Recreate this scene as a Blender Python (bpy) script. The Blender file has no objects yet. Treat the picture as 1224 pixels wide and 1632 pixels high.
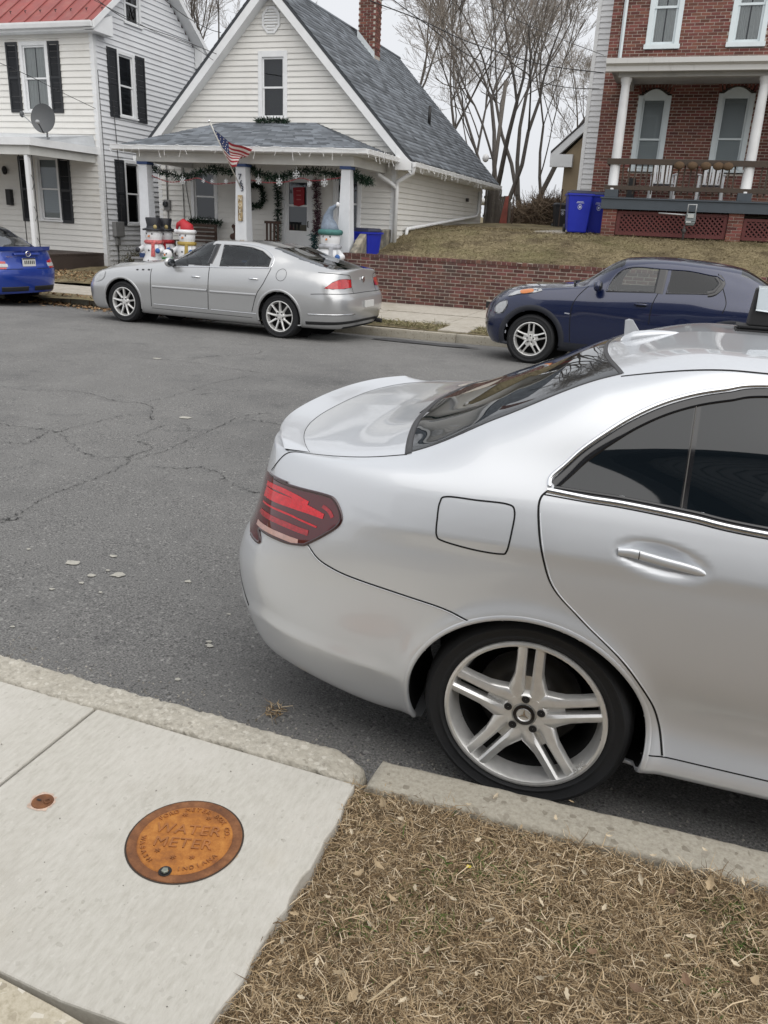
import bpy, bmesh, math, random
import numpy as np
from mathutils import Vector, Matrix
from mathutils.bvhtree import BVHTree

random.seed(7)
RNG = np.random.default_rng(11)
SC = bpy.context.scene
COL = SC.collection
R = math.radians

# ------------------------------------------------------------------ camera
CAM_H = 1.70
FPX, PITCH, ROLL, YAW = 1283.0, R(19.63), R(2.69), R(18.75)      # pixels of the 1224 x 1632 photograph
_fw = np.array([-math.sin(YAW) * math.cos(PITCH), math.cos(YAW) * math.cos(PITCH), -math.sin(PITCH)])
_r0 = np.array([math.cos(YAW), math.sin(YAW), 0.0])
_u0 = np.cross(_r0, _fw)
_rt = math.cos(ROLL) * _r0 + math.sin(ROLL) * _u0
_up = math.cos(ROLL) * _u0 - math.sin(ROLL) * _r0
CAMP = np.array([0.0, 0.0, CAM_H])
cd = bpy.data.cameras.new('camera')
cam = bpy.data.objects.new('camera', cd)
COL.objects.link(cam)
cam.matrix_world = Matrix(((_rt[0], _up[0], -_fw[0], 0), (_rt[1], _up[1], -_fw[1], 0), (_rt[2], _up[2], -_fw[2], CAM_H), (0, 0, 0, 1)))
cd.sensor_fit = 'VERTICAL'
cd.sensor_height = 36.0
cd.lens = 36.0 * FPX / 1632.0
cd.clip_start = 0.05
cd.clip_end = 2000
SC.camera = cam
# ------------------------------------------------------------------ sky, sun, exposure
world = bpy.data.worlds.new('World')
SC.world = world
world.use_nodes = True
nt = world.node_tree
bg = nt.nodes['Background']
sky = nt.nodes.new('ShaderNodeTexSky')
sky.sky_type = 'NISHITA'
sky.sun_disc = False
SUN_EL, SUN_AZ = R(54), R(135)          # azimuth measured from +Y towards +X
sky.sun_elevation = SUN_EL
sky.sun_rotation = SUN_AZ
sky.dust_density = 6.0
sky.air_density = 1.0
hs = nt.nodes.new('ShaderNodeHueSaturation')
hs.inputs['Saturation'].default_value = 0.10
mixw = nt.nodes.new('ShaderNodeMixRGB')
mixw.inputs[0].default_value = 0.80      # an even cloud deck in front of the clear sky
mixw.inputs[2].default_value = (7.45, 7.65, 8.0, 1)
nt.links.new(sky.outputs[0], hs.inputs['Color'])
nt.links.new(hs.outputs[0], mixw.inputs[1])
nt.links.new(mixw.outputs[0], bg.inputs['Color'])
bg.inputs['Strength'].default_value = 0.080
sd = bpy.data.lights.new('sun', 'SUN')
sd.energy = 1.4
sd.angle = R(100)
sd.color = (1.0, 0.96, 0.9)
sun = bpy.data.objects.new('sun', sd)
COL.objects.link(sun)
_sdir = Vector((math.sin(SUN_AZ) * math.cos(SUN_EL), math.cos(SUN_AZ) * math.cos(SUN_EL), math.sin(SUN_EL)))
sun.rotation_euler = _sdir.to_track_quat('Z', 'Y').to_euler()
sun.location = (0, -5, 20)
SC.render.engine = 'CYCLES'
SC.cycles.use_denoising = True
SC.cycles.max_bounces = 6
SC.cycles.transparent_max_bounces = 12
SC.view_settings.view_transform = 'Standard'
SC.view_settings.look = 'None'
SC.view_settings.exposure = 0.68
SC.view_settings.gamma = 1.0

# ------------------------------------------------------------------ pixel -> place
def ray(px, py):
    d = _fw + (px - 612) / FPX * _rt - (py - 816) / FPX * _up
    return d
def onY(px, py, Y):
    d = ray(px, py); return CAMP + d * (Y / d[1])
def onX(px, py, X):
    d = ray(px, py); return CAMP + d * (X / d[0])
def onZ(px, py, z=0.0):
    d = ray(px, py); return CAMP + d * ((z - CAM_H) / d[2])

# ------------------------------------------------------------------ objects
def link(o, parent=None):
    COL.objects.link(o)
    if parent is not None:
        o.parent = parent
        o.matrix_parent_inverse = Matrix.Translation(-Vector(root_loc(parent)))
    return o
def root_loc(p):
    v = Vector((0, 0, 0))
    while p is not None:
        v = v + p.location; p = p.parent
        break
    return v
def tag(o, label=None, cat=None, group=None, kind=None):
    if label: o['label'] = label
    if cat: o['category'] = cat
    if group: o['group'] = group
    if kind: o['kind'] = kind
    return o
def thing(name, label, cat, loc=(0, 0, 0), group=None):
    o = bpy.data.objects.new(name, None)
    o.empty_display_size = 0.1
    COL.objects.link(o)
    o.location = loc
    return tag(o, label, cat, group)
def mesh_obj(name, verts, faces, mat, parent=None, smooth=False, mats=None, mi=None):
    me = bpy.data.meshes.new(name)
    me.from_pydata([tuple(v) for v in verts], [], [tuple(f) for f in faces])
    if smooth: me.polygons.foreach_set('use_smooth', [True] * len(me.polygons))
    for m in (mats or [mat]): me.materials.append(m)
    if mi is not None: me.polygons.foreach_set('material_index', mi)
    me.update()
    o = bpy.data.objects.new(name, me)
    return link(o, parent)
def local(o, parent):
    """parent with coordinates local to the parent"""
    COL.objects.link(o); o.parent = parent; return o
def np_mesh(name, V, F, mat, parent=None, smooth=False, normals=None):
    """fast mesh from arrays; F has 3 or 4 columns"""
    me = bpy.data.meshes.new(name)
    V = np.asarray(V, np.float32); F = np.asarray(F, np.int32)
    me.vertices.add(len(V)); me.vertices.foreach_set('co', V.ravel())
    n, k = F.shape
    me.loops.add(n * k); me.loops.foreach_set('vertex_index', F.ravel())
    me.polygons.add(n); me.polygons.foreach_set('loop_start', np.arange(0, n * k, k, dtype=np.int32))
    me.polygons.foreach_set('loop_total', np.full(n, k, np.int32))
    me.update(calc_edges=True); me.validate()
    if smooth: me.polygons.foreach_set('use_smooth', np.ones(len(me.polygons), bool))
    if mat: me.materials.append(mat)
    if normals is not None and len(me.vertices) == len(normals):
        me.normals_split_custom_set_from_vertices([tuple(x) for x in normals])
    o = bpy.data.objects.new(name, me)
    return link(o, parent)

def copy_tree(o, parent=None):
    c = o.copy(); COL.objects.link(c); c.parent = parent
    for ch in list(o.children): copy_tree(ch, c)
    return c

class MB:
    """collects shapes into one mesh"""
    def __init__(s): s.v = []; s.f = []
    def add(s, vs, fs):
        b = len(s.v); s.v += [tuple(map(float, q)) for q in vs]; s.f += [tuple(i + b for i in f) for f in fs]; return s
    def box(s, x0, x1, y0, y1, z0, z1):
        vs = [(x, y, z) for z in (z0, z1) for y in (y0, y1) for x in (x0, x1)]
        return s.add(vs, [(0, 2, 3, 1), (4, 5, 7, 6), (0, 1, 5, 4), (2, 6, 7, 3), (0, 4, 6, 2), (1, 3, 7, 5)])
    def quad(s, a, b, c, d): return s.add([a, b, c, d], [(0, 1, 2, 3)])
    def hexa(s, p): return s.add(p, [(0, 2, 3, 1), (4, 5, 7, 6), (0, 1, 5, 4), (2, 6, 7, 3), (0, 4, 6, 2), (1, 3, 7, 5)])
    def prism(s, poly, a0, a1, axis):
        """poly: 2D points; axis 0: (y,z) along x; 1: (x,z) along y; 2: (x,y) along z"""
        n = len(poly)
        def P(q, a): return (a, q[0], q[1]) if axis == 0 else (q[0], a, q[1]) if axis == 1 else (q[0], q[1], a)
        vs = [P(q, a0) for q in poly] + [P(q, a1) for q in poly]
        fs = [tuple(range(n))[::-1], tuple(range(n, 2 * n))] + [(i, (i + 1) % n, n + (i + 1) % n, n + i) for i in range(n)]
        return s.add(vs, fs)
    def tube(s, pts, r, n=6, cap=True):
        pts = [Vector(p) for p in pts]; m = len(pts)
        rs = r if isinstance(r, (list, tuple, np.ndarray)) else [r] * m
        vs = []; prev = None
        for i, p in enumerate(pts):
            t = (pts[min(i + 1, m - 1)] - pts[max(i - 1, 0)])
            t = t.normalized() if t.length > 1e-9 else Vector((0, 0, 1))
            if prev is None:
                a = Vector((0, 0, 1)) if abs(t.z) < 0.9 else Vector((1, 0, 0))
                u = t.cross(a).normalized()
            else:
                u = (prev - t * prev.dot(t)); u = u.normalized() if u.length > 1e-9 else prev
            prev = u; w = t.cross(u)
            for k in range(n):
                q = 2 * math.pi * k / n
                vs.append(p + (u * math.cos(q) + w * math.sin(q)) * rs[i])
        fs = [(i * n + k, i * n + (k + 1) % n, (i + 1) * n + (k + 1) % n, (i + 1) * n + k) for i in range(m - 1) for k in range(n)]
        if cap: fs += [tuple(range(n))[::-1], tuple(range((m - 1) * n, m * n))]
        return s.add(vs, fs)
    def lathe(s, prof, c=(0, 0, 0), axis='z', n=24, full=True):
        """prof: (radius, height) pairs"""
        vs = []; m = len(prof)
        for r, h in prof:
            for k in range(n):
                q = 2 * math.pi * k / n; a, b = r * math.cos(q), r * math.sin(q)
                v = (a, b, h) if axis == 'z' else (a, h, b) if axis == 'y' else (h, a, b)
                vs.append((v[0] + c[0], v[1] + c[1], v[2] + c[2]))
        fs = [(i * n + k, i * n + (k + 1) % n, (i + 1) * n + (k + 1) % n, (i + 1) * n + k) for i in range(m - 1) for k in range(n)]
        return s.add(vs, fs)
    def ball(s, c, rx, ry, rz, n=14, m=9):
        prof = [(math.sin(math.pi * i / m), -math.cos(math.pi * i / m)) for i in range(m + 1)]
        vs = []
        for r, h in prof:
            for k in range(n):
                q = 2 * math.pi * k / n
                vs.append((c[0] + rx * r * math.cos(q), c[1] + ry * r * math.sin(q), c[2] + rz * h))
        fs = [(i * n + k, i * n + (k + 1) % n, (i + 1) * n + (k + 1) % n, (i + 1) * n + k) for i in range(m) for k in range(n)]
        return s.add(vs, fs)
    def build(s, name, mat, parent=None, smooth=False, bevel=0, auto=None):
        o = mesh_obj(name, s.v, s.f, mat, parent, smooth)
        if smooth or auto:
            me = o.data
            me.polygons.foreach_set('use_smooth', [True] * len(me.polygons))
            if auto: me.set_sharp_from_angle(angle=R(auto))
        if bevel:
            b = o.modifiers.new('bevel', 'BEVEL'); b.width = bevel; b.segments = 2; b.limit_method = 'ANGLE'; b.angle_limit = R(50)
        return o

def text_mesh(name, txt, size, mat, parent, M, extrude=0.002, align='CENTER', shear=0.0, space=1.0):
    cu = bpy.data.curves.new(name, 'FONT'); cu.body = txt; cu.size = size; cu.extrude = extrude
    cu.align_x = align; cu.align_y = 'CENTER'; cu.resolution_u = 2; cu.shear = shear; cu.space_character = space
    t = bpy.data.objects.new(name + '_tmp', cu); COL.objects.link(t)
    dg = bpy.context.evaluated_depsgraph_get()
    me = bpy.data.meshes.new_from_object(t.evaluated_get(dg))
    bpy.data.objects.remove(t); bpy.data.curves.remove(cu)
    me.transform(M); me.materials.clear(); me.materials.append(mat)
    o = bpy.data.objects.new(name, me)
    return link(o, parent)

# ------------------------------------------------------------------ materials
MATS = {}
def nodes_of(m):
    return m.node_tree.nodes, m.node_tree.links
def mat(name, col, rough=0.6, metal=0.0, var=0.0, vscale=4.0, bump=0.0, bscale=40.0, coat=0.0, spec=0.5, rnd=0.0, island=0.0,
        stain=None, stretch=None, hue=0.0, emit=None):
    """plain procedural surface: base colour varied by noise, per object or per island, with fine relief"""
    if name in MATS: return MATS[name]
    m = bpy.data.materials.new(name); m.use_nodes = True
    N, L = nodes_of(m); b = N['Principled BSDF']
    b.inputs['Roughness'].default_value = rough
    b.inputs['Metallic'].default_value = metal
    b.inputs['Specular IOR Level'].default_value = spec
    b.inputs['Coat Weight'].default_value = coat
    b.inputs['Coat Roughness'].default_value = 0.04
    b.inputs['Base Color'].default_value = (*col, 1)
    geo = N.new('ShaderNodeNewGeometry')
    pos = geo.outputs['Position']
    if stretch:
        mp = N.new('ShaderNodeMapping'); mp.inputs['Scale'].default_value = stretch
        L.new(pos, mp.inputs['Vector']); pos = mp.outputs[0]
    cur = None
    def base():
        if cur is not None: return cur
        rgb = N.new('ShaderNodeRGB'); rgb.outputs[0].default_value = (*col, 1); return rgb.outputs[0]
    if var:
        nz = N.new('ShaderNodeTexNoise'); nz.inputs['Scale'].default_value = vscale; nz.inputs['Detail'].default_value = 6; nz.inputs['Roughness'].default_value = 0.62
        L.new(pos, nz.inputs['Vector'])
        mr = N.new('ShaderNodeMapRange'); mr.inputs[1].default_value = 0.28; mr.inputs[2].default_value = 0.72
        mr.inputs[3].default_value = 1 - var; mr.inputs[4].default_value = 1 + var
        L.new(nz.outputs[0], mr.inputs[0])
        hv = N.new('ShaderNodeHueSaturation'); L.new(base(), hv.inputs['Color']); L.new(mr.outputs[0], hv.inputs['Value']); cur = hv.outputs[0]
        rr = N.new('ShaderNodeMapRange'); rr.inputs[1].default_value = 0.3; rr.inputs[2].default_value = 0.7
        rr.inputs[3].default_value = max(0.02, rough * 0.85); rr.inputs[4].default_value = min(1, rough * 1.12)
        L.new(nz.outputs[0], rr.inputs[0]); L.new(rr.outputs[0], b.inputs['Roughness'])
    for amt, src in ((rnd, 'obj'), (island, 'isl')):
        if amt:
            if src == 'obj':
                oi = N.new('ShaderNodeObjectInfo'); out = oi.outputs['Random']
            else:
                out = geo.outputs['Random Per Island']
            mr = N.new('ShaderNodeMapRange'); mr.inputs[3].default_value = 1 - amt; mr.inputs[4].default_value = 1 + amt; L.new(out, mr.inputs[0])
            hv = N.new('ShaderNodeHueSaturation'); L.new(base(), hv.inputs['Color']); L.new(mr.outputs[0], hv.inputs['Value'])
            if hue:
                wn = N.new('ShaderNodeTexWhiteNoise'); wn.noise_dimensions = '1D'; L.new(out, wn.inputs['W'])
                mh = N.new('ShaderNodeMapRange'); mh.inputs[3].default_value = 0.5 - hue; mh.inputs[4].default_value = 0.5 + hue
                L.new(wn.outputs[0], mh.inputs[0]); L.new(mh.outputs[0], hv.inputs['Hue'])
            cur = hv.outputs[0]
    if stain:
        # (colour, scale, low, high, amount): patches of dirt or wear with a shape of their own
        sc, ss, lo, hi, am = stain
        nz = N.new('ShaderNodeTexNoise'); nz.inputs['Scale'].default_value = ss; nz.inputs['Detail'].default_value = 8; nz.inputs['Roughness'].default_value = 0.65
        L.new(pos, nz.inputs['Vector'])
        mr = N.new('ShaderNodeMapRange'); mr.inputs[1].default_value = lo; mr.inputs[2].default_value = hi; mr.inputs[4].default_value = am
        L.new(nz.outputs[0], mr.inputs[0])
        mx = N.new('ShaderNodeMixRGB'); L.new(mr.outputs[0], mx.inputs[0]); L.new(base(), mx.inputs[1]); mx.inputs[2].default_value = (*sc, 1); cur = mx.outputs[0]
    if cur is not None: L.new(cur, b.inputs['Base Color'])
    if bump:
        nz = N.new('ShaderNodeTexNoise'); nz.inputs['Scale'].default_value = bscale; nz.inputs['Detail'].default_value = 5
        L.new(pos, nz.inputs['Vector'])
        bp = N.new('ShaderNodeBump'); bp.inputs['Strength'].default_value = bump; bp.inputs['Distance'].default_value = 0.01
        L.new(nz.outputs[0], bp.inputs['Height']); L.new(bp.outputs[0], b.inputs['Normal'])
    if emit:
        b.inputs['Emission Color'].default_value = (*emit[0], 1); b.inputs['Emission Strength'].default_value = emit[1]
    MATS[name] = m
    return m
def glass(name, tint=(0.5, 0.55, 0.55), ior=1.5, rough=0.0, extra=0.0):
    if name in MATS: return MATS[name]
    m = bpy.data.materials.new(name); m.use_nodes = True
    N, L = nodes_of(m); N.remove(N['Principled BSDF'])
    tr = N.new('ShaderNodeBsdfTransparent'); tr.inputs[0].default_value = (*tint, 1)
    gl = N.new('ShaderNodeBsdfGlossy'); gl.inputs['Roughness'].default_value = rough; gl.inputs['Color'].default_value = (0.95, 0.97, 1, 1)
    fr = N.new('ShaderNodeFresnel'); fr.inputs['IOR'].default_value = ior
    ad = N.new('ShaderNodeMath'); ad.operation = 'ADD'; ad.use_clamp = True; ad.inputs[1].default_value = extra
    L.new(fr.outputs[0], ad.inputs[0])
    mx = N.new('ShaderNodeMixShader'); L.new(ad.outputs[0], mx.inputs[0]); L.new(tr.outputs[0], mx.inputs[1]); L.new(gl.outputs[0], mx.inputs[2])
    L.new(mx.outputs[0], N['Material Output'].inputs['Surface'])
    MATS[name] = m
    return m
# ================================================================== cars: lofted bodies split into panels
def pchip(xs, ys, q):
    xs = np.asarray(xs, float); ys = np.asarray(ys, float); q = np.clip(q, xs[0], xs[-1])
    h = np.diff(xs); d = np.diff(ys) / h; n = len(xs); m = np.zeros(n)
    if n == 2: m[:] = d[0]
    else:
        for i in range(1, n - 1):
            if d[i - 1] * d[i] > 0:
                w1, w2 = 2 * h[i] + h[i - 1], h[i] + 2 * h[i - 1]
                m[i] = (w1 + w2) / (w1 / d[i - 1] + w2 / d[i])
        m[0], m[-1] = d[0], d[-1]
    k = np.clip(np.searchsorted(xs, q) - 1, 0, n - 2); t = (q - xs[k]) / h[k]
    return ys[k] * (2 * t**3 - 3 * t**2 + 1) + h[k] * m[k] * (t**3 - 2 * t**2 + t) + ys[k + 1] * (-2 * t**3 + 3 * t**2) + h[k] * m[k + 1] * (t**3 - t**2)
def spline_matrix(t, q):
    """natural cubic spline through rows at t, sampled at q, as a matrix"""
    n = len(t); A = np.zeros((n, n)); B = np.zeros((n, n)); h = np.diff(t)
    A[0, 0] = A[-1, -1] = 1
    for i in range(1, n - 1):
        A[i, i - 1], A[i, i], A[i, i + 1] = h[i - 1], 2 * (h[i - 1] + h[i]), h[i]
        B[i, i - 1] += 6 / h[i - 1]; B[i, i] -= 6 / h[i - 1] + 6 / h[i]; B[i, i + 1] += 6 / h[i]
    S = np.linalg.solve(A, B)
    M = np.zeros((len(q), n))
    for j, x in enumerate(q):
        k = min(max(np.searchsorted(t, x) - 1, 0), n - 2); a = (t[k + 1] - x) / h[k]; c = 1 - a
        M[j, k] += a; M[j, k + 1] += c
        M[j] += ((a**3 - a) * S[k] + (c**3 - c) * S[k + 1]) * h[k]**2 / 6
    return M
def in_poly(px, pz, poly):
    r = np.zeros(px.shape, bool); n = len(poly)
    for i in range(n):
        (x1, z1), (x2, z2) = poly[i], poly[(i + 1) % n]
        if z1 == z2: continue
        c = ((z1 > pz) != (z2 > pz)) & (px < (x2 - x1) * (pz - z1) / (z2 - z1) + x1)
        r ^= c
    return r
def smooth_line(pts, n=60, closed=False):
    """Catmull-Rom through points"""
    P = [np.array(p, float) for p in pts]; m = len(P); out = []
    seg = m if closed else m - 1
    per = max(2, n // seg)
    for i in range(seg):
        g = (lambda j: P[j % m]) if closed else (lambda j: P[min(max(j, 0), m - 1)])
        p0, p1, p2, p3 = g(i - 1), g(i), g(i + 1), g(i + 2)
        for k in range(per):
            t = k / per
            out.append(0.5 * (2 * p1 + (p2 - p0) * t + (2 * p0 - 5 * p1 + 4 * p2 - p3) * t * t + (3 * p1 - p0 - 3 * p2 + p3) * t**3))
    if not closed: out.append(P[-1])
    return np.array(out)

class Loft:
    """half a car body (y > 0 outwards), x forward, as a grid of stations and rows"""
    def __init__(s, rows, xr, xf, ar, nr_, af, nf_, sr, sf, fine, cell, coarse, nv):
        th = np.linspace(0, 1, max(14, int(ar * 1.9 / cell)))**0.9 * math.pi / 2
        rx = xr + ar * (1 - np.cos(th)**(2 / nr_)); rs = np.sin(th)**(2 / nr_)
        mid = [rx[-1]]
        while mid[-1] < xf - af - coarse * 0.6:
            mid.append(mid[-1] + (cell if fine[0] <= mid[-1] <= fine[1] else coarse))
        mid[-1] = xf - af
        th2 = np.linspace(1, 0, max(14, int(af * 1.6 / coarse)))**0.9 * math.pi / 2
        fx = xf - af * (1 - np.cos(th2)**(2 / nf_)); fs = np.sin(th2)**(2 / nf_)
        X = np.concatenate([rx, mid[1:], fx[1:]]); sc = np.concatenate([rs, np.ones(len(mid) - 1), fs[1:]])
        RY = np.array([pchip([k[0] for k in r], [k[1] for k in r], X) for r in rows])     # rows x stations
        RZ = np.array([pchip([k[0] for k in r], [k[2] for k in r], X) for r in rows])
        iw = len(X) // 2
        ref = int(np.argmin(abs(X - (fine[0] + fine[1]) / 2)))
        dd = np.hypot(np.diff(RY[:, ref]), np.diff(RZ[:, ref])); t = np.concatenate([[0], np.cumsum(np.maximum(dd, 0.03))])
        M = spline_matrix(t, np.linspace(0, t[-1], nv))
        Y = (M @ RY).T * sc[:, None]; Z = (M @ RZ).T
        s.y0 = (M @ RY).T
        XX = np.repeat(X[:, None], nv, 1)
        fr = np.clip(1 - (X - xr) / 0.75, 0, 1)**2; ff = np.clip(1 - (xf - X) / 0.8, 0, 1)**2
        XX = XX + pchip([k[0] for k in sr], [k[1] for k in sr], Z.ravel()).reshape(Z.shape) * fr[:, None]
        XX = XX - pchip([k[0] for k in sf], [k[1] for k in sf], Z.ravel()).reshape(Z.shape) * ff[:, None]
        s.P = np.stack([XX, Y, Z], -1); s.sc = sc; s.X = X
        # arc length along the plan: equals x on the flank, runs on round the corners
        yy = 0.9 * sc; ds = np.hypot(np.diff(X), np.diff(yy)); S = np.concatenate([[0], np.cumsum(ds)])
        k0 = int(np.argmin(abs(X - 0.5 * (xr + xf)))); s.s = S - S[k0] + X[k0]
        s.calc()
    def calc(s):
        P = s.P; du = np.gradient(P, axis=0); dv = np.gradient(P, axis=1)
        N = np.cross(dv, du); l = np.linalg.norm(N, axis=-1, keepdims=True)
        s.N = N / np.maximum(l, 1e-12)
        bad = l[..., 0] < 1e-9
        s.N[bad] = (np.sign(P[..., 0][bad])[:, None] * np.array([[1., 0, 0]]))
        mid = P.shape[0] // 2
        if s.N[mid, P.shape[1] // 3, 1] < 0: s.N = -s.N
        s.N[:, -1, 1] = 0
        s.N /= np.maximum(np.linalg.norm(s.N, axis=-1, keepdims=True), 1e-9)
    def split(s, region, parent, place, paint, prefix=''):
        """region(S,X,Y,Z,side) -> array of names per quad ('' = open); one mesh per name and side"""
        nu, nv = s.P.shape[:2]
        idx = np.arange(nu * nv).reshape(nu, nv)
        Q = np.stack([idx[:-1, :-1], idx[1:, :-1], idx[1:, 1:], idx[:-1, 1:]], -1).reshape(-1, 4)
        C = s.P.reshape(-1, 3)[Q].mean(1); SS = np.repeat(s.s[:, None], nv, 1).ravel()[Q].mean(1)
        out = {}
        for side in (1, -1):
            names = region(SS, C[:, 0], C[:, 1], C[:, 2], side)
            for nm in np.unique(names):
                if nm == '': continue
                out.setdefault(nm if nm in s.whole else (nm, side), []).append((side, Q[names == nm]))
        res = {}
        for key, lst in out.items():
            nm = key if isinstance(key, str) else key[0]
            VV, FF, NN, b = [], [], [], 0
            for side, q in lst:
                u, inv = np.unique(q, return_inverse=True); inv = inv.reshape(q.shape)
                V = s.P.reshape(-1, 3)[u] * [1, side, 1]; N = s.N.reshape(-1, 3)[u] * [1, side, 1]
                A = V[inv]; fn = np.cross(A[:, 2] - A[:, 0], A[:, 3] - A[:, 1])
                if (fn * N[inv[:, 0]]).sum() < 0: inv = inv[:, ::-1]
                VV.append(V); NN.append(N); FF.append(inv + b); b += len(V)
            V = np.concatenate(VV); N = np.concatenate(NN); F = np.concatenate(FF)
            o = np_mesh(prefix + nm, place(V), F, paint[nm], parent, True, place(N, True))
            res[key] = o
        return res
    def bvh(s, place, side):
        nu, nv = s.P.shape[:2]; idx = np.arange(nu * nv).reshape(nu, nv)
        Q = np.stack([idx[:-1, :-1], idx[1:, :-1], idx[1:, 1:], idx[:-1, 1:]], -1).reshape(-1, 4)
        s.Q = Q
        V = place(s.P.reshape(-1, 3) * [1, side, 1])
        return BVHTree.FromPolygons([tuple(v) for v in V], [tuple(map(int, q)) for q in Q])
    def patch(s, poly, side, mat_, name, parent, place, lift=.003, step=.012, smooth=True, n=90):
        """piece of skin bounded by a smooth outline, laid just above the flank"""
        from mathutils.geometry import delaunay_2d_cdt
        c = smooth_line(poly, n, True) if smooth else np.array(poly, float)
        if len(c) < 40: c = np.concatenate([a + (b - a) * np.linspace(0, 1, 9)[:-1, None] for a, b in zip(c, np.roll(c, -1, 0))])
        lo, hi = c.min(0), c.max(0); gx, gz = np.meshgrid(np.arange(lo[0], hi[0], step), np.arange(lo[1], hi[1], step)); g = np.stack([gx.ravel(), gz.ravel()], 1)
        g = g[in_poly(g[:, 0], g[:, 1], [tuple(q) for q in c])]
        d = np.sqrt(((g[:, None] - c[None])**2).sum(-1)).min(1); g = g[d > step * .4]
        P = np.concatenate([c, g]); m = len(c)
        r = delaunay_2d_cdt([Vector(q) for q in P], [], [list(range(m))], 1, 1e-6)
        V2 = np.array([tuple(q) for q in r[0]]); F = [f for f in r[2]]
        Pp, Nn = s.at(V2[:, 0], V2[:, 1], side, lift)
        f0 = np.array([f[:3] for f in F]); fn = np.cross(Pp[f0[:, 1]] - Pp[f0[:, 0]], Pp[f0[:, 2]] - Pp[f0[:, 0]])
        if (fn * Nn[f0[:, 0]]).sum() < 0: F = [f[::-1] for f in F]
        o = mesh_obj(name, place(Pp), F, mat_, parent, True)
        o.data.normals_split_custom_set_from_vertices([tuple(q) for q in place(Nn, True)])
        return o
    def at(s, S, Z, side=1, lift=0.0, zmin=None):
        """point and normal of the flank at plan length S and height Z (arrays)"""
        S = np.atleast_1d(S); Z = np.atleast_1d(Z); out = []; nor = []
        for a, z in zip(S, Z):
            i = int(np.clip(np.searchsorted(s.s, a) - 1, 0, len(s.s) - 2)); f = np.clip((a - s.s[i]) / (s.s[i + 1] - s.s[i]), 0, 1)
            col = s.P[i] * (1 - f) + s.P[i + 1] * f; cn = s.N[i] * (1 - f) + s.N[i + 1] * f
            j0 = s.jmin; zz = col[j0:, 2]; j = j0 + int(np.argmax(zz >= z)) if (zz >= z).any() else len(col) - 1
            j = max(j, 1); g = np.clip((z - col[j - 1, 2]) / max(col[j, 2] - col[j - 1, 2], 1e-9), 0, 1)
            p = col[j - 1] * (1 - g) + col[j] * g; n = cn[j - 1] * (1 - g) + cn[j] * g; n = n / max(np.linalg.norm(n), 1e-9)
            p = p + n * lift; out.append(p * [1, side, 1]); nor.append(n * [1, side, 1])
        return np.array(out), np.array(nor)

def ribbon(P, N, w, mat_, name, parent, place, thick=0.0, closed=False, lift=0.0006, obj=True):
    """strip of width w lying on a surface along points P with normals N; thick > 0 gives a raised moulding"""
    P = np.asarray(P); N = np.asarray(N); n = len(P)
    T = (np.roll(P, -1, 0) - np.roll(P, 1, 0)) if closed else np.gradient(P, axis=0)
    T /= np.maximum(np.linalg.norm(T, axis=1, keepdims=True), 1e-9); B = np.cross(N, T); B /= np.maximum(np.linalg.norm(B, axis=1, keepdims=True), 1e-9)
    ww = np.asarray(w).reshape(-1, 1) if np.ndim(w) else w
    if thick: prof = [(-.5, -.003), (-.5, thick * .55), (-.28, thick), (.28, thick), (.5, thick * .55), (.5, -.003)]
    else: prof = [(-.5, lift), (.5, lift)]
    V = np.concatenate([P + B * ww * a + N * h for a, h in prof]); k = len(prof)
    F = []
    for j in range(k - 1):
        for i in range(n if closed else n - 1):
            i2 = (i + 1) % n
            F.append((j * n + i, j * n + i2, (j + 1) * n + i2, (j + 1) * n + i))
    o = np_mesh(name, place(V), F, mat_, parent, True)
    return o

def tyre_rim(parent, c, side, rt, rr, w, tyre_m, rim_m, dark_m, spokes, place, ang0=90, fine=True, chrome=None, yaw=0.0):
    """wheel > tyre, rim, hub; c = centre of the outer face in car space; side = +1/-1 outward"""
    n = 64 if fine else 36
    wr = MB()
    def put(prof, m):
        # prof: (radius, depth inward)
        m.lathe([(r, -d * side) for r, d in prof], axis='y', n=n)
    def fin(m, name, mt, par, auto=35):
        V = np.array(m.v)
        if yaw:
            cy, sy = math.cos(yaw), math.sin(yaw); V = np.stack([V[:, 0] * cy - V[:, 1] * sy, V[:, 0] * sy + V[:, 1] * cy, V[:, 2]], 1)
        V = V + np.array(c); V = place(V)
        o = mesh_obj(name, V, m.f, mt, par); me = o.data
        me.polygons.foreach_set('use_smooth', [True] * len(me.polygons)); me.set_sharp_from_angle(angle=R(auto)); return o
    # barrel and backing are the wheel body itself
    b = MB(); put([(rr - .004, .0), (rr - .012, .02), (rr - .03, .07), (rr - .045, w * .8), (0.02, w * .8)], b)
    wheel = fin(b, 'wheel', dark_m, parent)
    t = MB()
    k = rt - rr
    put([(rr - .004, .012), (rr + .004, .004), (rr + k * .18, -.002), (rr + k * .22, -.0055), (rr + k * .28, -.0055), (rr + k * .32, -.004), (rr + k * .58, -.008), (rr + k * .62, -.0105), (rr + k * .67, -.0105), (rr + k * .70, -.0075), (rr + k * .82, .0), (rt - .008, .013), (rt - .002, .024),
         (rt, .045), (rt, w * .28), (rt - .006, w * .29), (rt - .006, w * .31), (rt, w * .32), (rt, w * .49), (rt - .006, w * .5), (rt - .006, w * .52), (rt, w * .53),
         (rt, w - .03), (rt - .01, w), (rr, w + .005)], t)
    fin(t, 'tyre', tyre_m, wheel)
    r = MB(); put([(rr + .004, .006), (rr + .003, -.002), (rr - .004, -.0045), (rr - .011, -.002), (rr - .014, .004), (rr - .02, .03), (rr - .028, .06)], r)
    rim = fin(r, 'rim', rim_m, wheel)
    spokes(wheel, rim, fin, side, rr)
    return wheel

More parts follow.
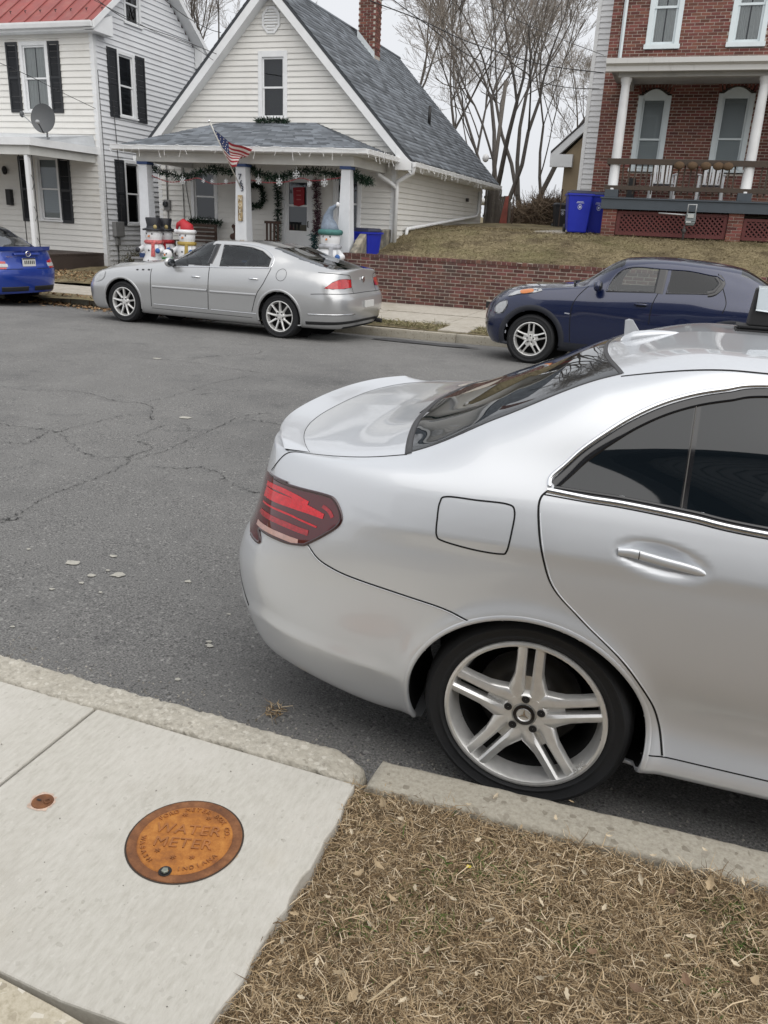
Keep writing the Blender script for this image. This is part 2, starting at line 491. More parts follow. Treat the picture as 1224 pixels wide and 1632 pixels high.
def star_spokes(k, pairs, tin0, tin1, tout, hubr, dep, rim_m, dark_m, fine):
    """pairs of arms; tout = list of (fraction of radius, outer half width)"""
    def f(wheel, rim, fin, side, rr):
        for i in range(k):
            a = R(90 + 360 / k * i)
            ca, sa = math.cos(a), math.sin(a)
            for sg in ((1, -1) if pairs else (1,)):
                m = MB(); ring = []
                for fr, to in tout:
                    q = rr * fr; ti = tin0 + (tin1 - tin0) * fr if pairs else -to
                    d = dep * (1 - fr)**1.4 + (.004 if fr > .97 else 0)
                    pts = [(ti, d + .03), (ti, d + .006), (ti + (to - ti) * .22, d - .001), (ti + (to - ti) * .62, d + .001), (to - (to - ti) * .12, d + .004), (to, d + .011), (to, d + .034)]
                    ring.append([(q, t * sg, e) for t, e in pts])
                vs = [(q * ca - t * sa, -e * side, q * sa + t * ca) for rg in ring for q, t, e in rg]
                n = len(ring[0])
                fs = [(j * n + i2, j * n + i2 + 1, (j + 1) * n + i2 + 1, (j + 1) * n + i2) for j in range(len(ring) - 1) for i2 in range(n - 1)]
                fs += [tuple(range(n)), tuple(range((len(ring) - 1) * n, len(ring) * n))]
                m.add(vs, fs); fin(m, 'spoke', rim_m, wheel, 40)
            if pairs:   # web that closes the slot near the hub and at the rim
                m = MB(); vs = []
                for q in (hubr * .8, hubr * 1.75):
                    for t in (-tin0 * 1.4, tin0 * 1.4):
                        vs.append((q * ca - t * sa, -(dep * .62 + .02) * side, q * sa + t * ca))
                m.add(vs, [(0, 1, 3, 2)]); fin(m, 'slot_web', rim_m, wheel)
        h = MB(); d0 = dep * .72
        h.lathe([(r, -d * side) for r, d in ((hubr * 1.12, d0 + .03), (hubr, d0 + .006), (hubr * .9, d0), (hubr * .55, d0 - .001), (hubr * .5, d0 + .006), (0.001, d0 + .006))], axis='y', n=40)
        hub = fin(h, 'hub', rim_m, wheel)
        cp = MB(); cp.lathe([(r, -d * side) for r, d in ((hubr * .47, d0 + .008), (hubr * .47, d0 - .004), (hubr * .43, d0 - .006), (hubr * .3, d0 - .006), (hubr * .28, d0 - .004), (0.001, d0 - .003))], axis='y', n=36)
        fin(cp, 'centre_cap', rim_m, wheel)
        if fine:
            cp = MB(); cp.lathe([(r, -d * side) for r, d in ((hubr * .475, d0 - .001), (hubr * .475, d0 - .0065), (hubr * .33, d0 - .0068))], axis='y', n=36); fin(cp, 'cap_ring', dark_m, wheel)
        for i in range(5):
            a = R(90 + 72 * i) if pairs else R(126 + 72 * i); q = hubr * .76; m = MB()
            m.lathe([(r, -d * side) for r, d in ((.0135 * hubr / .075, d0 - .0035), (.0115 * hubr / .075, d0 - .003), (.001, d0 - .0028))], (q * math.cos(a), 0, q * math.sin(a)), 'y', 14)
            fin(m, 'lug_recess', MATS['black_plastic'], wheel)
        return hub
    return f
# ================================================================== near silver sedan
mat('black_plastic', (0.012, 0.012, 0.013), 0.55)
mat('black_gloss', (0.008, 0.008, 0.01), 0.12, coat=0.5)
mat('tyre_rubber', (0.0095, 0.010, 0.0115), 0.7, var=0.25, vscale=9, bump=0.15, bscale=300)
mat('wheel_well', (0.008, 0.008, 0.008), 0.95)
mat('brake_steel', (0.10, 0.095, 0.09), 0.5, 0.8)
mat('chrome', (0.80, 0.81, 0.83), 0.10, 1.0)
mat('seam_shadow', (0.006, 0.006, 0.007), 0.9)
def paint(name, col, metal=0.75, rough=0.33, coat=1.0, flake=0.05):
    m = mat(name, col, rough, metal, coat=coat)
    N, L = nodes_of(m); b = N['Principled BSDF']
    return m
paint('silver_paint', (0.665, 0.685, 0.715), 0.45, 0.36)
mat('alloy_silver', (0.74, 0.735, 0.72), 0.32, 0.6, var=0.08, vscale=30)
def dark_glass(name, col=(0.006, 0.009, 0.012)):
    m = mat(name, col, 0.02, 0.0, spec=0.6, coat=0.0); return m
dark_glass('tinted_glass')

KX, KY = -0.258, 3.028           # rear axle and centre line of the silver sedan
KROT = R(0.7)
def merc_place(V, vec=False):
    V = np.asarray(V, float); c, s_ = math.cos(KROT), math.sin(KROT)
    W = np.stack([V[:, 0] * c - V[:, 1] * s_, V[:, 0] * s_ + V[:, 1] * c, V[:, 2]], 1)
    return W if vec else W + np.array([KX, KY, 0.0])
def K(*a): return list(a)
WSB, DCK = 2.3, -0.47
merc_rows = [
    # x, half width, height
    K((-1.13, .62, .30), (-.8, .62, .285), (-.45, .60, .235), (.4, .60, .17), (3.7, .60, .19)),
    K((-1.13, .850, .310), (-.9, .858, .295), (-.42, .866, .228), (.38, .885, .220), (2.6, .885, .220), (3.7, .84, .20)),
    K((-1.13, .874, .365), (-.9, .882, .35), (-.3, .897, .305), (.38, .926, .252), (2.6, .926, .252), (3.7, .86, .30)),
    K((-1.13, .892, .455), (-.8, .898, .445), (-.3, .916, .42), (.4, .894, .36), (2.4, .894, .36), (3.0, .91, .40), (3.7, .88, .42)),
    K((-1.13, .900, .56), (-.8, .905, .56), (-.2, .926, .57), (.4, .912, .52), (1.4, .910, .50), (2.4, .912, .52), (3.0, .918, .55), (3.7, .88, .52)),
    K((-1.13, .885, .70), (-.8, .895, .71), (-.3, .921, .72), (.2, .923, .70), (.8, .921, .68), (2.4, .915, .68), (3.0, .91, .68), (3.7, .84, .60)),
    K((-1.13, .840, .82), (-.8, .862, .835), (-.4, .897, .85), (.1, .913, .855), (.8, .912, .835), (2.4, .895, .79), (3.0, .88, .76), (3.7, .80, .66)),
    K((-1.13, .795, .915), (-.8, .822, .93), (-.45, .862, .94), (0, .884, .95), (.8, .885, .935), (2.3, .855, .88), (3.0, .82, .83), (3.7, .72, .69)),
    K((-1.13, .755, .975), (-.8, .785, .99), (-.45, .822, 1.00), (0, .842, 1.02), (.8, .845, 1.01), (2.2, .80, .95), (3.0, .73, .87), (3.7, .60, .71)),
    K((-1.13, .725, .988), (-.75, .745, 1.000), (-.45, .775, 1.026), (-.2, .785, 1.075), (.1, .790, 1.105), (.6, .795, 1.105), (1.7, .78, 1.08), (2.25, .73, .985), (3.0, .62, .89), (3.7, .50, .72)),
    K((-1.13, .63, .994), (-.75, .655, 1.008), (-.47, .705, 1.045), (-.2, .725, 1.135), (.1, .728, 1.205), (.6, .735, 1.215), (1.5, .72, 1.19), (2.25, .65, 1.00), (3.0, .5, .905), (3.7, .4, .725)),
    K((-1.13, .53, .997), (-.75, .555, 1.013), (-.47, .625, 1.055), (-.2, .665, 1.165), (.1, .665, 1.270), (.5, .665, 1.305), (1.3, .65, 1.295), (2.25, .55, 1.012), (3.0, .4, .915), (3.7, .3, .73)),
    K((-1.13, .40, .999), (-.75, .43, 1.017), (-.5, .50, 1.062), (-.2, .565, 1.185), (.1, .580, 1.308), (.45, .595, 1.365), (1.2, .585, 1.365), (2.28, .45, 1.02), (3.0, .3, .922), (3.7, .2, .732)),
    K((-1.13, .22, 1.001), (-.75, .23, 1.021), (-.53, .27, 1.066), (-.2, .32, 1.205), (.07, .33, 1.328), (.4, .34, 1.395), (1.1, .33, 1.395), (2.32, .25, 1.03), (3.0, .15, .93), (3.7, .1, .735)),
    K((-1.13, 0, 1.002), (-.75, 0, 1.023), (-.56, 0, 1.066), (-.2, 0, 1.212), (.05, 0, 1.335), (.4, 0, 1.403), (1.1, 0, 1.405), (2.35, 0, 1.035), (3.0, 0, .932), (3.7, 0, .736)),
]
ml = Loft(merc_rows, -1.155, 3.70, .62, 3.5, .75, 2.6,
          [(.17, .16), (.26, .10), (.36, .045), (.46, .010), (.58, 0), (.66, .022), (.72, .06), (.80, .085), (.92, .10), (1.0, .105), (1.5, .105)],
          [(.17, .12), (.3, .03), (.45, 0), (.6, .03), (.72, .12), (1.5, .15)], (-1.2, .9), .009, .035, 190)
ml.whole = {'roof_panel', 'rear_glass', 'boot_lid', 'windscreen', 'bonnet', 'rear_bumper', 'front_bumper', 'underbody'}
ml.jmin = int(np.argmax(ml.P[len(ml.X) // 2, :, 2] > .2))
# scoop behind the door handle and a soft crease over the arch
mb = ml.bvh(merc_place, -1)
def merc_hit(px, py):
    d = ray(px, py)
    h = mb.ray_cast(Vector(CAMP), Vector(d / np.linalg.norm(d)))
    if h[0] is None: return None
    q = ml.Q[h[2]]; V = merc_place(ml.P.reshape(-1, 3)[q] * [1, -1, 1]); w = 1 / (np.linalg.norm(V - np.array(h[0]), axis=1) + 1e-5); w /= w.sum()
    nv = ml.P.shape[1]; ss = ml.s[q // nv]; P = ml.P.reshape(-1, 3)[q]
    return float((ss * w).sum()), float((P[:, 0] * w).sum()), float((P[:, 1] * w).sum()), float((P[:, 2] * w).sum())
def mpix(pts):
    out = []
    for p in pts:
        h = merc_hit(*p)
        if h is None: print('MISS', p); continue
        out.append((h[0], h[3]))
    return out
M_door_edge = [(874, 781), (862, 792), (858, 815), (863, 870), (880, 932), (925, 985), (992, 1050), (1034, 1110), (1050, 1150), (1054, 1203)]
M_fuel = [(712, 792), (760, 797), (808, 803), (820, 815), (816, 845), (808, 878), (796, 883), (755, 876), (708, 862), (696, 851), (698, 825), (702, 800)]
M_light_top = [(437, 762), (480, 778), (520, 790), (535, 800), (545, 822), (538, 838), (515, 853), (490, 866), (480, 868), (450, 862), (414, 843)]
M_bump_seam = [(490, 868), (505, 890), (525, 905), (560, 918), (640, 948), (700, 967), (752, 988)]
M_win_top = [(884, 773), (905, 752), (935, 728), (970, 703), (1010, 679), (1060, 656), (1110, 641), (1160, 632), (1223, 627)]
M_win_bot = [(884, 776), (940, 785), (1000, 795), (1100, 815), (1223, 842)]
M_handle = [(985, 880), (1030, 893), (1080, 908), (1122, 918)]
md = {k: mpix(v) for k, v in dict(door=M_door_edge, fuel=M_fuel, light=M_light_top, seam=M_bump_seam, wt=M_win_top, wb=M_win_bot, handle=M_handle).items()}
def merc_build():
    P = MATS['silver_paint']
    # handle scoop pressed into the door skin
    cx, cz = 0.315, 0.888
    dS = (ml.s[:, None] - cx); dZ = (ml.P[..., 2] - (cz - 0.11 * dS)); q = (dS / .135)**2 + (dZ / .047)**2
    msk = (q < 1) & (ml.P[..., 1] > .7)
    ml.P[..., 1] -= np.where(msk, .028 * (1 - np.clip(q, 0, 1))**1.2, 0)
    # pressed character lines: shoulder, lower door, bumper lip
    S_, Z_ = ml.s[:, None], ml.P[..., 2]; side_ = (ml.P[..., 1] > .5)
    def crease(zx, zz, A, w_up, w_dn, s0, s1, f):
        zc = np.interp(ml.s, zx, zz)[:, None]; k = np.clip((S_ - s0) / f, 0, 1) * np.clip((s1 - S_) / f, 0, 1)
        t = np.where(Z_ > zc, 1 - (Z_ - zc) / w_up, 1 - (zc - Z_) / w_dn); ml.P[..., 1] += np.where(side_, A * k * np.clip(t, 0, 1)**1.4, 0)
    crease([-.62, 0, .6, 2.6], [.850, .868, .866, .80], .0085, .085, .055, -.64, 2.7, .25)
    crease([.4, 2.4], [.415, .44], .006, .05, .09, .42, 2.4, .2)
    crease([-1.3, -.9, -.38], [.455, .44, .36], .0065, .05, .08, -1.35, -.36, .12)
    # flared lip round the rear arch
    rr_ = np.hypot((ml.s[:, None] + .006) / 1.075, ml.P[..., 2] - .315)
    ml.P[..., 1] += np.where((ml.P[..., 1] > .6) & (ml.P[..., 2] < .75), .012 * np.exp(-((rr_ - .345) / .030)**2), 0)
    ml.calc()
    root = thing('silver_sedan', 'silver four door sedan with boot spoiler and tinted windows parked beside the dry grass', 'car', (KX, KY, 0))
    wt = md['wt'] + [(.8, 1.328), (1.2, 1.312), (1.45, 1.265), (1.75, 1.12), (1.93, 1.0)]
    wb = md['wb'] + [(1.2, .985), (1.93, .962)]
    win = wt + wb[::-1]
    seam = md['seam']
    bump = [(-3, .742), (-.76, .742)] + seam + [(-.177, .1), (-3, .1)]
    lt = smooth_line([(-1.02, .905), (-.87, .908)] + md['light'] + [(-.95, .700), (-1.06, .70)], 140)
    light = [(-1.32, .868), (-1.2, .885)] + [tuple(q) for q in lt] + [(-1.2, .70), (-1.32, .705)]
    border = [tuple(q) for q in lt[::6]]
    dr = md['door']
    door = dr + [(.95, .293), (.97, .985)]
    door2 = [(.985, .985), (.965, .293), (1.9, .293), (2.05, .5), (2.03, .95)]
    def glass_edge(X): return np.interp(X, [-.5, .13], [.735, .565])
    def region(S, X, Y, Z, side):
        n = np.full(S.shape, 'body_shell', dtype='<U16')
        n[(Z < .30) & (S > .2) & (S < 2.7) & (Y > .55)] = 'side_skirt'
        n[in_poly(S, Z, bump) & (Y > .0)] = 'rear_bumper'
        n[(S > 3.25) & (Z < .62)] = 'front_bumper'
        n[in_poly(S, Z, door)] = 'rear_door'
        n[in_poly(S, Z, door2)] = 'front_door'
        n[in_poly(S, Z, md['fuel'])] = 'fuel_flap'
        base = -.565 + .12 * (Y / .77)**2; top = .045 + .085 * (Y / .57)**2
        n[(X > base) & (X < top) & (Y < glass_edge(X)) & (Z > 1.0)] = 'rear_glass'
        n[(X < base) & (Z > .985) & (Y < .735 * np.clip((X + 1.115 + .02) * 6, .0, 1)) & (Y < .73)] = 'boot_lid'
        n[(X < -.7) & (Z > .745) & (Z <= 1.2) & (Y < .52)] = 'boot_lid'
        n[(X >= top) & (X < 1.36) & (Y < .585) & (Z > 1.3)] = 'roof_panel'
        n[(X >= 1.36) & (X < 2.28) & (Y < .70 - .0 * X) & (Z > np.interp(X, [1.36, 2.28], [1.33, .985]))] = 'windscreen'
        n[(X >= 2.3) & (Z > .72) & (Y < .70)] = 'bonnet'
        iw = in_poly(S, Z, win) & (Z > .95)
        n[iw] = 'side_glass'
        n[iw & (S < .352)] = 'quarter_glass'
        n[iw & (S > .335) & (S < .352)] = 'window_divider'
        n[iw & (S > .93) & (S < .99)] = 'door_pillar'
        n[iw & (S >= .99)] = 'front_glass'
        n[(np.hypot((S + .006) / 1.075, Z - .315) < .338) & (Y > .5) & (Z < .75)] = ''
        n[(np.hypot(X - 2.874, Z - .315) < .335) & (Y > .5) & (Z < .75)] = ''
        n[(Z < .2) & (Y < .6)] = 'underbody'
        return n
    G = MATS['tinted_glass']
    red = bpy.data.materials.new('tail_lens_red'); red.use_nodes = True; MATS['tail_lens_red'] = red
    N, L = nodes_of(red); b = N['Principled BSDF']; b.inputs['Roughness'].default_value = .05; b.inputs['Coat Weight'].default_value = 1.0
    b.inputs['Base Color'].default_value = (.085, .002, .005, 1)
    pm = dict(body_shell=P, side_skirt=P, rear_bumper=P, front_bumper=P, rear_door=P, front_door=P, fuel_flap=P, rear_glass=G, boot_lid=P, roof_panel=P, windscreen=G, bonnet=P,
              side_glass=G, quarter_glass=G, window_divider=MATS['black_gloss'], door_pillar=MATS['black_gloss'], front_glass=G, underbody=MATS['wheel_well'])
    parts = ml.split(region, root, merc_place, pm)
    sm, ch, bk = MATS['seam_shadow'], MATS['chrome'], MATS['black_gloss']
    def lay(pts, w, m, name, par, side=-1, thick=0.0, closed=False, n=80, lift=.0006, off=0.0):
        c = smooth_line(pts, n, closed)
        if np.ndim(w): w = np.interp(np.linspace(0, 1, len(c)), np.linspace(0, 1, len(w)), w)
        Pp, Nn = ml.at(c[:, 0], c[:, 1], side, off)
        return ribbon(Pp, Nn, w, m, name, par, merc_place, thick, closed, lift)
    for side in (-1, 1):
        g = lambda nm: parts[(nm, side)]
        lay(dr, .0062, sm, 'door_gap', g('rear_door'), side, n=140)
        lay([(.975, .985), (.958, .6), (.958, .30)], .006, sm, 'door_gap', g('front_door'), side)
        lay(md['fuel'], .0052, sm, 'flap_gap', g('fuel_flap'), side, closed=True, n=120)
        lay(seam, .0052, sm, 'bumper_gap', root, side, n=100)
        lay([(a, b_ - .0045) for a, b_ in seam], .0035, P, 'rolled_edge', parts['rear_bumper'], side, thick=.0016, n=100)
        lay([(a + .0052, b_ - .002) for a, b_ in dr[2:]], .0035, P, 'rolled_edge', g('rear_door'), side, thick=.0016, n=120)
        lay([(.345, .300), (.8, .297), (1.6, .297), (2.5, .30)], .004, sm, 'skirt_gap', g('side_skirt'), side)
        # window surround: black seal, then bright mouldings above and below
        lay(wt[:-1], .030, bk, 'window_seal', g('side_glass'), side, thick=.003, n=160)
        up = [(a - .012, b_ + .017) for a, b_ in wt[:9]] + [(a, b_ + .020) for a, b_ in wt[9:-1]]
        lay([(-.010, 1.030)] + up, .013, ch, 'bright_moulding', g('side_glass'), side, thick=.006, n=180)
        lay([(a, b_ - .001) for a, b_ in wb], .012, bk, 'window_seal', g('side_glass'), side, thick=.003, n=100)
        lay([(-.014, 1.020)] + [(a, b_ - .0135) for a, b_ in wb[1:]], .0155, ch, 'bright_moulding', g('rear_door'), side, thick=.006, n=120)
        lay([(-.020, 1.008)] + [(a, b_ - .0235) for a, b_ in wb[1:]], .004, sm, 'moulding_gap', g('rear_door'), side, n=120)
        lay([(.343, 1.02), (.343, 1.15), (.343, 1.29)], .0035, MATS['brake_steel'], 'divider_edge', g('window_divider'), side, thick=.002)
        # tail light border and the lamps inside it
        tl = ml.patch(light, side, red, 'tail_light', root, merc_place, .004, .012, False)
        lay(border, .010, mat('lens_border', (.03, .002, .004), .15, coat=1), 'lens_border', tl, side, thick=.006, n=160)
        bright = mat('lens_bright', (.72, .010, .022), .18, coat=1.0, var=.25, vscale=60)
        if 'ribs' not in bright:
            bright['ribs'] = 1; N_, L2 = nodes_of(bright); wv = N_.new('ShaderNodeTexWave'); wv.inputs['Scale'].default_value = 55; wv.inputs['Distortion'].default_value = .4; ge_ = N_.new('ShaderNodeNewGeometry'); L2.new(ge_.outputs['Position'], wv.inputs['Vector'])
            bp_ = N_.new('ShaderNodeBump'); bp_.inputs['Strength'].default_value = .5; bp_.inputs['Distance'].default_value = .002; L2.new(wv.outputs[0], bp_.inputs['Height']); L2.new(bp_.outputs[0], N_['Principled BSDF'].inputs['Normal'])
        clear = mat('lens_clear', (.62, .40, .36), .12, coat=1.0, var=.15, vscale=50)
        lay([(-1.02, .851), (-.86, .856), (-.77, .853), (-.69, .843)], np.interp(np.arange(79), [0, 45, 78], [.034, .030, .016]), bright, 'lamp_bar', tl, side, lift=.0055)
        lay([(-1.02, .876), (-.90, .882), (-.82, .877), (-.76, .868)], .016, bright, 'lamp_bar', tl, side, lift=.0055)
        lay([(-.70, .872), (-.672, .862), (-.656, .846)], .012, mat('lens_mid', (.40, .006, .014), .2, coat=1, var=.4, vscale=90), 'lamp_bar', tl, side, lift=.0055)
        lay([(-1.02, .818), (-.86, .822), (-.78, .816), (-.71, .808)], .006, bright, 'lamp_bar', tl, side, lift=.0055)
        lay([(-1.02, .788), (-.86, .790), (-.78, .786), (-.74, .784)], .018, mat('lens_mid', (.40, .006, .014), .2, coat=1, var=.4, vscale=90), 'lamp_bar', tl, side, lift=.0055)
        lay([(-1.02, .750), (-.88, .752), (-.80, .750), (-.775, .749)], [.02] * 25 + [.016] * 6 if False else .018, clear, 'reversing_lamp', tl, side, lift=.0055)
        # slit in the bumper corner
        lay([(-1.13, .565), (-1.06, .50), (-1.0, .452)], .010, sm, 'bumper_slit', parts['rear_bumper'], side)
        # handle
        hp = np.array([(.200, .8955), (.235, .8975), (.275, .8925), (.32, .886), (.37, .880), (.405, .875), (.428, .868)])
        rad = [.011, .0135, .0135, .0135, .0135, .012, .006]
        pts, nn = ml.at(hp[:, 0], hp[:, 1], side)
        base_y = .9 * 1
        outs = []
        for i, (p, n_) in enumerate(zip(pts, nn)):
            yy = np.interp(hp[i, 0], [.2, .43], [.908, .906]); outs.append(np.array([p[0], side * yy, p[2]]))
        m = MB(); c = smooth_line(outs, 42); rs = np.interp(np.linspace(0, 1, len(c)), np.linspace(0, 1, 7), rad); m.tube(c, rs, 12)
        V = np.array(m.v); yc = np.interp(V[:, 0], [c[0][0], c[-1][0]], [abs(c[0][1]), abs(c[-1][1])]); V[:, 1] = side * (yc + (abs(V[:, 1]) - yc) * .75)
        h = np_mesh('handle', merc_place(V), [f for f in m.f if len(f) == 4], P, parts[('rear_door', side)], True)
        m = MB(); m.tube([outs[1] + np.array([.02, side * .0095, -.012]), outs[1] + np.array([.02, side * .0115, .0]), outs[1] + np.array([.02, side * .0095, .012])], .0012, 5)
        np_mesh('handle_joint', merc_place(np.array(m.v)), [f for f in m.f if len(f) == 4], sm, parts[('rear_door', side)], True)
        # wheel wells and arch lips
        for ax, ra in ((0.0, .338), (2.874, .335)):
            a = np.linspace(R(-38), R(218), 70); Pp, Nn = ml.at(ax + (-.006 + ra * 1.075 * np.cos(a) if ax == 0 else ra * np.cos(a)), .315 + ra * np.sin(a), side)
            ok = Pp[:, 2] > .2
            Pp, Nn, a2 = Pp[ok], Nn[ok], a[ok]; n = len(Pp)
            rad_ = np.stack([np.cos(a2), 0 * a2, np.sin(a2)], 1)
            inn = np.array([0, -side, 0])
            prof = [(.0125, .0002), (.010, .0022), (.004, .0036), (-.002, .0028), (-.0045, -.003), (-.003, -.018), (.012, -.02), (.02, -.12), (.02, -.35)]
            V = np.concatenate([Pp + rad_ * r_ + (Nn * h_ if h_ > -.004 else -inn * h_ * 1.0) for r_, h_ in prof])
            F = [(j * n + i, j * n + i + 1, (j + 1) * n + i + 1, (j + 1) * n + i) for j in range(len(prof) - 1) for i in range(n - 1)]
            F = np.array(F); k = 5 * (n - 1)
            np_mesh('arch_lip', merc_place(V), F[:k], P, root, True)
            np_mesh('wheel_well', merc_place(V), F[k:], MATS['wheel_well'], root, True)
            w = MB(); w.lathe([(.36, side * .53), (.001, side * .53)], (ax, 0, .315), 'y', 30)
            np_mesh('wheel_well', merc_place(np.array(w.v)), [f for f in w.f], MATS['wheel_well'], root)
            sp = star_spokes(5, True, .0085, .0125, [(.2, .056), (.33, .058), (.43, .050), (.55, .043), (.75, .041), (.97, .042)], .070, .014, MATS['alloy_silver'], MATS['black_gloss'], True)
            wh = tyre_rim(root, (ax, side * (.893 if ax == 0 else .885), .315), side, .321, .2445, .25, MATS['tyre_rubber'], MATS['alloy_silver'], MATS['wheel_well'], sp, merc_place)
            d = MB(); d.lathe([(.165, 0), (.165, -side * .012), (.09, -side * .012), (.085, side * .02), (.001, side * .02)], (ax, side * .78, .315), 'y', 40)
            V = np.array(d.v); o = np_mesh('brake_disc', merc_place(V), d.f, MATS['brake_steel'], wh)
            # three-pointed star on the cap
            st = MB(); yc = side * ((.893 if ax == 0 else .885) - .014 * .72 + .0065)
            for q in range(3):
                a_ = R(90 + 120 * q); L_ = .020; t = np.array([math.cos(a_), 0, math.sin(a_)]); u = np.array([-math.sin(a_), 0, math.cos(a_)])
                c_ = np.array([ax, yc, .315]); st.add([c_ + t * L_, c_ + u * .0042, c_ - t * .003 + np.array([0, side * .0012, 0]), c_ - u * .0042], [(0, 1, 2), (0, 2, 3)])
            a_ = np.linspace(0, 2 * math.pi, 30)
            st.tube([(ax + .0215 * math.cos(x), yc, .315 + .0215 * math.sin(x)) for x in a_], .0012, 5, False)
            np_mesh('star_emblem', merc_place(np.array(st.v)), [f if len(f) == 4 else (*f, f[-1]) for f in st.f][6:], MATS['chrome'], wh)
            mesh_obj('star_points', merc_place(np.array(st.v)[:12]), st.f[:6], MATS['chrome'], wh)
            if ax == 0 and side < 0:
                Mx = Matrix.Translation(Vector(merc_place(np.array([[.181, -.8985, .315 - .133]]))[0])) @ Matrix.Rotation(R(54), 4, Vector((0, -1, 0))) @ Matrix.Rotation(R(90), 4, 'X')
                text_mesh('rim_lettering', 'AMG', .024, MATS['alloy_silver'], wh, Mx, .0015, shear=.3)
    # boot seam, glass rims
    up = np.array([0, 0, 1.0])
    def top_pt(x, y):
        i = int(np.clip(np.searchsorted(ml.P[:, -1, 0], x), 1, len(ml.X) - 1)); 
        best = None
        D = (ml.P[..., 0] - x)**2 + (ml.P[..., 1] - abs(y))**2 + np.where(ml.P[..., 2] < .96, 9, 0)
        k = np.unravel_index(np.argmin(D), D.shape); p = ml.P[k].copy(); n_ = ml.N[k].copy()
        p = p + np.array([x - p[0], abs(y) - p[1], 0]); p[2] -= (n_[0] * (x - ml.P[k][0]) + n_[1] * (abs(y) - ml.P[k][1])) / max(n_[2], .2)
        sg = -1 if y < 0 else 1
        return p * [1, sg, 1], n_ * [1, sg, 1]
    def lay_top(xy, w, m, name, par, thick=0.0, n=80, closed=False):
        c = smooth_line(xy, n, closed); q = [top_pt(*p) for p in c]
        return ribbon([a for a, b in q], [b for a, b in q], w, m, name, par, merc_place, thick, closed)
    seal = mat('glass_seal', (.02, .02, .022), .35)
    rg = parts['rear_glass']
    ys = np.linspace(-1, 1, 41)
    lay_top([(-.565 + .12 * (y * .73 / .77)**2, y * .735) for y in ys], .022, seal, 'glass_seal', rg, .003, 120)
    lay_top([(.045 + .085 * (y)**2, y * .565) for y in ys], .014, seal, 'glass_seal', rg, .002, 120)
    for sg in (-1, 1):
        lay_top([(-.5 + .63 * t, sg * np.interp(-.5 + .63 * t, [-.5, .13], [.735, .565])) for t in np.linspace(.08, 1, 20)], .008, seal, 'glass_seal', rg, .002, 80)
        lay_top([(-.46, sg * .738), (-.6, sg * .742), (-.8, sg * .735), (-.93, sg * .722)], .005, sm, 'boot_gap', parts['boot_lid'], 0, 60)
        lay_top([(.13, sg * .585), (.4, sg * .60), (.8, sg * .60), (1.35, sg * .585)], .007, sm, 'roof_gutter', parts['roof_panel'], 0, 60)
    # boot-lid lip spoiler
    j = int(np.argmax(ml.P[len(ml.X) // 4, :, 2] > 5)) or 0
    V = []; ns = 61; prof_n = 7
    for k in range(ns):
        y = -.72 + 1.44 * k / (ns - 1)
        e = -1.045 + .175 * abs(y / .72)**3
        p0, _ = top_pt(e + .075, y); p1, _ = top_pt(e + .012, y)
        f = min(1, (1 - abs(y) / .721) * 14) ** .5
        V += [p0 + [0, 0, .001], p0 + [-.03, 0, .0075 * f + .001], p1 + [-.003, 0, .021 * f], p1 + [-.021, 0, .027 * f], p1 + [-.026, 0, .023 * f], p1 + [-.017, 0, .008 * f - .004], p1 + [-.004, 0, -.03]]
    F = [(k * prof_n + a, k * prof_n + a + 1, (k + 1) * prof_n + a + 1, (k + 1) * prof_n + a) for k in range(ns - 1) for a in range(prof_n - 1)]
    F += [(0, 1, 2, 3), ]
    o = np_mesh('boot_spoiler', merc_place(np.array(V)), F, P, root, True); o.data.set_sharp_from_angle(angle=R(38))
    lay_top([(-1.045 + .175 * abs(y)**3 + .0755, y * .72) for y in ys], .003, sm, 'spoiler_gap', o)
    # roof aerial
    a0, _ = top_pt(.09, 0); m = MB(); n = 11; secs = []
    L_ = .20
    for i, (t, w, h) in enumerate([(0, .012, .012), (.06, .026, .026), (.2, .031, .032), (.45, .029, .026), (.7, .022, .017), (.9, .011, .008), (1, .002, .001)]):
        x = a0[0] + .0 + L_ * t; z0 = top_pt(x, 0)[0][2] - .004
        secs.append([(x, w * math.cos(q), z0 + h * math.sin(q)**.8) for q in np.linspace(0, math.pi, n)])
    vs = [p for s_ in secs for p in s_]; fs = [(i * n + k, i * n + k + 1, (i + 1) * n + k + 1, (i + 1) * n + k) for i in range(len(secs) - 1) for k in range(n - 1)] + [tuple(range(n))]
    m.add(vs, fs); al = mesh_obj('roof_aerial', merc_place(np.array(m.v)), m.f, P, root, True)
    zf = a0[2]
    m = MB(); pr = [(.012, .018), (.008, .072), (.018, .077), (.030, .074), (.062, .030), (.075, .02)]
    n = len(pr); vs = [(a0[0] + x, sg * w_, zf + z) for sg, sc_ in ((-1, 1), (1, 1)) for (x, z), w_ in zip(pr, (.0095, .004, .003, .004, .008, .009))]
    m.add(vs, [tuple(range(n)), tuple(range(n, 2 * n))[::-1]] + [(i, (i + 1) % n, n + (i + 1) % n, n + i) for i in range(n)])
    f = mesh_obj('fin', merc_place(np.array(m.v)), m.f, P, al); bv = f.modifiers.new('b', 'BEVEL'); bv.width = .0025; bv.segments = 2
    # plate and emblem on the boot
    m = MB(); m.box(-1.032, -1.022, -.155, .155, .80, .885); o = mesh_obj('number_plate', merc_place(np.array(m.v)), m.f, mat('plate_white', (.6, .6, .58), .4), root)
    # rooftop box
    return root
merc = merc_build()
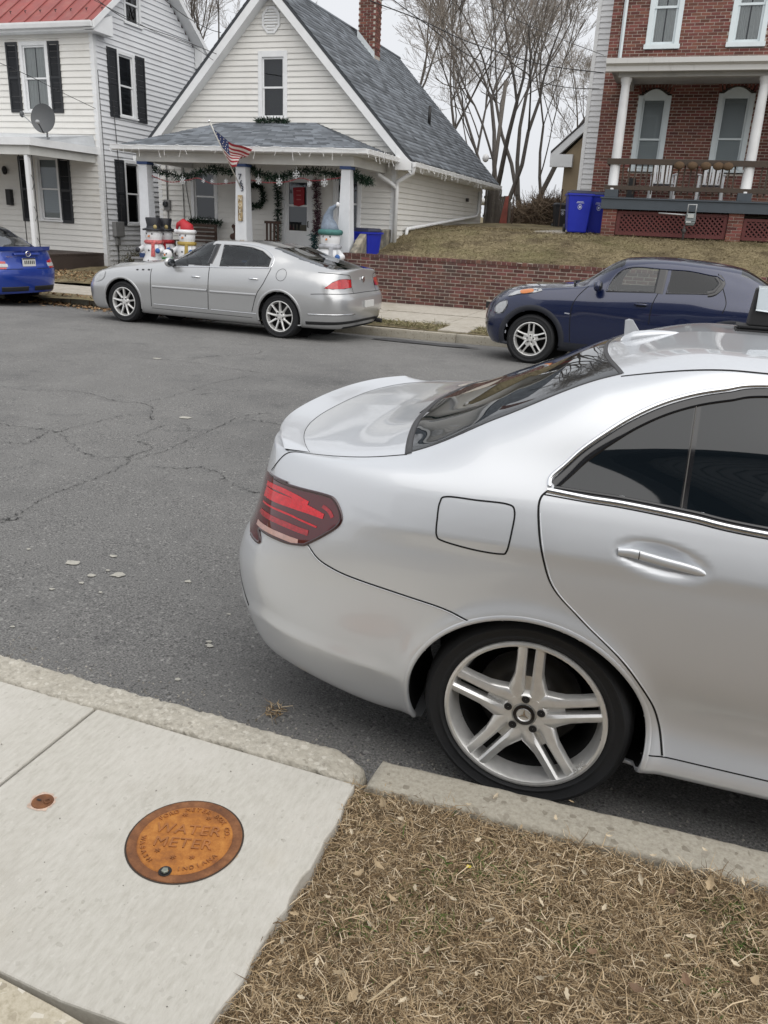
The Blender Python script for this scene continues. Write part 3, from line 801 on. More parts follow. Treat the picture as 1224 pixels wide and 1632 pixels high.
def roof_sign():
    p = onY(1178, 517, 3.22); z = 1.398
    t = thing('rooftop_sign', 'black box with a pale top standing on the roof of the silver sedan', 'roof sign', (p[0], 3.22, z))
    x0 = p[0]
    m = MB()
    for k, (r, h) in enumerate(((.0, 0), (.012, .008), (.004, .014))): m.box(x0 - .012 + r, x0 + .32 - r, 3.17 + r, 3.29 - r, z + h, z + h + .008)
    m.build('base', MATS['black_plastic'], t, bevel=.002)
    m = MB(); m.hexa([(x0 + .025, 3.18, z + .022), (x0 + .30, 3.18, z + .022), (x0 + .025, 3.28, z + .022), (x0 + .30, 3.28, z + .022),
                      (x0 + .035, 3.20, z + .15), (x0 + .29, 3.20, z + .15), (x0 + .035, 3.26, z + .15), (x0 + .29, 3.26, z + .15)])
    m.build('housing', MATS['black_plastic'], t, bevel=.006)
    m = MB(); m.hexa([(x0 + .042, 3.181, z + .075), (x0 + .285, 3.181, z + .055), (x0 + .042, 3.20, z + .1515), (x0 + .285, 3.20, z + .1515),
                      (x0 + .042, 3.178, z + .075), (x0 + .285, 3.178, z + .055), (x0 + .042, 3.258, z + .156), (x0 + .285, 3.258, z + .156)])
    m.build('pale_cover', mat('pale_cover', (.62, .68, .72), .25, coat=.5), t, bevel=.003)
roof_sign()
# ================================================================== ground, kerbs, pavements, grass
def rough_mat(name, cols, scale, rough=0.9, bump=0.3, bscale=200, patch=None, speck=None, stretch=None):
    """granular surface: ramp of colours over fine noise, larger patches, bright grains"""
    m = bpy.data.materials.new(name); m.use_nodes = True; MATS[name] = m
    N, L = nodes_of(m); b = N['Principled BSDF']; b.inputs['Roughness'].default_value = rough; b.inputs['Specular IOR Level'].default_value = .3
    geo = N.new('ShaderNodeNewGeometry'); pos = geo.outputs['Position']
    if stretch:
        mp = N.new('ShaderNodeMapping'); mp.inputs['Scale'].default_value = stretch; L.new(pos, mp.inputs[0]); spos = mp.outputs[0]
    else: spos = pos
    nz = N.new('ShaderNodeTexNoise'); nz.inputs['Scale'].default_value = scale; nz.inputs['Detail'].default_value = 4; nz.inputs['Roughness'].default_value = .7
    L.new(spos, nz.inputs['Vector'])
    rp = N.new('ShaderNodeValToRGB'); e = rp.color_ramp.elements
    e[0].position, e[0].color = cols[0][0], (*cols[0][1], 1); e[1].position, e[1].color = cols[-1][0], (*cols[-1][1], 1)
    for p, c in cols[1:-1]: q = e.new(p); q.color = (*c, 1)
    L.new(nz.outputs[0], rp.inputs[0]); cur = rp.outputs[0]
    for (pc, ps, lo, hi, am) in (patch or []):
        n2 = N.new('ShaderNodeTexNoise'); n2.inputs['Scale'].default_value = ps; n2.inputs['Detail'].default_value = 6; n2.inputs['Roughness'].default_value = .6
        L.new(pos, n2.inputs['Vector'])
        mr = N.new('ShaderNodeMapRange'); mr.inputs[1].default_value = lo; mr.inputs[2].default_value = hi; mr.inputs[4].default_value = am; L.new(n2.outputs[0], mr.inputs[0])
        mx = N.new('ShaderNodeMixRGB'); L.new(mr.outputs[0], mx.inputs[0]); L.new(cur, mx.inputs[1]); mx.inputs[2].default_value = (*pc, 1); cur = mx.outputs[0]
    hgt = nz.outputs[0]
    for (sc_, ss, th, am) in (speck or []):
        vo = N.new('ShaderNodeTexVoronoi'); vo.inputs['Scale'].default_value = ss; L.new(pos, vo.inputs['Vector'])
        sep = N.new('ShaderNodeSeparateColor'); L.new(vo.outputs['Color'], sep.inputs[0])
        mr = N.new('ShaderNodeMapRange'); mr.inputs[1].default_value = th; mr.inputs[2].default_value = th + .04; mr.inputs[4].default_value = am; L.new(sep.outputs[0], mr.inputs[0])
        mx = N.new('ShaderNodeMixRGB'); L.new(mr.outputs[0], mx.inputs[0]); L.new(cur, mx.inputs[1]); mx.inputs[2].default_value = (*sc_, 1); cur = mx.outputs[0]
    L.new(cur, b.inputs['Base Color'])
    n3 = N.new('ShaderNodeTexNoise'); n3.inputs['Scale'].default_value = bscale; n3.inputs['Detail'].default_value = 3; L.new(spos, n3.inputs['Vector'])
    bp = N.new('ShaderNodeBump'); bp.inputs['Strength'].default_value = bump; bp.inputs['Distance'].default_value = .006; L.new(n3.outputs[0], bp.inputs['Height']); L.new(bp.outputs[0], b.inputs['Normal'])
    return m
rough_mat('asphalt', [(.30, (.038, .037, .037)), (.45, (.132, .130, .127)), (.58, (.205, .202, .196)), (.72, (.38, .37, .355))], 120, .92, .55, 150,
          [((.21, .207, .20), 1.1, .45, .75, .6), ((.085, .085, .086), .45, .48, .68, .6), ((.07, .07, .072), 2.6, .58, .75, .5)], [((.40, .39, .37), 85, .965, .6), ((.045, .045, .046), 100, .94, .6)])
rough_mat('new_concrete', [(.3, (.45, .43, .38)), (.5, (.51, .49, .44)), (.72, (.56, .54, .49))], 70, .85, .25, 260,
          [((.60, .575, .53), 2.2, .5, .72, .6), ((.42, .39, .34), 3.1, .54, .75, .35), ((.50, .42, .31), 1.7, .62, .8, .3)], [((.30, .28, .24), 110, .978, .7), ((.62, .60, .55), 130, .975, .6), ((.22, .20, .17), 38, .992, .8)], (1, .3, 1))
rough_mat('old_concrete', [(.3, (.38, .335, .25)), (.5, (.49, .44, .34)), (.72, (.57, .52, .42))], 70, .9, .3, 160, [((.58, .52, .42), 3, .5, .7, .5)], [((.68, .64, .56), 55, .93, .8), ((.25, .21, .15), 65, .95, .7)])
rough_mat('kerb_granite', [(.25, (.30, .28, .235)), (.5, (.44, .41, .35)), (.75, (.58, .55, .48))], 55, .92, .9, 75, [((.33, .30, .24), 3, .5, .7, .55), ((.60, .56, .48), 6, .55, .75, .5)], [((.66, .63, .56), 85, .9, .5), ((.22, .20, .165), 90, .94, .5)])
rough_mat('kerb_concrete', [(.3, (.30, .275, .225)), (.5, (.385, .355, .295)), (.72, (.46, .43, .36))], 75, .92, .4, 120, [((.30, .265, .20), 4, .52, .72, .6), ((.47, .44, .38), 7, .55, .75, .4)], [((.17, .145, .11), 60, .93, .6)])
rough_mat('far_concrete', [(.3, (.32, .29, .245)), (.5, (.40, .37, .32)), (.72, (.46, .43, .38))], 14, .92, .3, 60, [((.27, .24, .19), 1.5, .5, .7, .6)])
rough_mat('soil', [(.3, (.075, .053, .033)), (.5, (.15, .108, .066)), (.72, (.25, .19, .12))], 60, .98, .9, 60, [((.07, .06, .028), 3, .55, .7, .5)])
rough_mat('dry_lawn', [(.3, (.085, .068, .038)), (.5, (.19, .155, .088)), (.72, (.32, .265, .16))], 14, .98, .8, 40, [((.075, .056, .032), 1.3, .45, .62, .85), ((.11, .105, .042), .8, .5, .7, .6), ((.24, .20, .12), 2.2, .58, .75, .6)])

def sheet(name, x0, x1, y0, y1, z, m, parent=None, kind='structure'):
    o = mesh_obj(name, [(x0, y0, z), (x1, y0, z), (x1, y1, z), (x0, y1, z)], [(0, 1, 2, 3)], m, parent)
    if kind: o['kind'] = kind
    return o
def crown(y): return float(pchip([0, 2, 4, 7, 9.5, 11.2, 12.8, 14], [0, 0, .02, .06, .06, .03, -.05, -.07], np.array([y]))[0])
def onRoad(px, py):
    z = 0.05
    for _ in range(8):
        p = onZ(px, py, z); z = crown(p[1])
    return onZ(px, py, z)
_ys = np.linspace(1.6, 13.6, 40)
road = mesh_obj('road', [(x, y, crown(y)) for y in _ys for x in (-200, 200)], [(2 * i, 2 * i + 1, 2 * i + 3, 2 * i + 2) for i in range(39)], MATS['asphalt'], None, True); road['kind'] = 'structure'
sheet('ground', -300, 300, -300, 500, -.06, MATS['dry_lawn'])

# cracks: thin broken openings following the photograph
crk = mat('crack_dark', (.04, .04, .04), 1.0)
def ZP(x, y): return (x / 2.661, 480 + y / 2.661)
cracks = [[(0, 940), (60, 915), (100, 890), (200, 830), (330, 780), (450, 735), (560, 680), (700, 635), (800, 590), (900, 545), (1030, 490), (1150, 475)],
          [(0, 925), (40, 930), (90, 920)], [(370, 655), (480, 665), (560, 655), (640, 630), (620, 605), (590, 596)],
          [(0, 365), (160, 380), (300, 382), (400, 398), (500, 425), (600, 430), (700, 412), (820, 375), (920, 345), (1040, 320)],
          [(0, 520), (100, 535), (200, 548), (250, 555), (300, 540), (440, 505), (560, 480)], [(0, 597), (100, 605), (160, 580), (200, 556)],
          [(150, 185), (300, 205), (500, 230), (700, 250), (850, 265), (1000, 290), (1200, 315)], [(590, 430), (640, 450), (640, 490), (655, 502)],
          [(580, 575), (640, 550), (690, 530)], [(780, 520), (805, 550)], [(850, 705), (920, 725), (960, 762), (1020, 790), (1080, 815), (1130, 800)],
          [(1040, 500), (1120, 512), (1200, 530)], [(770, 255), (900, 235), (1080, 225), (1110, 205)], [(830, 400), (940, 385), (1090, 380)], [(640, 700), (760, 710), (850, 705)],
          [(700, 250), (820, 240), (930, 232)], [(550, 685), (545, 660)], [(80, 105), (200, 112), (330, 118)], [(960, 180), (1100, 190), (1224, 200)], [(250, 560), (330, 630), (390, 655)]]
for c in cracks:
    pts = smooth_line([onRoad(*ZP(*p))[:2] for p in c], 14 * len(c)); n = len(pts)
    j = RNG.normal(0, .012, (n, 2)); pts = pts + j
    wd = np.clip(RNG.gamma(2.2, .0028, n), .0015, .017)
    wd = wd * (1 + .10 * np.linalg.norm(pts, axis=1)) * .36; wd[[0, -1]] = .001
    T = np.gradient(pts, axis=0); T /= np.linalg.norm(T, axis=1, keepdims=True) + 1e-9; B = np.stack([-T[:, 1], T[:, 0]], 1)
    zc = np.array([crown(y) for y in pts[:, 1]]) + .005
    V = np.concatenate([np.c_[pts + B * wd[:, None] * .5, zc], np.c_[pts - B * wd[:, None] * .5, zc]])
    np_mesh('crack', V, [(i, i + 1, n + i + 1, n + i) for i in range(n - 1)], crk, road)
def blob(cx, cy, rx, ry, n=11, z=.004, jit=.3):
    a = np.linspace(0, 2 * math.pi, n, endpoint=False); r = 1 + RNG.normal(0, jit, n) * .6
    return [(cx + rx * q * math.cos(t), cy + ry * q * math.sin(t), z) for t, q in zip(a, np.clip(r, .35, 1.6))], [tuple(range(n))]
flk = mat('pale_fleck', (.40, .385, .34), .9, var=.2, vscale=60)
for px, py, r in [(117, 898, .036), (190, 917, .034), (146, 918, .022), (180, 887, .02), (300, 928, .018), (294, 666, .05), (172, 910, .012), (334, 1030, .016), (333, 1024, .012), (83, 940, .014), (250, 572, .05), (46, 876, .012), (284, 1084, .012), (365, 980, .010), (20, 1000, .01), (130, 930, .012), (160, 945, .01), (410, 760, .0)]:
    if r:
        p = onRoad(px, py); v, f = blob(p[0], p[1], r, r * .75, z=p[2] + .005); mesh_obj('pale_fleck', v, f, flk, road)
for px, py, r in [(760, 548, .9), (700, 551, .6), (640, 545, .5)]:      # worn dark patch by the far gutter
    p = onRoad(px, py); v, f = blob(p[0], p[1], r, .14, 17, p[2] + .02, .25); mesh_obj('tar_patch', v, f, mat('tar', (.055, .055, .057), .9, var=.3, vscale=8), road)

# grit swept into the near gutter and over the slab
def grit(n, xf, yf, zf, r, lab):
    x, y = xf(n), yf(n); s_ = RNG.gamma(2, r / 2, n).clip(.0008, .006); T = np.array([(1, 0, -.3), (-.6, .8, -.3), (-.5, -.8, -.3), (.1, 0, .9)])
    a = RNG.uniform(0, 6.28, n); ca, sa = np.cos(a), np.sin(a); P = T[None] * s_[:, None, None]; V = np.stack([x[:, None] + P[..., 0] * ca[:, None] - P[..., 1] * sa[:, None], y[:, None] + P[..., 0] * sa[:, None] + P[..., 1] * ca[:, None], zf(x, y)[:, None] + P[..., 2] + s_[:, None] * .4], -1).reshape(-1, 3)
    F = (np.array([(0, 1, 3), (1, 2, 3), (2, 0, 3)])[None] + np.arange(n)[:, None, None] * 4).reshape(-1, 3)
    o = np_mesh('grit', V, F, mat('grit_stone', (.24, .225, .20), .95, island=.6)); tag(o, lab, 'grit', kind='stuff')
grit(3500, lambda n: RNG.uniform(-3.2, 2.5, n), lambda n: 2.05 + np.abs(RNG.normal(0, .12, n)), lambda x, y: np.array([crown(q) for q in y]), .0035, 'fine grit and small stones swept along the near gutter')
grit(260, lambda n: RNG.uniform(-2.9, -.7, n), lambda n: RNG.uniform(1.0, 1.86, n), lambda x, y: np.full_like(x, .1305), .0014, 'tiny specks of grit scattered on the pale slabs')
# ---- near kerbs
def kerb_bar(name, x0, x1, y0a, y1a, y0b, y1b, ztop, m, parent, rough, seg, end0=0.0, end1=0.0, nx=None):
    """bar along x; (y0,y1) at each end; grid skin with rounded arrises and rough faces"""
    nx = nx or max(4, int((x1 - x0) / seg)); prof = []
    for t in np.linspace(0, 1, 5): prof.append((1.0, -.08 + (ztop + .08 - .015) * t))          # road face
    prof += [(.97, ztop - .004)] + [(u, ztop) for u in np.linspace(.9, .08, 9)] + [(.02, ztop - .004), (0, ztop - .02), (0, -.08)]
    V = []; k = len(prof)
    for i in range(nx + 1):
        t = i / nx; x = x0 + (x1 - x0) * t; ya, yb = y0a + (y0b - y0a) * t, y1a + (y1b - y1a) * t
        e = min(1, (x - x0) / end0 if end0 else 1, (x1 - x) / end1 if end1 else 1); e = max(e, 0)**.5
        for (u, z) in prof:
            uu = .5 + (u - .5) * (.55 + .45 * e) if e < 1 else u
            dz = -(1 - e) * .06 if z > .02 else 0
            V.append((x, ya + (yb - ya) * uu, z + dz))
    V = np.array(V)
    ph = RNG.uniform(0, 9, 6)
    nzv = (np.sin(V[:, 0] * 31 + ph[0] + V[:, 1] * 17) + np.sin(V[:, 0] * 53 + ph[1] - V[:, 1] * 61) + np.sin(V[:, 0] * 11 + ph[2])) / 3 + RNG.normal(0, .5, len(V))
    V[:, 2] += np.where(V[:, 2] > .03, nzv * rough, 0); V[:, 1] += RNG.normal(0, rough * .8, len(V)) + np.sin(V[:, 0] * 9 + ph[3]) * rough
    F = [(i * k + j, (i + 1) * k + j, (i + 1) * k + j + 1, i * k + j + 1) for i in range(nx) for j in range(k - 1)]
    F += [tuple(range(k)), tuple(range(nx * k, nx * k + k))[::-1]]
    return mesh_obj(name, V, F, m, parent, True)
near_kerb = kerb_bar('kerb', -.672, 2.6, 1.862, 1.997, 1.975, 2.12, .135, MATS['kerb_concrete'], None, .0011, .03, .02, 0)
near_kerb['kind'] = 'structure'
kerb_bar('kerb_stone', 2.61, 6.0, 1.975, 2.12, 2.0, 2.15, .135, MATS['kerb_concrete'], near_kerb, .001, .2)
kerb_bar('kerb_stone', 6.01, 40.0, 2.0, 2.15, 2.1, 2.25, .135, MATS['kerb_concrete'], near_kerb, .001, 1.0)
granite = kerb_bar('granite_kerb', -3.2, -.682, 1.905, 2.055, 1.870, 1.990, .137, MATS['kerb_granite'], None, .0034, .014, 0, .11)
granite['kind'] = 'structure'
kerb_bar('kerb_stone', -6.0, -3.21, 1.93, 2.09, 1.905, 2.055, .137, MATS['kerb_granite'], granite, .003, .1)
kerb_bar('kerb_stone', -40.0, -6.01, 2.1, 2.25, 1.93, 2.09, .137, MATS['kerb_granite'], granite, .003, 1.0)

# ---- near pavement slabs
def slab(name, poly, z0, z1, m, parent, bev=.006):
    b = MB(); b.prism(poly, z0, z1, 2); return b.build(name, m, parent, bevel=bev)
walk = mesh_obj('pavement', [(-40, -3.2, .05), (-.9, -3.2, .05), (-.72, 1.86, .05), (-40, 2.1, .05)], [(0, 1, 2, 3)], MATS['soil'])
walk['kind'] = 'structure'
gx = lambda y: -.672 + .004 * math.sin(y * 23) + .006 * math.sin(y * 9 + 1)
edge = [(gx(y) + RNG.normal(0, .0025) - (.010 if 1.38 < y < 1.5 else 0), y) for k, y in enumerate(np.linspace(.985, 1.862, 26))]
slab('paving_slab', [(-1.622, .992), *[(x, .992 - .03 * t) for x, t in ((-1.3, .1), (-1.0, .6))], *edge, (-1.1, 1.872), (-1.622, 1.886)], .02, .13, MATS['new_concrete'], walk)
slab('paving_slab', [(-2.9, 1.005), (-1.632, .992), (-1.632, 1.886), (-2.9, 1.91)], .02, .1305, MATS['new_concrete'], walk)
slab('paving_slab', [(-4.3, 1.02), (-2.91, 1.005), (-2.91, 1.91), (-4.3, 1.93)], .02, .13, MATS['new_concrete'], walk)
slab('paving_slab', [(-30, 1.02), (-4.31, 1.02), (-4.31, 1.93), (-30, 2.07)], .02, .13, MATS['new_concrete'], walk)
slab('paving_slab', [(-2.4, -.5), (-.66, -.5), (-.70, .93), (-.85, .945), (-1.0, .962), (-1.2, .978), (-2.4, .99)], .02, .126, MATS['old_concrete'], walk)
slab('paving_slab', [(-6, -.5), (-2.41, -.5), (-2.41, .99), (-6, 1.0)], .02, .125, MATS['old_concrete'], walk)

# ---- near verge: soil, straw, leaves
nx, ny = 90, 70
gxs = np.linspace(-.70, 3.2, nx); gys = np.linspace(-.6, 1.875, ny)
GX, GY = np.meshgrid(gxs, gys, indexing='ij')
def verge_h(x, y):
    return .112 + .012 * np.sin(x * 5.1 + y * 3) * np.cos(y * 6.3) + .006 * np.sin(x * 17 + y * 11) - .02 * np.exp(-((x + .66) / .05)**2)
GZ = verge_h(GX, GY) + RNG.normal(0, .0022, GX.shape)
idx = np.arange(nx * ny).reshape(nx, ny)
verge = np_mesh('verge_soil', np.stack([GX, GY, GZ], -1).reshape(-1, 3), np.stack([idx[:-1, :-1], idx[1:, :-1], idx[1:, 1:], idx[:-1, 1:]], -1).reshape(-1, 4), MATS['soil'], None, True)
verge['kind'] = 'structure'
def blade_mat(name, stops):
    m = bpy.data.materials.new(name); m.use_nodes = True; MATS[name] = m
    N, L = nodes_of(m); b = N['Principled BSDF']; b.inputs['Roughness'].default_value = .8; b.inputs['Specular IOR Level'].default_value = .15
    g = N.new('ShaderNodeNewGeometry'); rp = N.new('ShaderNodeValToRGB'); e = rp.color_ramp.elements
    e[0].position, e[0].color = stops[0][0], (*stops[0][1], 1); e[1].position, e[1].color = stops[-1][0], (*stops[-1][1], 1)
    for p, c in stops[1:-1]: q = e.new(p); q.color = (*c, 1)
    L.new(g.outputs['Random Per Island'], rp.inputs[0]); L.new(rp.outputs[0], b.inputs['Base Color'])
    return m
straw_m = blade_mat('straw', [(0, (.075, .046, .025)), (.2, (.19, .128, .07)), (.55, (.40, .292, .17)), (.85, (.59, .46, .30)), (1, (.71, .60, .44))])
green_m = blade_mat('green_blade', [(0, (.04, .075, .016)), (.6, (.08, .14, .03)), (1, (.15, .19, .06))])
def blades(name, n, area, length, width, hfun, m, lean=.25, dens=None, parent=None, up=.02):
    """n bent two-segment blades lying in a tangle"""
    x = RNG.uniform(area[0], area[1], n); y = RNG.uniform(area[2], area[3], n)
    if dens is not None:
        k = RNG.uniform(0, 1, n) < dens(x, y); x, y = x[k], y[k]; n = len(x)
    a = RNG.uniform(0, 2 * math.pi, n); L_ = length * RNG.gamma(4, .25, n).clip(.3, 2.2); w = width * RNG.uniform(.6, 1.4, n)
    el = np.abs(RNG.normal(0, lean, n)).clip(0, 1.35); bend = RNG.normal(0, .6, n)
    z0 = hfun(x, y) + RNG.uniform(-.004, up, n) * 1.0
    d1 = np.stack([np.cos(a) * np.cos(el), np.sin(a) * np.cos(el), np.sin(el)], 1)
    e2 = el * .3 - RNG.uniform(0, .5, n) * (el > .1); a2 = a + bend
    d2 = np.stack([np.cos(a2) * np.cos(e2), np.sin(a2) * np.cos(e2), np.sin(e2)], 1)
    p0 = np.stack([x, y, z0], 1); p1 = p0 + d1 * L_[:, None] * .5; p2 = p1 + d2 * L_[:, None] * .5
    for p in (p1, p2): p[:, 2] = np.maximum(p[:, 2], hfun(p[:, 0], p[:, 1]) + .001)
    s1 = np.stack([-np.sin(a), np.cos(a), RNG.normal(0, .5, n)], 1) * w[:, None] * .5
    V = np.stack([p0 - s1, p0 + s1, p1 + s1 * .85, p1 - s1 * .85, p2], 1).reshape(-1, 3)
    b = np.arange(n)[:, None] * 5
    F = np.concatenate([b + [0, 1, 2], b + [0, 2, 3], b + [3, 2, 4]], 0)
    o = np_mesh(name, V, F, m, parent); o['kind'] = 'stuff'
    return o
def patch(x, y):
    return .5 + .5 * np.sin(x * 6.1 + 2 * np.sin(y * 4.3)) * np.cos(y * 7.2 + 1.3 * np.sin(x * 5))
s1 = blades('dry_grass', 95000, (-.69, 1.25, .75, 1.885), .036, .0014, verge_h, straw_m, .28, lambda x, y: .5 + .5 * patch(x, y), None, .022)
tag(s1, 'tangled straw coloured dry grass covering the verge', 'dry grass')
s1b = blades('dry_grass', 14000, (-.69, 1.25, .75, 1.885), .06, .0022, verge_h, straw_m, .35, lambda x, y: patch(x * 1.7, y * 1.3)**2, None, .03)
tag(s1b, 'longer loose straws lying over the matted verge grass', 'dry grass')
s2 = blades('dry_grass', 5000, (1.35, 3.1, -.4, 1.9), .06, .004, verge_h, straw_m, .3)
tag(s2, 'thin dry grass on the far stretch of the verge', 'dry grass')
s2b = blades('dry_grass', 5000, (-.65, 1.35, -.4, .72), .06, .004, verge_h, straw_m, .3)
tag(s2b, 'thin dry grass on the verge next to the old pavement', 'dry grass')
gp = [onZ(p[0], p[1], .12) for p in ((700, 1400), (690, 1480), (640, 1430), (820, 1400), (1110, 1560), (920, 1510), (870, 1300), (1180, 1510), (560, 1470), (1160, 1450), (760, 1390))]
def gdens(x, y):
    d = np.zeros_like(x)
    for p in gp: d = np.maximum(d, np.exp(-(((x - p[0]) / .045)**2 + ((y - p[1]) / .035)**2)))
    return d * .9 + .02
s3 = blades('green_grass', 34000, (-.65, .9, .8, 1.85), .032, .0020, verge_h, green_m, .75, gdens, None, .012)
tag(s3, 'small green shoots coming up through the straw', 'grass')
# scattered leaves: every one an object
leaf_m = [mat('leaf_pale', (.52, .44, .32), .7, rnd=.25), mat('leaf_tan', (.38, .29, .18), .75, rnd=.3), mat('leaf_brown', (.20, .125, .075), .75, rnd=.3)]
def leaf_mesh(L_, w, m, curl):
    t = np.linspace(0, 1, 7); wd = np.sin(t * math.pi)**.8 * w * (1 + .25 * np.sin(t * 17)); z = curl * (t - .5)**2 * 4 * L_
    v = [(L_ * (a - .5), b * .5, c + abs(b) * .3) for a, b, c in zip(t, wd, z)] + [(L_ * (a - .5), 0, c) for a, b, c in zip(t, wd, z)] + [(L_ * (a - .5), -b * .5, c + abs(b) * .2) for a, b, c in zip(t, wd, z)]
    f = [(r * 7 + i, r * 7 + i + 1, (r + 1) * 7 + i + 1, (r + 1) * 7 + i) for r in range(2) for i in range(6)]
    me = bpy.data.meshes.new('leaf'); me.from_pydata(v, [], f); me.materials.append(m); me.update(); return me
lm = [leaf_mesh(.024, .009, leaf_m[0], .15), leaf_mesh(.018, .008, leaf_m[0], .25), leaf_mesh(.032, .016, leaf_m[1], .3), leaf_mesh(.030, .018, leaf_m[2], .25), leaf_mesh(.021, .0075, leaf_m[1], .1)]
lab = ['small pale papery seed wing lying on the dry verge grass', 'tiny pale papery seed wing lying on the dry verge grass', 'curled tan leaf lying on the dry verge grass', 'dark brown leaf lying on the dry verge grass', 'thin tan leaf sliver lying on the dry verge grass']
spots = [(505, 1540), (660, 1420), (885, 1310), (910, 1285), (1000, 1440), (860, 1450), (1060, 1540), (1090, 1580), (560, 1330), (690, 1300), (745, 1290), (830, 1320), (625, 1440), (600, 1385), (720, 1440), (890, 1370), (1020, 1410), (1120, 1370), (1180, 1420), (1150, 1480), (1215, 1500), (980, 1490), (940, 1530), (860, 1575), (760, 1560), (700, 1590), (640, 1610), (560, 1600), (480, 1600), (450, 1500), (430, 1540), (520, 1430), (570, 1400), (1010, 1590), (1140, 1600), (1200, 1570), (780, 1480), (740, 1510), (800, 1410), (930, 1400), (1070, 1430), (1100, 1500), (900, 1600), (610, 1290), (640, 1310), (790, 1270), (1050, 1480), (1170, 1540), (680, 1520), (540, 1560), (470, 1450), (840, 1500), (960, 1460), (1130, 1420), (1040, 1370), (970, 1340), (860, 1390), (760, 1350), (700, 1350), (590, 1480)]
for i, (px, py) in enumerate(spots):
    k = int(RNG.choice(5, p=[.34, .22, .2, .12, .12])); p = onZ(px, py, .135)
    o = bpy.data.objects.new('dry_leaf', lm[k]); COL.objects.link(o)
    o.location = (p[0], p[1], float(verge_h(p[0], p[1])) + .040); o.rotation_euler = (RNG.normal(0, .3), RNG.normal(0, .3), RNG.uniform(0, 6.28)); s_ = RNG.uniform(.85, 1.35); o.scale = (s_, s_, s_)
    tag(o, lab[k], 'leaf', 'scattered leaves and seed wings on the near verge')
o = mesh_obj('yellow_scrap', [(0, 0, 0), (.012, .002, .002), (.013, .012, .0), (.002, .010, .003)], [(0, 1, 2, 3)], mat('yellow_scrap', (.62, .50, .05), .6)); o.location = onZ(742, 1383, .142)
tag(o, 'tiny bright yellow scrap lying among the dry grass', 'litter')
tw = MB(); tw.tube([onZ(585, 1598, .14), onZ(610, 1580, .15), onZ(640, 1556, .143)], .002, 5); tag(tw.build('twig', mat('twig_tan', (.50, .40, .26), .8)), 'thin pale bent twig lying on the dry grass', 'twig')
for px, py in ((437, 1136),):
    p = onRoad(px, py); o = blades('grass_wisp', 40, (p[0] - .03, p[0] + .03, p[1] - .03, p[1] + .03), .05, .003, lambda x, y: np.array([crown(q) for q in y]) + .004, straw_m, .2)
    tag(o, 'small wisp of dry straw lying on the asphalt near the kerb', 'straw')

# ---- rusty water meter lid and valve cap
rust = bpy.data.materials.new('rusty_iron'); rust.use_nodes = True; MATS['rusty_iron'] = rust
def rust_nodes(m, a, b_, c):
    N, L = nodes_of(m); b = N['Principled BSDF']; b.inputs['Roughness'].default_value = .75; b.inputs['Specular IOR Level'].default_value = .3
    g = N.new('ShaderNodeNewGeometry'); n1 = N.new('ShaderNodeTexNoise'); n1.inputs['Scale'].default_value = 16; n1.inputs['Detail'].default_value = 8; n1.inputs['Roughness'].default_value = .7
    L.new(g.outputs['Position'], n1.inputs['Vector']); rp = N.new('ShaderNodeValToRGB'); e = rp.color_ramp.elements
    e[0].position, e[0].color = .3, (*a, 1); e[1].position, e[1].color = .68, (*c, 1); q = e.new(.5); q.color = (*b_, 1)
    L.new(n1.outputs[0], rp.inputs[0]); L.new(rp.outputs[0], b.inputs['Base Color'])
    n2 = N.new('ShaderNodeTexNoise'); n2.inputs['Scale'].default_value = 220; L.new(g.outputs['Position'], n2.inputs['Vector'])
    bp = N.new('ShaderNodeBump'); bp.inputs['Strength'].default_value = .5; bp.inputs['Distance'].default_value = .003; L.new(n2.outputs[0], bp.inputs['Height']); L.new(bp.outputs[0], b.inputs['Normal'])
rust_nodes(rust, (.20, .075, .03), (.40, .155, .035), (.55, .245, .06))
rd = bpy.data.materials.new('dark_rust'); rd.use_nodes = True; MATS['dark_rust'] = rd; rust_nodes(rd, (.11, .05, .028), (.20, .085, .038), (.31, .14, .06))
mc = (onZ(200, 1342, .13) + onZ(389, 1336, .13)) / 2; mr_ = np.linalg.norm(onZ(200, 1342, .13) - onZ(389, 1336, .13)) / 2 * .945
mt = thing('water_meter_lid', 'round rusty orange iron lid lettered WATER METER set in the concrete slab', 'meter lid', (mc[0], mc[1], .13))
m = MB(); m.lathe([(mr_ + .004, .1312), (mr_ + .003, .1335), (mr_ - .002, .1345), (mr_ - .018, .1342), (mr_ - .020, .1325), (mr_ - .022, .1322)], (mc[0], mc[1], 0), 'z', 72)
m.build('ring', MATS['dark_rust'], mt, auto=40)
m = MB(); m.lathe([(mr_ - .022, .1322), (mr_ - .024, .1340), (mr_ - .026, .1348), (.08, .1352), (.001, .1355)], (mc[0], mc[1], 0), 'z', 72)
lid = m.build('lid', rust, mt, auto=40)
m = MB(); m.lathe([(mr_ + .0085, .1311), (mr_ + .003, .1313)], (mc[0], mc[1], 0), 'z', 72); m.build('joint', mat('joint_shade', (.045, .035, .028), .95), mt)  # shadow gap round the lid, painted as a thin dark ring
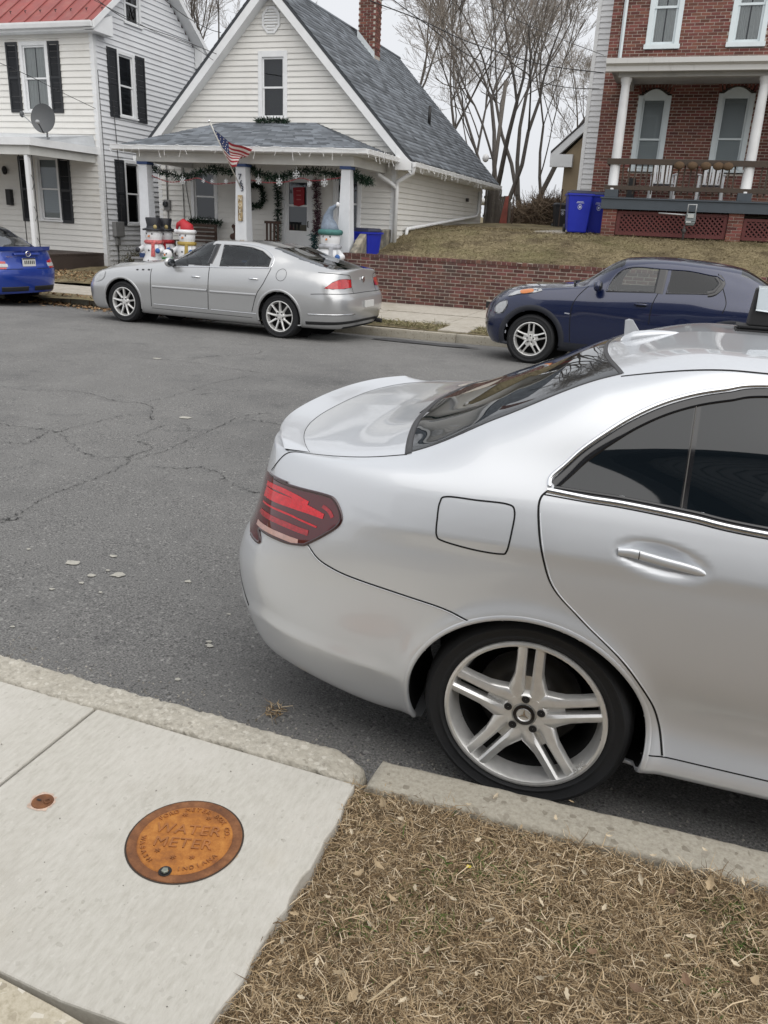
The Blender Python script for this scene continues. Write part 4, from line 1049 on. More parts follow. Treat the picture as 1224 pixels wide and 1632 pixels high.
# halo of rust stain on the slab
v, f = blob(mc[0], mc[1], mr_ + .008, mr_ + .007, 90, .1309, .012); mesh_obj('rust_stain', v, f, mat('rust_stain', (.42, .33, .22), .9, var=.3, vscale=40), mt)
ang = math.atan2(onZ(365, 1320, .13)[1] - onZ(240, 1310, .13)[1], onZ(365, 1320, .13)[0] - onZ(240, 1310, .13)[0])
def lid_text(t, s, r, a, name, extra=0.0):
    Mx = Matrix.Translation((mc[0], mc[1], .1362)) @ Matrix.Rotation(ang, 4, 'Z') @ Matrix.Translation((r * math.cos(a), r * math.sin(a), 0)) @ Matrix.Rotation(extra, 4, 'Z')
    text_mesh(name, t, s, mat('worn_rust', (.33, .13, .04), .8, var=.3, vscale=30), lid, Mx, .0022, space=1.08)
lid_text('WATER', .050, .030, R(90), 'lettering'); lid_text('METER', .050, .020, R(-90), 'lettering')
k_ = mr_ - .037
for i, ch_ in enumerate('FORD METER BOX CO.'): 
    if ch_ != ' ': a = R(142 - 7.9 * i); lid_text(ch_, .020, k_, a, 'ring_letter', a - R(90))
for i, ch_ in enumerate('WABASH'): a = R(186 + 9 * i); lid_text(ch_, .018, k_, a, 'ring_letter', a + R(90))
for i, ch_ in enumerate('INDIANA'): a = R(278 + 8.5 * i); lid_text(ch_, .018, k_, a, 'ring_letter', a + R(90))
for a, r in ((R(108), .085), (R(60), .085), (R(225), .082), (R(262), .078), (R(297), .082)):
    lid_text('*', .035, r, a, 'cast_star')
bp_ = onZ(263, 1389, .135); m = MB(); m.lathe([(.017, .1362), (.016, .1375), (.012, .1350), (.001, .1345)], (bp_[0], bp_[1], 0), 'z', 20); m.build('bolt_well', MATS['black_plastic'], lid, auto=40)
m = MB(); m.lathe([(.0095, .136), (.0095, .1405), (.008, .1415), (.001, .1415)], (bp_[0], bp_[1], 0), 'z', 5); m.build('bolt', mat('bolt_grey', (.30, .32, .27), .5, .6, var=.2, vscale=90), lid)
vc = onZ(68, 1278, .13); vt = thing('valve_cap', 'small rusty round valve cap sunk in the concrete slab', 'valve cap', (vc[0], vc[1], .13))
v, f = blob(vc[0], vc[1], .040, .036, 26, .1309, .18); mesh_obj('chipped_concrete', v, f, mat('chip', (.55, .42, .34), .95, var=.35, vscale=60), vt)
m = MB(); m.lathe([(.030, .131), (.029, .1335), (.024, .1328), (.012, .1324), (.001, .1324)], (vc[0], vc[1], 0), 'z', 30); m.build('cap', MATS['dark_rust'], vt, auto=40)
m = MB(); m.box(vc[0] - .019, vc[0] - .006, vc[1] - .003, vc[1] + .003, .132, .1338); m.build('slot', MATS['black_plastic'], vt)
m = MB(); m.lathe([(.011, .132), (.010, .136), (.006, .136), (.005, .133), (.001, .133)], (vc[0] + .014, vc[1] + .004, 0), 'z', 18); m.build('screw', MATS['dark_rust'], vt, auto=40)
# ================================================================== building kit
mat('white_trim', (.72, .73, .74), .55, var=.06, vscale=3)
mat('cream_siding', (.70, .69, .66), .6, var=.05, vscale=1.2, rnd=.02, stain=((.42, .39, .33), 1.4, .56, .8, .35))
mat('white_siding', (.67, .68, .70), .6, var=.05, vscale=1.2, rnd=.02, stain=((.42, .41, .38), 1.1, .58, .8, .35))
mat('dark_core', (.05, .05, .05), .9)
mat('shutter_black', (.018, .02, .024), .5)
mat('shingle', (.145, .160, .180), .9, island=.45, bump=.3, bscale=90)
mat('curtain', (.55, .56, .55), .9, var=.08, vscale=8)
mat('blind', (.40, .43, .44), .7)
mat('room_dark', (.018, .02, .022), .9)
mat('mortar', (.43, .385, .335), .95, var=.15, vscale=20)
mat('brick_red', (.140, .050, .038), .9, rnd=.42, hue=.012, var=.2, vscale=25, bump=.3, bscale=120)
mat('brick_red_far', (.140, .050, .038), .9, island=.42, hue=.012, var=.2, vscale=25, bump=.3, bscale=120)
mat('brick_wall', (.110, .045, .037), .9, rnd=.45, hue=.015, var=.25, vscale=20, bump=.3, bscale=120, stain=((.055, .045, .042), 1.6, .48, .68, .75))
mat('brick_wall_far', (.110, .045, .037), .9, island=.45, hue=.015, var=.25, vscale=20, stain=((.055, .045, .042), 1.6, .48, .68, .75))
glass('window_glass', (.80, .83, .84), 1.5, 0.0, .02)
glass('window_glass_dark', (.28, .30, .32), 1.5, 0.0, .03)

def unit_board():
    me = bpy.data.meshes.new('clapboard')
    v = [(0, 0, 0), (0, -.026, 0), (0, -.025, .12), (0, -.003, 1), (0, 0, 1)]; v = v + [(1, a[1], a[2]) for a in v]
    me.from_pydata(v, [], [(0, 1, 2, 3, 4), (9, 8, 7, 6, 5)] + [(i, 5 + i, 5 + (i + 1) % 5, (i + 1) % 5) for i in range(5)]); me.update(); return me
BOARD = {}
def frame_of(axis, plane):
    if axis == 'y': return lambda u, d, z: (u, plane - d, z)          # wall faces the street
    if axis == 'x': return lambda u, d, z: (plane + d, u, z)           # wall faces +x
    return lambda u, d, z: (u, plane + d, z)                           # 'yb': wall faces away from the street
def free_spans(a0, a1, z0, z1, openings):
    sp = [(a0, a1)]
    for (o0, o1, q0, q1) in openings:
        if q1 <= z0 + .004 or q0 >= z1 - .004: continue
        n = []
        for s, e in sp:
            if o1 <= s or o0 >= e: n.append((s, e)); continue
            if o0 > s: n.append((s, o0))
            if o1 < e: n.append((o1, e))
        sp = n
    return [(s, e) for s, e in sp if e - s > .02]
def siding(parent, axis, plane, a0, a1, z0, z1, expo, openings, m, clip=None):
    if m.name not in BOARD: BOARD[m.name] = unit_board(); BOARD[m.name].materials.append(m)
    n = int(math.ceil((z1 - z0) / expo))
    for i in range(n):
        lo, hi = z0 + i * expo, min(z0 + (i + 1) * expo, z1)
        b0, b1 = (a0, a1) if clip is None else clip((lo + hi) / 2)
        b0, b1 = max(b0, a0), min(b1, a1)
        if b1 - b0 < .05: continue
        pieces = [(s, e, lo, hi) for s, e in free_spans(b0, b1, lo, hi, openings)]
        for (o0, o1, q0, q1) in openings:          # cut boards above and below an opening
            if lo + .015 < q0 < hi: pieces.append((max(o0, b0), min(o1, b1), lo, q0))
            if lo < q1 < hi - .015: pieces.append((max(o0, b0), min(o1, b1), q1, hi))
        for s, e, lo_, hi_ in pieces:
            if e - s < .02: continue
            o = bpy.data.objects.new('clapboard', BOARD[m.name]); link(o, parent)
            o.scale = (e - s, 1, hi_ - lo_)
            if axis == 'y': o.location = (s, plane, lo_)
            else: o.location = (plane, s, lo_); o.rotation_euler = (0, 0, math.pi / 2)
def fbox(m, F, u0, u1, d0, d1, z0, z1):
    m.hexa([F(u, d, z) for z in (z0, z1) for d in (d0, d1) for u in (u0, u1)]); return m
def window(parent, axis, plane, u0, u1, z0, z1, trim, cas=.08, head=None, sill=.05, inside='dark', mid=.5, glassm='window_glass', sash=.04, arch=0.0):
    """window casing > upper sash, lower sash, panes, sill, curtain; u0..z1 is the clear opening"""
    F = frame_of(axis, plane); head = cas if head is None else head
    m = MB(); fbox(m, F, u0 - cas, u0, -.05, .03, z0 - .01, z1 + head); fbox(m, F, u1, u1 + cas, -.05, .03, z0 - .01, z1 + head)
    if arch:
        n = 10; top = [(u0 + (u1 - u0) * i / n, z1 + head + arch * math.sin(math.pi * i / n)) for i in range(n + 1)]
        poly = [(u0, z1), (u1, z1)] + top[::-1]; k = len(poly)
        m.add([F(u, -.05, z) for u, z in poly] + [F(u, .026, z) for u, z in poly], [tuple(range(k)), tuple(range(k, 2 * k))[::-1]] + [(i, (i + 1) % k, k + (i + 1) % k, k + i) for i in range(k)])
    else: fbox(m, F, u0, u1, -.05, .028, z1, z1 + head)
    w = m.build('window', trim, parent, bevel=.006)
    m = MB(); fbox(m, F, u0 - cas - .03, u1 + cas + .03, -.04, .06, z0 - .01 - sill, z0 - .011); m.build('sill', trim, w, bevel=.005)
    zm = z0 + (z1 - z0) * mid
    for nm, a, b, d in (('lower_sash', z0, zm + sash * .5, -.034), ('upper_sash', zm - sash * .5, z1, -.014)):
        m = MB(); fbox(m, F, u0, u0 + sash, d - .015, d, a, b); fbox(m, F, u1 - sash, u1, d - .015, d, a, b)
        fbox(m, F, u0 + sash, u1 - sash, d - .015, d, a, a + sash); fbox(m, F, u0 + sash, u1 - sash, d - .015, d, b - sash, b)
        m.build(nm, trim, w)
        m = MB(); m.quad(*[F(u, d - .008, z) for u, z in ((u0 + sash, a + sash), (u1 - sash, a + sash), (u1 - sash, b - sash), (u0 + sash, b - sash))]); m.build('pane', MATS[glassm], w)
    back = MB()
    if inside == 'dark':
        back.quad(*[F(u, -.17, z) for u, z in ((u0, z0), (u1, z0), (u1, z1), (u0, z1))]); back.build('room', MATS['room_dark'], w)
    elif inside == 'blind':
        for k in range(int((z1 - z0) / .045)):
            z = z0 + .045 * k; back.quad(F(u0, -.072, z), F(u1, -.072, z), F(u1, -.066, z + .044), F(u0, -.066, z + .044))
        o = back.build('blind', MATS['blind'], w)
    else:
        n = 26
        for sg in (0, 1):
            a = u0 if sg == 0 else u0 + (u1 - u0) * .53; b = u0 + (u1 - u0) * .47 if sg == 0 else u1
            pts = [(a + (b - a) * i / n, -.075 + .016 * math.sin(i * 1.55 + sg) + .006 * math.sin(i * .7)) for i in range(n + 1)]
            cm = MB(); cm.add([F(u, d, z0 + .02) for u, d in pts] + [F(u, d * .98, z1) for u, d in pts], [(i, i + 1, n + 2 + i, n + 1 + i) for i in range(n)]); cm.build('curtain', MATS['curtain'], w, True)
        back.quad(*[F(u, -.17, z) for u, z in ((u0, z0), (u1, z0), (u1, z1), (u0, z1))]); back.build('room', MATS['room_dark'], w)
    return w
def opening(u0, u1, z0, z1, cas=.08, head=None, sill=.05):
    return (u0 - cas + .01, u1 + cas - .01, z0 - sill, z1 + (cas if head is None else head) - .01)
def shutter(parent, axis, plane, u0, u1, z0, z1):
    F = frame_of(axis, plane); m = MB(); t = .05
    fbox(m, F, u0, u0 + t, .018, .05, z0, z1); fbox(m, F, u1 - t, u1, .018, .05, z0, z1)
    for a, b in ((z0, z0 + .07), ((z0 + z1) / 2 - .03, (z0 + z1) / 2 + .03), (z1 - .07, z1)): fbox(m, F, u0 + t, u1 - t, .018, .048, a, b)
    sh = m.build('shutter', MATS['shutter_black'], parent)
    m = MB(); z = z0 + .07
    while z < z1 - .09:
        m.add([F(u0 + t, .044, z), F(u1 - t, .044, z), F(u1 - t, .022, z + .04), F(u0 + t, .022, z + .04)], [(0, 1, 2, 3)]); z += .034
    o = m.build('louvre', MATS['shutter_black'], sh); o['kind'] = 'stuff'
    return sh
def tube_part(name, pts, r, m, parent, n=8):
    b = MB(); b.tube(pts, r, n); return b.build(name, m, parent, True)
def downspout(parent, pts, w, m):
    b = MB(); b.tube(pts, w, 4); return b.build('downspout', m, parent)
def brick_field(parent, plane, a0, a1, z0, z1, openings, L_, Hh, joint, m_obj, m_far, first, limit, face=1, depth=.09, name='brick'):
    """running bond facing the street: the first ones as objects, the rest in one part"""
    me = bpy.data.meshes.new('brick'); b = MB(); b.box(0, 1, 0, depth, 0, 1); c = .5
    me.from_pydata(b.v, [], b.f); me.materials.append(m_obj); me.update()
    lst = []; n = int(round((z1 - z0) / Hh))
    for i in range(n):
        lo = z0 + i * Hh; hi = lo + Hh - joint
        for s, e in free_spans(a0, a1, lo, hi, openings):
            off = (i % 2) * .5 * L_ + (.11 * L_ if i % 6 == 5 else 0)
            k = math.floor((s - a0 - off) / L_); x = a0 + off + k * L_
            while x < e:
                p, q = max(x, s), min(x + L_ - joint, e)
                if q - p > .03: lst.append((p, q, lo, hi))
                x += L_
    lst.sort(key=first)
    rest = MB()
    for k, (p, q, lo, hi) in enumerate(lst):
        dy = RNG.normal(0, .0015)
        if k < limit:
            o = bpy.data.objects.new(name, me); link(o, parent); o.location = (p, plane - .002 + dy, lo + RNG.normal(0, .0008)); o.scale = (q - p, 1, hi - lo)
        else: rest.box(p, q, plane - .002 + dy, plane + depth - .01, lo, hi)
    if rest.v:
        o = rest.build('brickwork', m_far, parent); o['kind'] = 'stuff'
def shingles(parent, corners, expo, tab, m, name='shingles', thick=.012):
    """corners: eave left, eave right, top right, top left (Vectors); overlapping tabs laid in courses"""
    a, b, c, d = [np.array(p, float) for p in corners]
    hgt = np.linalg.norm((d + c) / 2 - (a + b) / 2); n = int(hgt / expo) + 1; V, F = [], []
    nrm = np.cross(b - a, d - a); nrm /= np.linalg.norm(nrm); up = nrm if nrm[2] > 0 else -nrm
    for i in range(n):
        t0, t1 = i / n, min(1, (i + 1.15) / n); l0, r0 = a + (d - a) * t0, b + (c - b) * t0; l1, r1 = a + (d - a) * t1, b + (c - b) * t1
        W = np.linalg.norm(r0 - l0)
        if W < .03: continue
        # tabs measured along the eave direction so that joints run straight up the slope
        k = max(1, int(W / tab)); es = sorted(set([0, 1] + [min(max((j + RNG.uniform(-.25, .25) + .5 * (i % 2)) / k, 0), 1) for j in range(1, k)]))
        for s, e in zip(es[:-1], es[1:]):
            if e - s < .002: continue
            h = thick * (1 + RNG.uniform(-.1, .5)); q = len(V)
            P = [l0 + (r0 - l0) * (s + .004 / W), l0 + (r0 - l0) * (e - .004 / W), l1 + (r1 - l1) * e, l1 + (r1 - l1) * s]
            V += [P[0] + up * h, P[1] + up * h, P[2] + up * .003, P[3] + up * .003, P[0] - up * .004, P[1] - up * .004]
            F += [(q, q + 1, q + 2, q + 3), (q + 4, q + 5, q + 1, q)]
    o = np_mesh(name, np.array(V), np.array(F), m, parent); o['kind'] = 'stuff'; return o
def slab_roof(m, corners, th):
    """closed slab under a roof plane"""
    P = [np.array(p, float) for p in corners]; n = np.cross(P[1] - P[0], P[3] - P[0]); n /= np.linalg.norm(n); n = n if n[2] > 0 else -n
    v = P + [p - n * th for p in P]
    m.add(v, [(0, 1, 2, 3), (7, 6, 5, 4)] + [(i, 4 + i, 4 + (i + 1) % 4, (i + 1) % 4) for i in range(4)])
    return m

# ------------------------------------------------------------------ left house: two storeys, red metal roof
def left_house():
    X, Y = -14.457, 18.7; YB, YR = 23.62, 21.16; ZE, ZB = 5.80, .34; XW = -22.0
    h = thing('white_house', 'two storey white clapboard house with black shutters and red metal roof', 'house', (X, Y, .2))
    T = MATS['white_trim']; rk = 1.0 * (7.95 - 5.95) / (YR - Y + .25)
    m = MB(); m.box(XW, X - .19, Y + .19, YB, .1, ZE + .1)
    m.prism([(Y + .19, ZE + .1), (YB, ZE + .1), (YR, ZE + .1 + (YR - Y) * rk)], XW, X - .19, 0)
    m.build('wall', MATS['dark_core'], h)
    fw = [(-16.62, -15.92, 4.08, 5.56)]; fl = [(-16.46, -15.86, 1.44, 2.95)]
    ops = [opening(*fw[0], .09), opening(*fl[0], .07)]
    siding(h, 'y', Y, XW, X - .06, ZB, ZE, .145, ops, MATS['cream_siding'])
    sw = [(19.66, 20.24, 4.09, 5.52), (20.08, 20.64, 6.33, 7.2), (19.70, 20.26, 1.42, 2.94)]
    rl = lambda z: (Y, YB) if z < ZE + .24 else (Y + (z - ZE - .24) / rk, YB - (z - ZE - .24) / rk)
    siding(h, 'x', X, Y + .06, YB, ZB, 8.1, .130, [opening(*s, .085) for s in sw], MATS['white_siding'], rl)
    window(h, 'y', Y, *fw[0], T, .09, inside='curtain', glassm='window_glass')
    window(h, 'y', Y, *fl[0], T, .07, inside='blind', glassm='window_glass')
    for s in sw: window(h, 'x', X, *s, T, .085, inside='dark', glassm='window_glass_dark')
    for a, b, z0, z1 in ((-17.12, -16.75, 4.03, 5.64), (-15.80, -15.46, 4.02, 5.64), (-17.08, -16.72, 1.36, 2.98), (-15.78, -15.42, 1.36, 2.98)): shutter(h, 'y', Y, a, b, z0, z1)
    for a, b, z0, z1 in ((19.18, 19.56, 4.01, 5.60), (20.36, 20.74, 4.01, 5.60), (19.22, 19.60, 1.36, 3.0)): shutter(h, 'x', X, a, b, z0, z1)
    m = MB(); m.box(X - .10, X + .022, Y - .022, Y + .10, .3, ZE); m.build('corner_board', T, h, bevel=.004)
    m = MB(); m.box(XW, X - .01, Y + .0, Y + .06, .0, ZB); m.box(X - .06, X - .005, Y + .06, YB, .0, ZB); m.build('foundation', mat('foundation', (.10, .10, .10), .9), h)
    # eaves, boxed returns and roof
    m = MB(); m.box(XW, X + .28, Y - .30, Y + .02, ZE, ZE + .16); m.build('soffit', T, h)
    m = MB(); m.prism([(Y - .42, ZE + .14), (Y - .40, ZE + .06), (Y - .31, ZE + .06), (Y - .30, ZE + .17), (Y - .42, ZE + .18)], XW, X + .28, 0); m.build('gutter', T, h)
    for y0, y1, yr in ((Y - .30, Y + .45, Y - .30), (YB - .35, YB + .30, YB + .30)):
        m = MB(); z = ZE + .17
        pr = [(y0, ZE - .02), (y1, ZE - .02), (y1, z + (.5 if y0 < Y else .0) * rk * .55 + .08), (y0, z + .0)] if y0 < Y else [(y0, ZE - .02), (y1, ZE - .02), (y1, z), (y0, z + .40)]
        m.prism(pr, X + .03, X + .285, 0); m.build('eave_return', T, h, bevel=.005)
    e0, e1, zr, ze = Y - .34, YB + .34, ZE + .26 + (YR - Y + .3) * rk, ZE + .20
    redm = mat('red_metal_roof', (.26, .062, .055), .55, var=.22, vscale=2.5, stain=((.33, .16, .13), 3, .52, .75, .5))
    for ea in (e0, e1):
        cs = [(XW, ea, ze), (X + .32, ea, ze), (X + .32, YR, zr), (XW, YR, zr)]
        m = slab_roof(MB(), cs, .05); r = m.build('roof', redm, h)
        n = np.cross(np.array(cs[1]) - cs[0], np.array(cs[3]) - cs[0]); n /= np.linalg.norm(n); n = n if n[2] > 0 else -n
        for x in (np.arange(XW + .3, X + .3, .46) if ea == e0 else ()):
            b = MB(); o_ = n * .018; b.tube([(x, ea, ze) + o_, (x, YR, zr) + o_], .016, 4); b.build('standing_seam', redm, r)
            if ea == e0:
                b = MB(); p = np.array((x + .23, ea + .35, ze + .35 * (zr - ze) / (YR - ea))) + n * .02; b.tube([p, p + n * .05, p + n * .05 + np.array((.05, 0, 0))], .012, 5); b.build('snow_guard', mat('old_iron', (.05, .045, .045), .7), r)
    for (ya, za), (yb, zb) in (((e0, ze), (YR, zr)), ((e1, ze), (YR, zr))):
        m = MB(); m.hexa([(X + .29, ya, za - .17), (X + .335, ya, za - .17), (X + .29, yb, zb - .17), (X + .335, yb, zb - .17), (X + .29, ya, za - .005), (X + .335, ya, za - .005), (X + .29, yb, zb - .005), (X + .335, yb, zb - .005)]); m.build('rake_board', T, h)
        m = MB(); m.hexa([(X, ya, za - .19), (X + .30, ya, za - .19), (X, yb, zb - .19), (X + .30, yb, zb - .19), (X, ya, za - .16), (X + .30, ya, za - .16), (X, yb, zb - .16), (X + .30, yb, zb - .16)]); m.build('rake_soffit', T, h)
    # porch
    PY, PX = 16.30, -14.52
    m = MB(); m.hexa([(XW, PY, 3.08), (PX, PY, 3.08), (XW, Y - .02, 3.10), (PX, Y - .02, 3.10), (XW, PY, 3.22), (PX, PY, 3.22), (XW, Y - .02, 3.62), (PX - .1, Y - .02, 3.50)]); m.build('porch_roof', mat('porch_metal', (.50, .52, .54), .5, var=.15, vscale=2), h)
    m = MB(); m.box(XW, PX + .03, PY - .03, PY - .001, 3.06, 3.225); m.box(PX + .001, PX + .03, PY, Y - .02, 3.06, 3.225); m.build('porch_fascia', T, h)
    m = MB(); m.box(XW, PX - .08, PY + .05, PY + .15, 2.86, 3.075); m.box(PX - .18, PX - .08, PY + .15, Y - .02, 2.86, 3.075); m.build('porch_beam', mat('beam_white', (.55, .55, .53), .6, var=.1, vscale=2), h)
    m = MB(); m.box(XW, PX - .09, PY + .16, Y - .03, 3.03, 3.07); m.build('porch_ceiling', mat('beam_white', (0, 0, 0)), h)
    pb = mat('porch_brown', (.055, .040, .034), .7, var=.15, vscale=6)
    for i in range(17):
        y0 = PY - .05 + i * .145; m = MB(); m.box(XW, PX - .02, y0, y0 + .135, .62, .66); m.build('deck_board', pb, h)
    m = MB(); m.box(PX - .06, PX - .03, PY, Y - .02, .2, .618); m.box(XW, PX - .061, PY, PY + .03, .2, .618); m.build('deck_skirt', pb, h)
    m = MB(); m.box(-14.79, -14.69, PY + .06, PY + .16, .661, 2.858); m.build('porch_post', T, h, bevel=.006)
    # wrought iron trellis post
    im = mat('black_iron', (.012, .012, .013), .5)
    for x in (-14.98, -14.52 - .08): tube_part('iron_bar', [(x, PY + .11, .661), (x, PY + .11, 2.858)], .011, im, h, 6)
    m = MB(); zz = np.linspace(.7, 2.82, 90)
    m.tube([(-14.60 - .10 + .075 * math.sin((z - .7) * 9), PY + .13, z) for z in zz], .006, 5); m.build('iron_scroll', im, h, True)
    # meters
    g = mat('meter_grey', (.20, .20, .20), .6, var=.1, vscale=10)
    m = MB(); m.box(X + .02, X + .14, 18.96, 19.33, 1.08, 1.46); m.build('meter_box', g, h, bevel=.012)
    m = MB(); m.box(X + .02, X + .10, 19.04, 19.18, .86, 1.06); m.build('meter_box', g, h, bevel=.01)
    tube_part('conduit', [(X + .05, 19.12, .862), (X + .05, 19.12, .45), (X + .05, 19.05, .3)], .014, MATS['black_plastic'], h)
    tube_part('cable', [(X + .04, 19.30, 4.4), (X + .05, 19.33, 3.5), (X + .04, 19.38, 2.7), (X + .04, 19.36, 1.5), (X + .05, 19.32, 1.46)], .009, MATS['black_plastic'], h)
    tube_part('cable', [(X + .03, 18.78, 5.0), (X + .035, 18.80, 3.2), (X + .03, 18.79, 1.0)], .007, MATS['black_plastic'], h)
    tube_part('cable', [(X + .05, 19.10, .36), (X + .06, 19.6, .42), (X + .06, 20.2, .42), (X + .05, 20.9, .36)], .012, MATS['black_plastic'], h)
    m = MB(); m.box(-17.52, -17.36, Y - .14, Y - .02, 1.75, 2.15); m.build('letter_box', MATS['black_plastic'], h, bevel=.01)
    m = MB(); m.ball((-17.5, Y - .10, 2.62), .07, .07, .11); m.build('porch_lamp', MATS['black_plastic'], h, True)
    return h
left_house()
def dish():
    p = onY(70, 190, 16.75); t = thing('satellite_dish', 'grey oval satellite dish on a bent arm above the white house porch roof', 'satellite dish', (p[0], 16.75, 3.25))
    g = mat('dish_grey', (.075, .08, .085), .55); n, k = 28, 7; m = MB(); V = []
    ax = np.array([.38, -.90, .22]); ax /= np.linalg.norm(ax); u = np.cross(ax, [0, 0, 1]); u /= np.linalg.norm(u); w = np.cross(u, ax)
    c = np.array(p) + np.array([0, 0, .0])
    for j in range(k + 1):
        r = j / k
        for i in range(n):
            a = 2 * math.pi * i / n; V.append(c + u * .275 * r * math.cos(a) + w * .325 * r * math.sin(a) + ax * (.07 * r * r))
    V2 = [v - ax * .012 for v in V]; N_ = len(V)
    F = [(j * n + i, j * n + (i + 1) % n, (j + 1) * n + (i + 1) % n, (j + 1) * n + i) for j in range(k) for i in range(n)]
    F = F + [tuple(q + N_ for q in f[::-1]) for f in F] + [(k * n + i, k * n + (i + 1) % n, N_ + k * n + (i + 1) % n, N_ + k * n + i) for i in range(n)]
    m.add(V + V2, F); m.build('reflector', g, t, auto=40)
    f0 = c - w * .30 + ax * .06; f1 = c + ax * .42 - w * .20
    tube_part('feed_arm', [f0 - ax * .05, f0 + ax * .05, (f0 + f1) / 2, f1], .016, g, t); m = MB(); m.ball(f1, .05, .05, .045); m.build('feed_horn', mat('dish_horn', (.32, .33, .34), .5), t, True)
    b = c - ax * .03; q = np.array((p[0] - .12, 16.95, 3.28)); tube_part('mast', [b, b - ax * .10, b - ax * .12 + np.array((0, 0, -.25)), q], .022, mat('dish_horn', (0, 0, 0)), t)
    a0 = onY(35, 182, 16.75); tube_part('side_arm', [f0, (np.array(a0) + f0) / 2 + np.array((0, 0, -.02)), a0], .012, mat('dish_horn', (0, 0, 0)), t); m = MB(); m.ball(a0, .045, .06, .07); m.build('feed_unit', g, t, True)
    m = MB(); m.lathe([(.06, 3.262), (.06, 3.285), (.001, 3.285)], (q[0], q[1], 0), 'z', 12); m.build('foot', mat('dish_horn', (0, 0, 0)), t)
dish()
# ------------------------------------------------------------------ centre house: steep gable, hipped porch
CH_Y, CH_XL, CH_XR = 19.3, -13.15, -6.655
CH_AX, CH_AZ, CH_SL = -9.87, 6.89, 1.02
def centre_house():
    Y, XL, XR = CH_Y, CH_XL, CH_XR; YB = 28.2; T = MATS['white_trim']
    h = thing('gabled_house', 'cream clapboard cottage with steep grey shingle roof and decorated porch', 'house', (-9.9, Y, .3))
    zr = lambda x: CH_AZ - .22 - CH_SL * abs(x - CH_AX)
    m = MB(); m.box(XL, XR - .05, Y + .19, YB, .1, zr(XR) - .05)
    m.prism([(XL, zr(XL) - .05), (XR - .05, zr(XR) - .05), (CH_AX, CH_AZ - .3)], Y + .19, YB, 1); m.build('wall', MATS['dark_core'], h)
    gw = (-10.13, -9.56, 4.02, 5.30); pl = (-12.10, -11.50, 1.60, 2.74); pr = (-8.14, -7.58, 1.52, 2.74); dr = (-9.50, -8.84, .74, 2.66)
    ops = [opening(*gw, .10, .13), opening(*pl, .09), opening(*pr, .09), (dr[0] - .09, dr[1] + .09, .5, dr[3] + .09)]
    cl = lambda z: (max(XL, CH_AX - (CH_AZ - .1 - z) / CH_SL), min(XR, CH_AX + (CH_AZ - .1 - z) / CH_SL))
    siding(h, 'y', Y, XL, XR - .06, .70, 6.7, .123, ops, MATS['cream_siding'], cl)
    siding(h, 'x', XR, Y + .06, YB, .6, 3.25, .123, [], MATS['cream_siding'])
    window(h, 'y', Y, *gw, T, .10, .13, inside='dark', glassm='window_glass')
    window(h, 'y', Y, *pl, T, .09, inside='dark', glassm='window_glass_dark'); window(h, 'y', Y, *pr, T, .09, inside='dark', glassm='window_glass_dark')
    # octagonal louvred vent
    c = (-9.88, 6.06); a8 = [R(22.5 + 45 * i) for i in range(8)]
    m = MB(); o_ = [(c[0] + .25 * math.cos(a), c[1] + .30 * math.sin(a)) for a in a8]; i_ = [(c[0] + .195 * math.cos(a), c[1] + .24 * math.sin(a)) for a in a8]
    vs = [(x, Y - d, z) for d in (.0, .045) for x, z in o_ + i_]
    m.add(vs, [(16 + i, 16 + (i + 1) % 8, 24 + (i + 1) % 8, 24 + i) for i in range(8)] + [(i, (i + 1) % 8, 16 + (i + 1) % 8, 16 + i) for i in range(8)] + [(24 + i, 24 + (i + 1) % 8, 8 + (i + 1) % 8, 8 + i) for i in range(8)])
    v = m.build('gable_vent', T, h)
    for k in range(7):
        z = c[1] - .20 + .06 * k; w = .19 if abs(z - c[1]) < .14 else .12; b = MB(); b.hexa([(c[0] - w, Y - .038, z), (c[0] + w, Y - .038, z), (c[0] - w, Y - .02, z), (c[0] + w, Y - .02, z), (c[0] - w, Y - .020, z + .045), (c[0] + w, Y - .020, z + .045), (c[0] - w, Y - .012, z + .045), (c[0] + w, Y - .012, z + .045)]); b.build('louvre', T, v)
    # storm door
    m = MB(); F = frame_of('y', Y); fbox(m, F, dr[0] - .09, dr[0], -.05, .035, .72, dr[3] + .09); fbox(m, F, dr[1], dr[1] + .09, -.05, .035, .72, dr[3] + .09); fbox(m, F, dr[0], dr[1], -.05, .035, dr[3], dr[3] + .09); d = m.build('door', T, h, bevel=.005)
    m = MB(); s = .085
    for a, b, e, f in ((dr[0], dr[0] + s, .74, dr[3]), (dr[1] - s, dr[1], .74, dr[3]), (dr[0] + s, dr[1] - s, .74, 1.46), (dr[0] + s, dr[1] - s, dr[3] - s, dr[3]), (dr[0] + s, dr[1] - s, 2.02, 2.07)): fbox(m, F, a, b, -.03, .0, e, f)
    m.build('storm_leaf', T, d)
    for a, b in ((1.46, 2.02), (2.07, dr[3] - s)):
        m = MB(); m.quad(*[F(u, -.02, z) for u, z in ((dr[0] + s, a), (dr[1] - s, a), (dr[1] - s, b), (dr[0] + s, b))]); m.build('pane', MATS['window_glass_dark'], d)
    m = MB(); m.quad(*[F(u, -.047, z) for u, z in ((dr[0], .74), (dr[1], .74), (dr[1], dr[3]), (dr[0], dr[3]))]); m.build('inner_leaf', mat('inner_door', (.30, .30, .29), .6), d)
    tube_part('handle', [(dr[1] - .04, Y - .005, 1.55), (dr[1] - .04, Y - .05, 1.56), (dr[1] - .04, Y - .05, 1.68), (dr[1] - .04, Y - .005, 1.69)], .012, MATS['black_plastic'], d)
    # corner boards
    for x0, x1 in ((XL - .01, XL + .10), (XR - .10, XR + .022)):
        m = MB(); m.box(x0, x1, Y - .022, Y + .10, .3, 3.15); m.build('corner_board', T, h, bevel=.004)
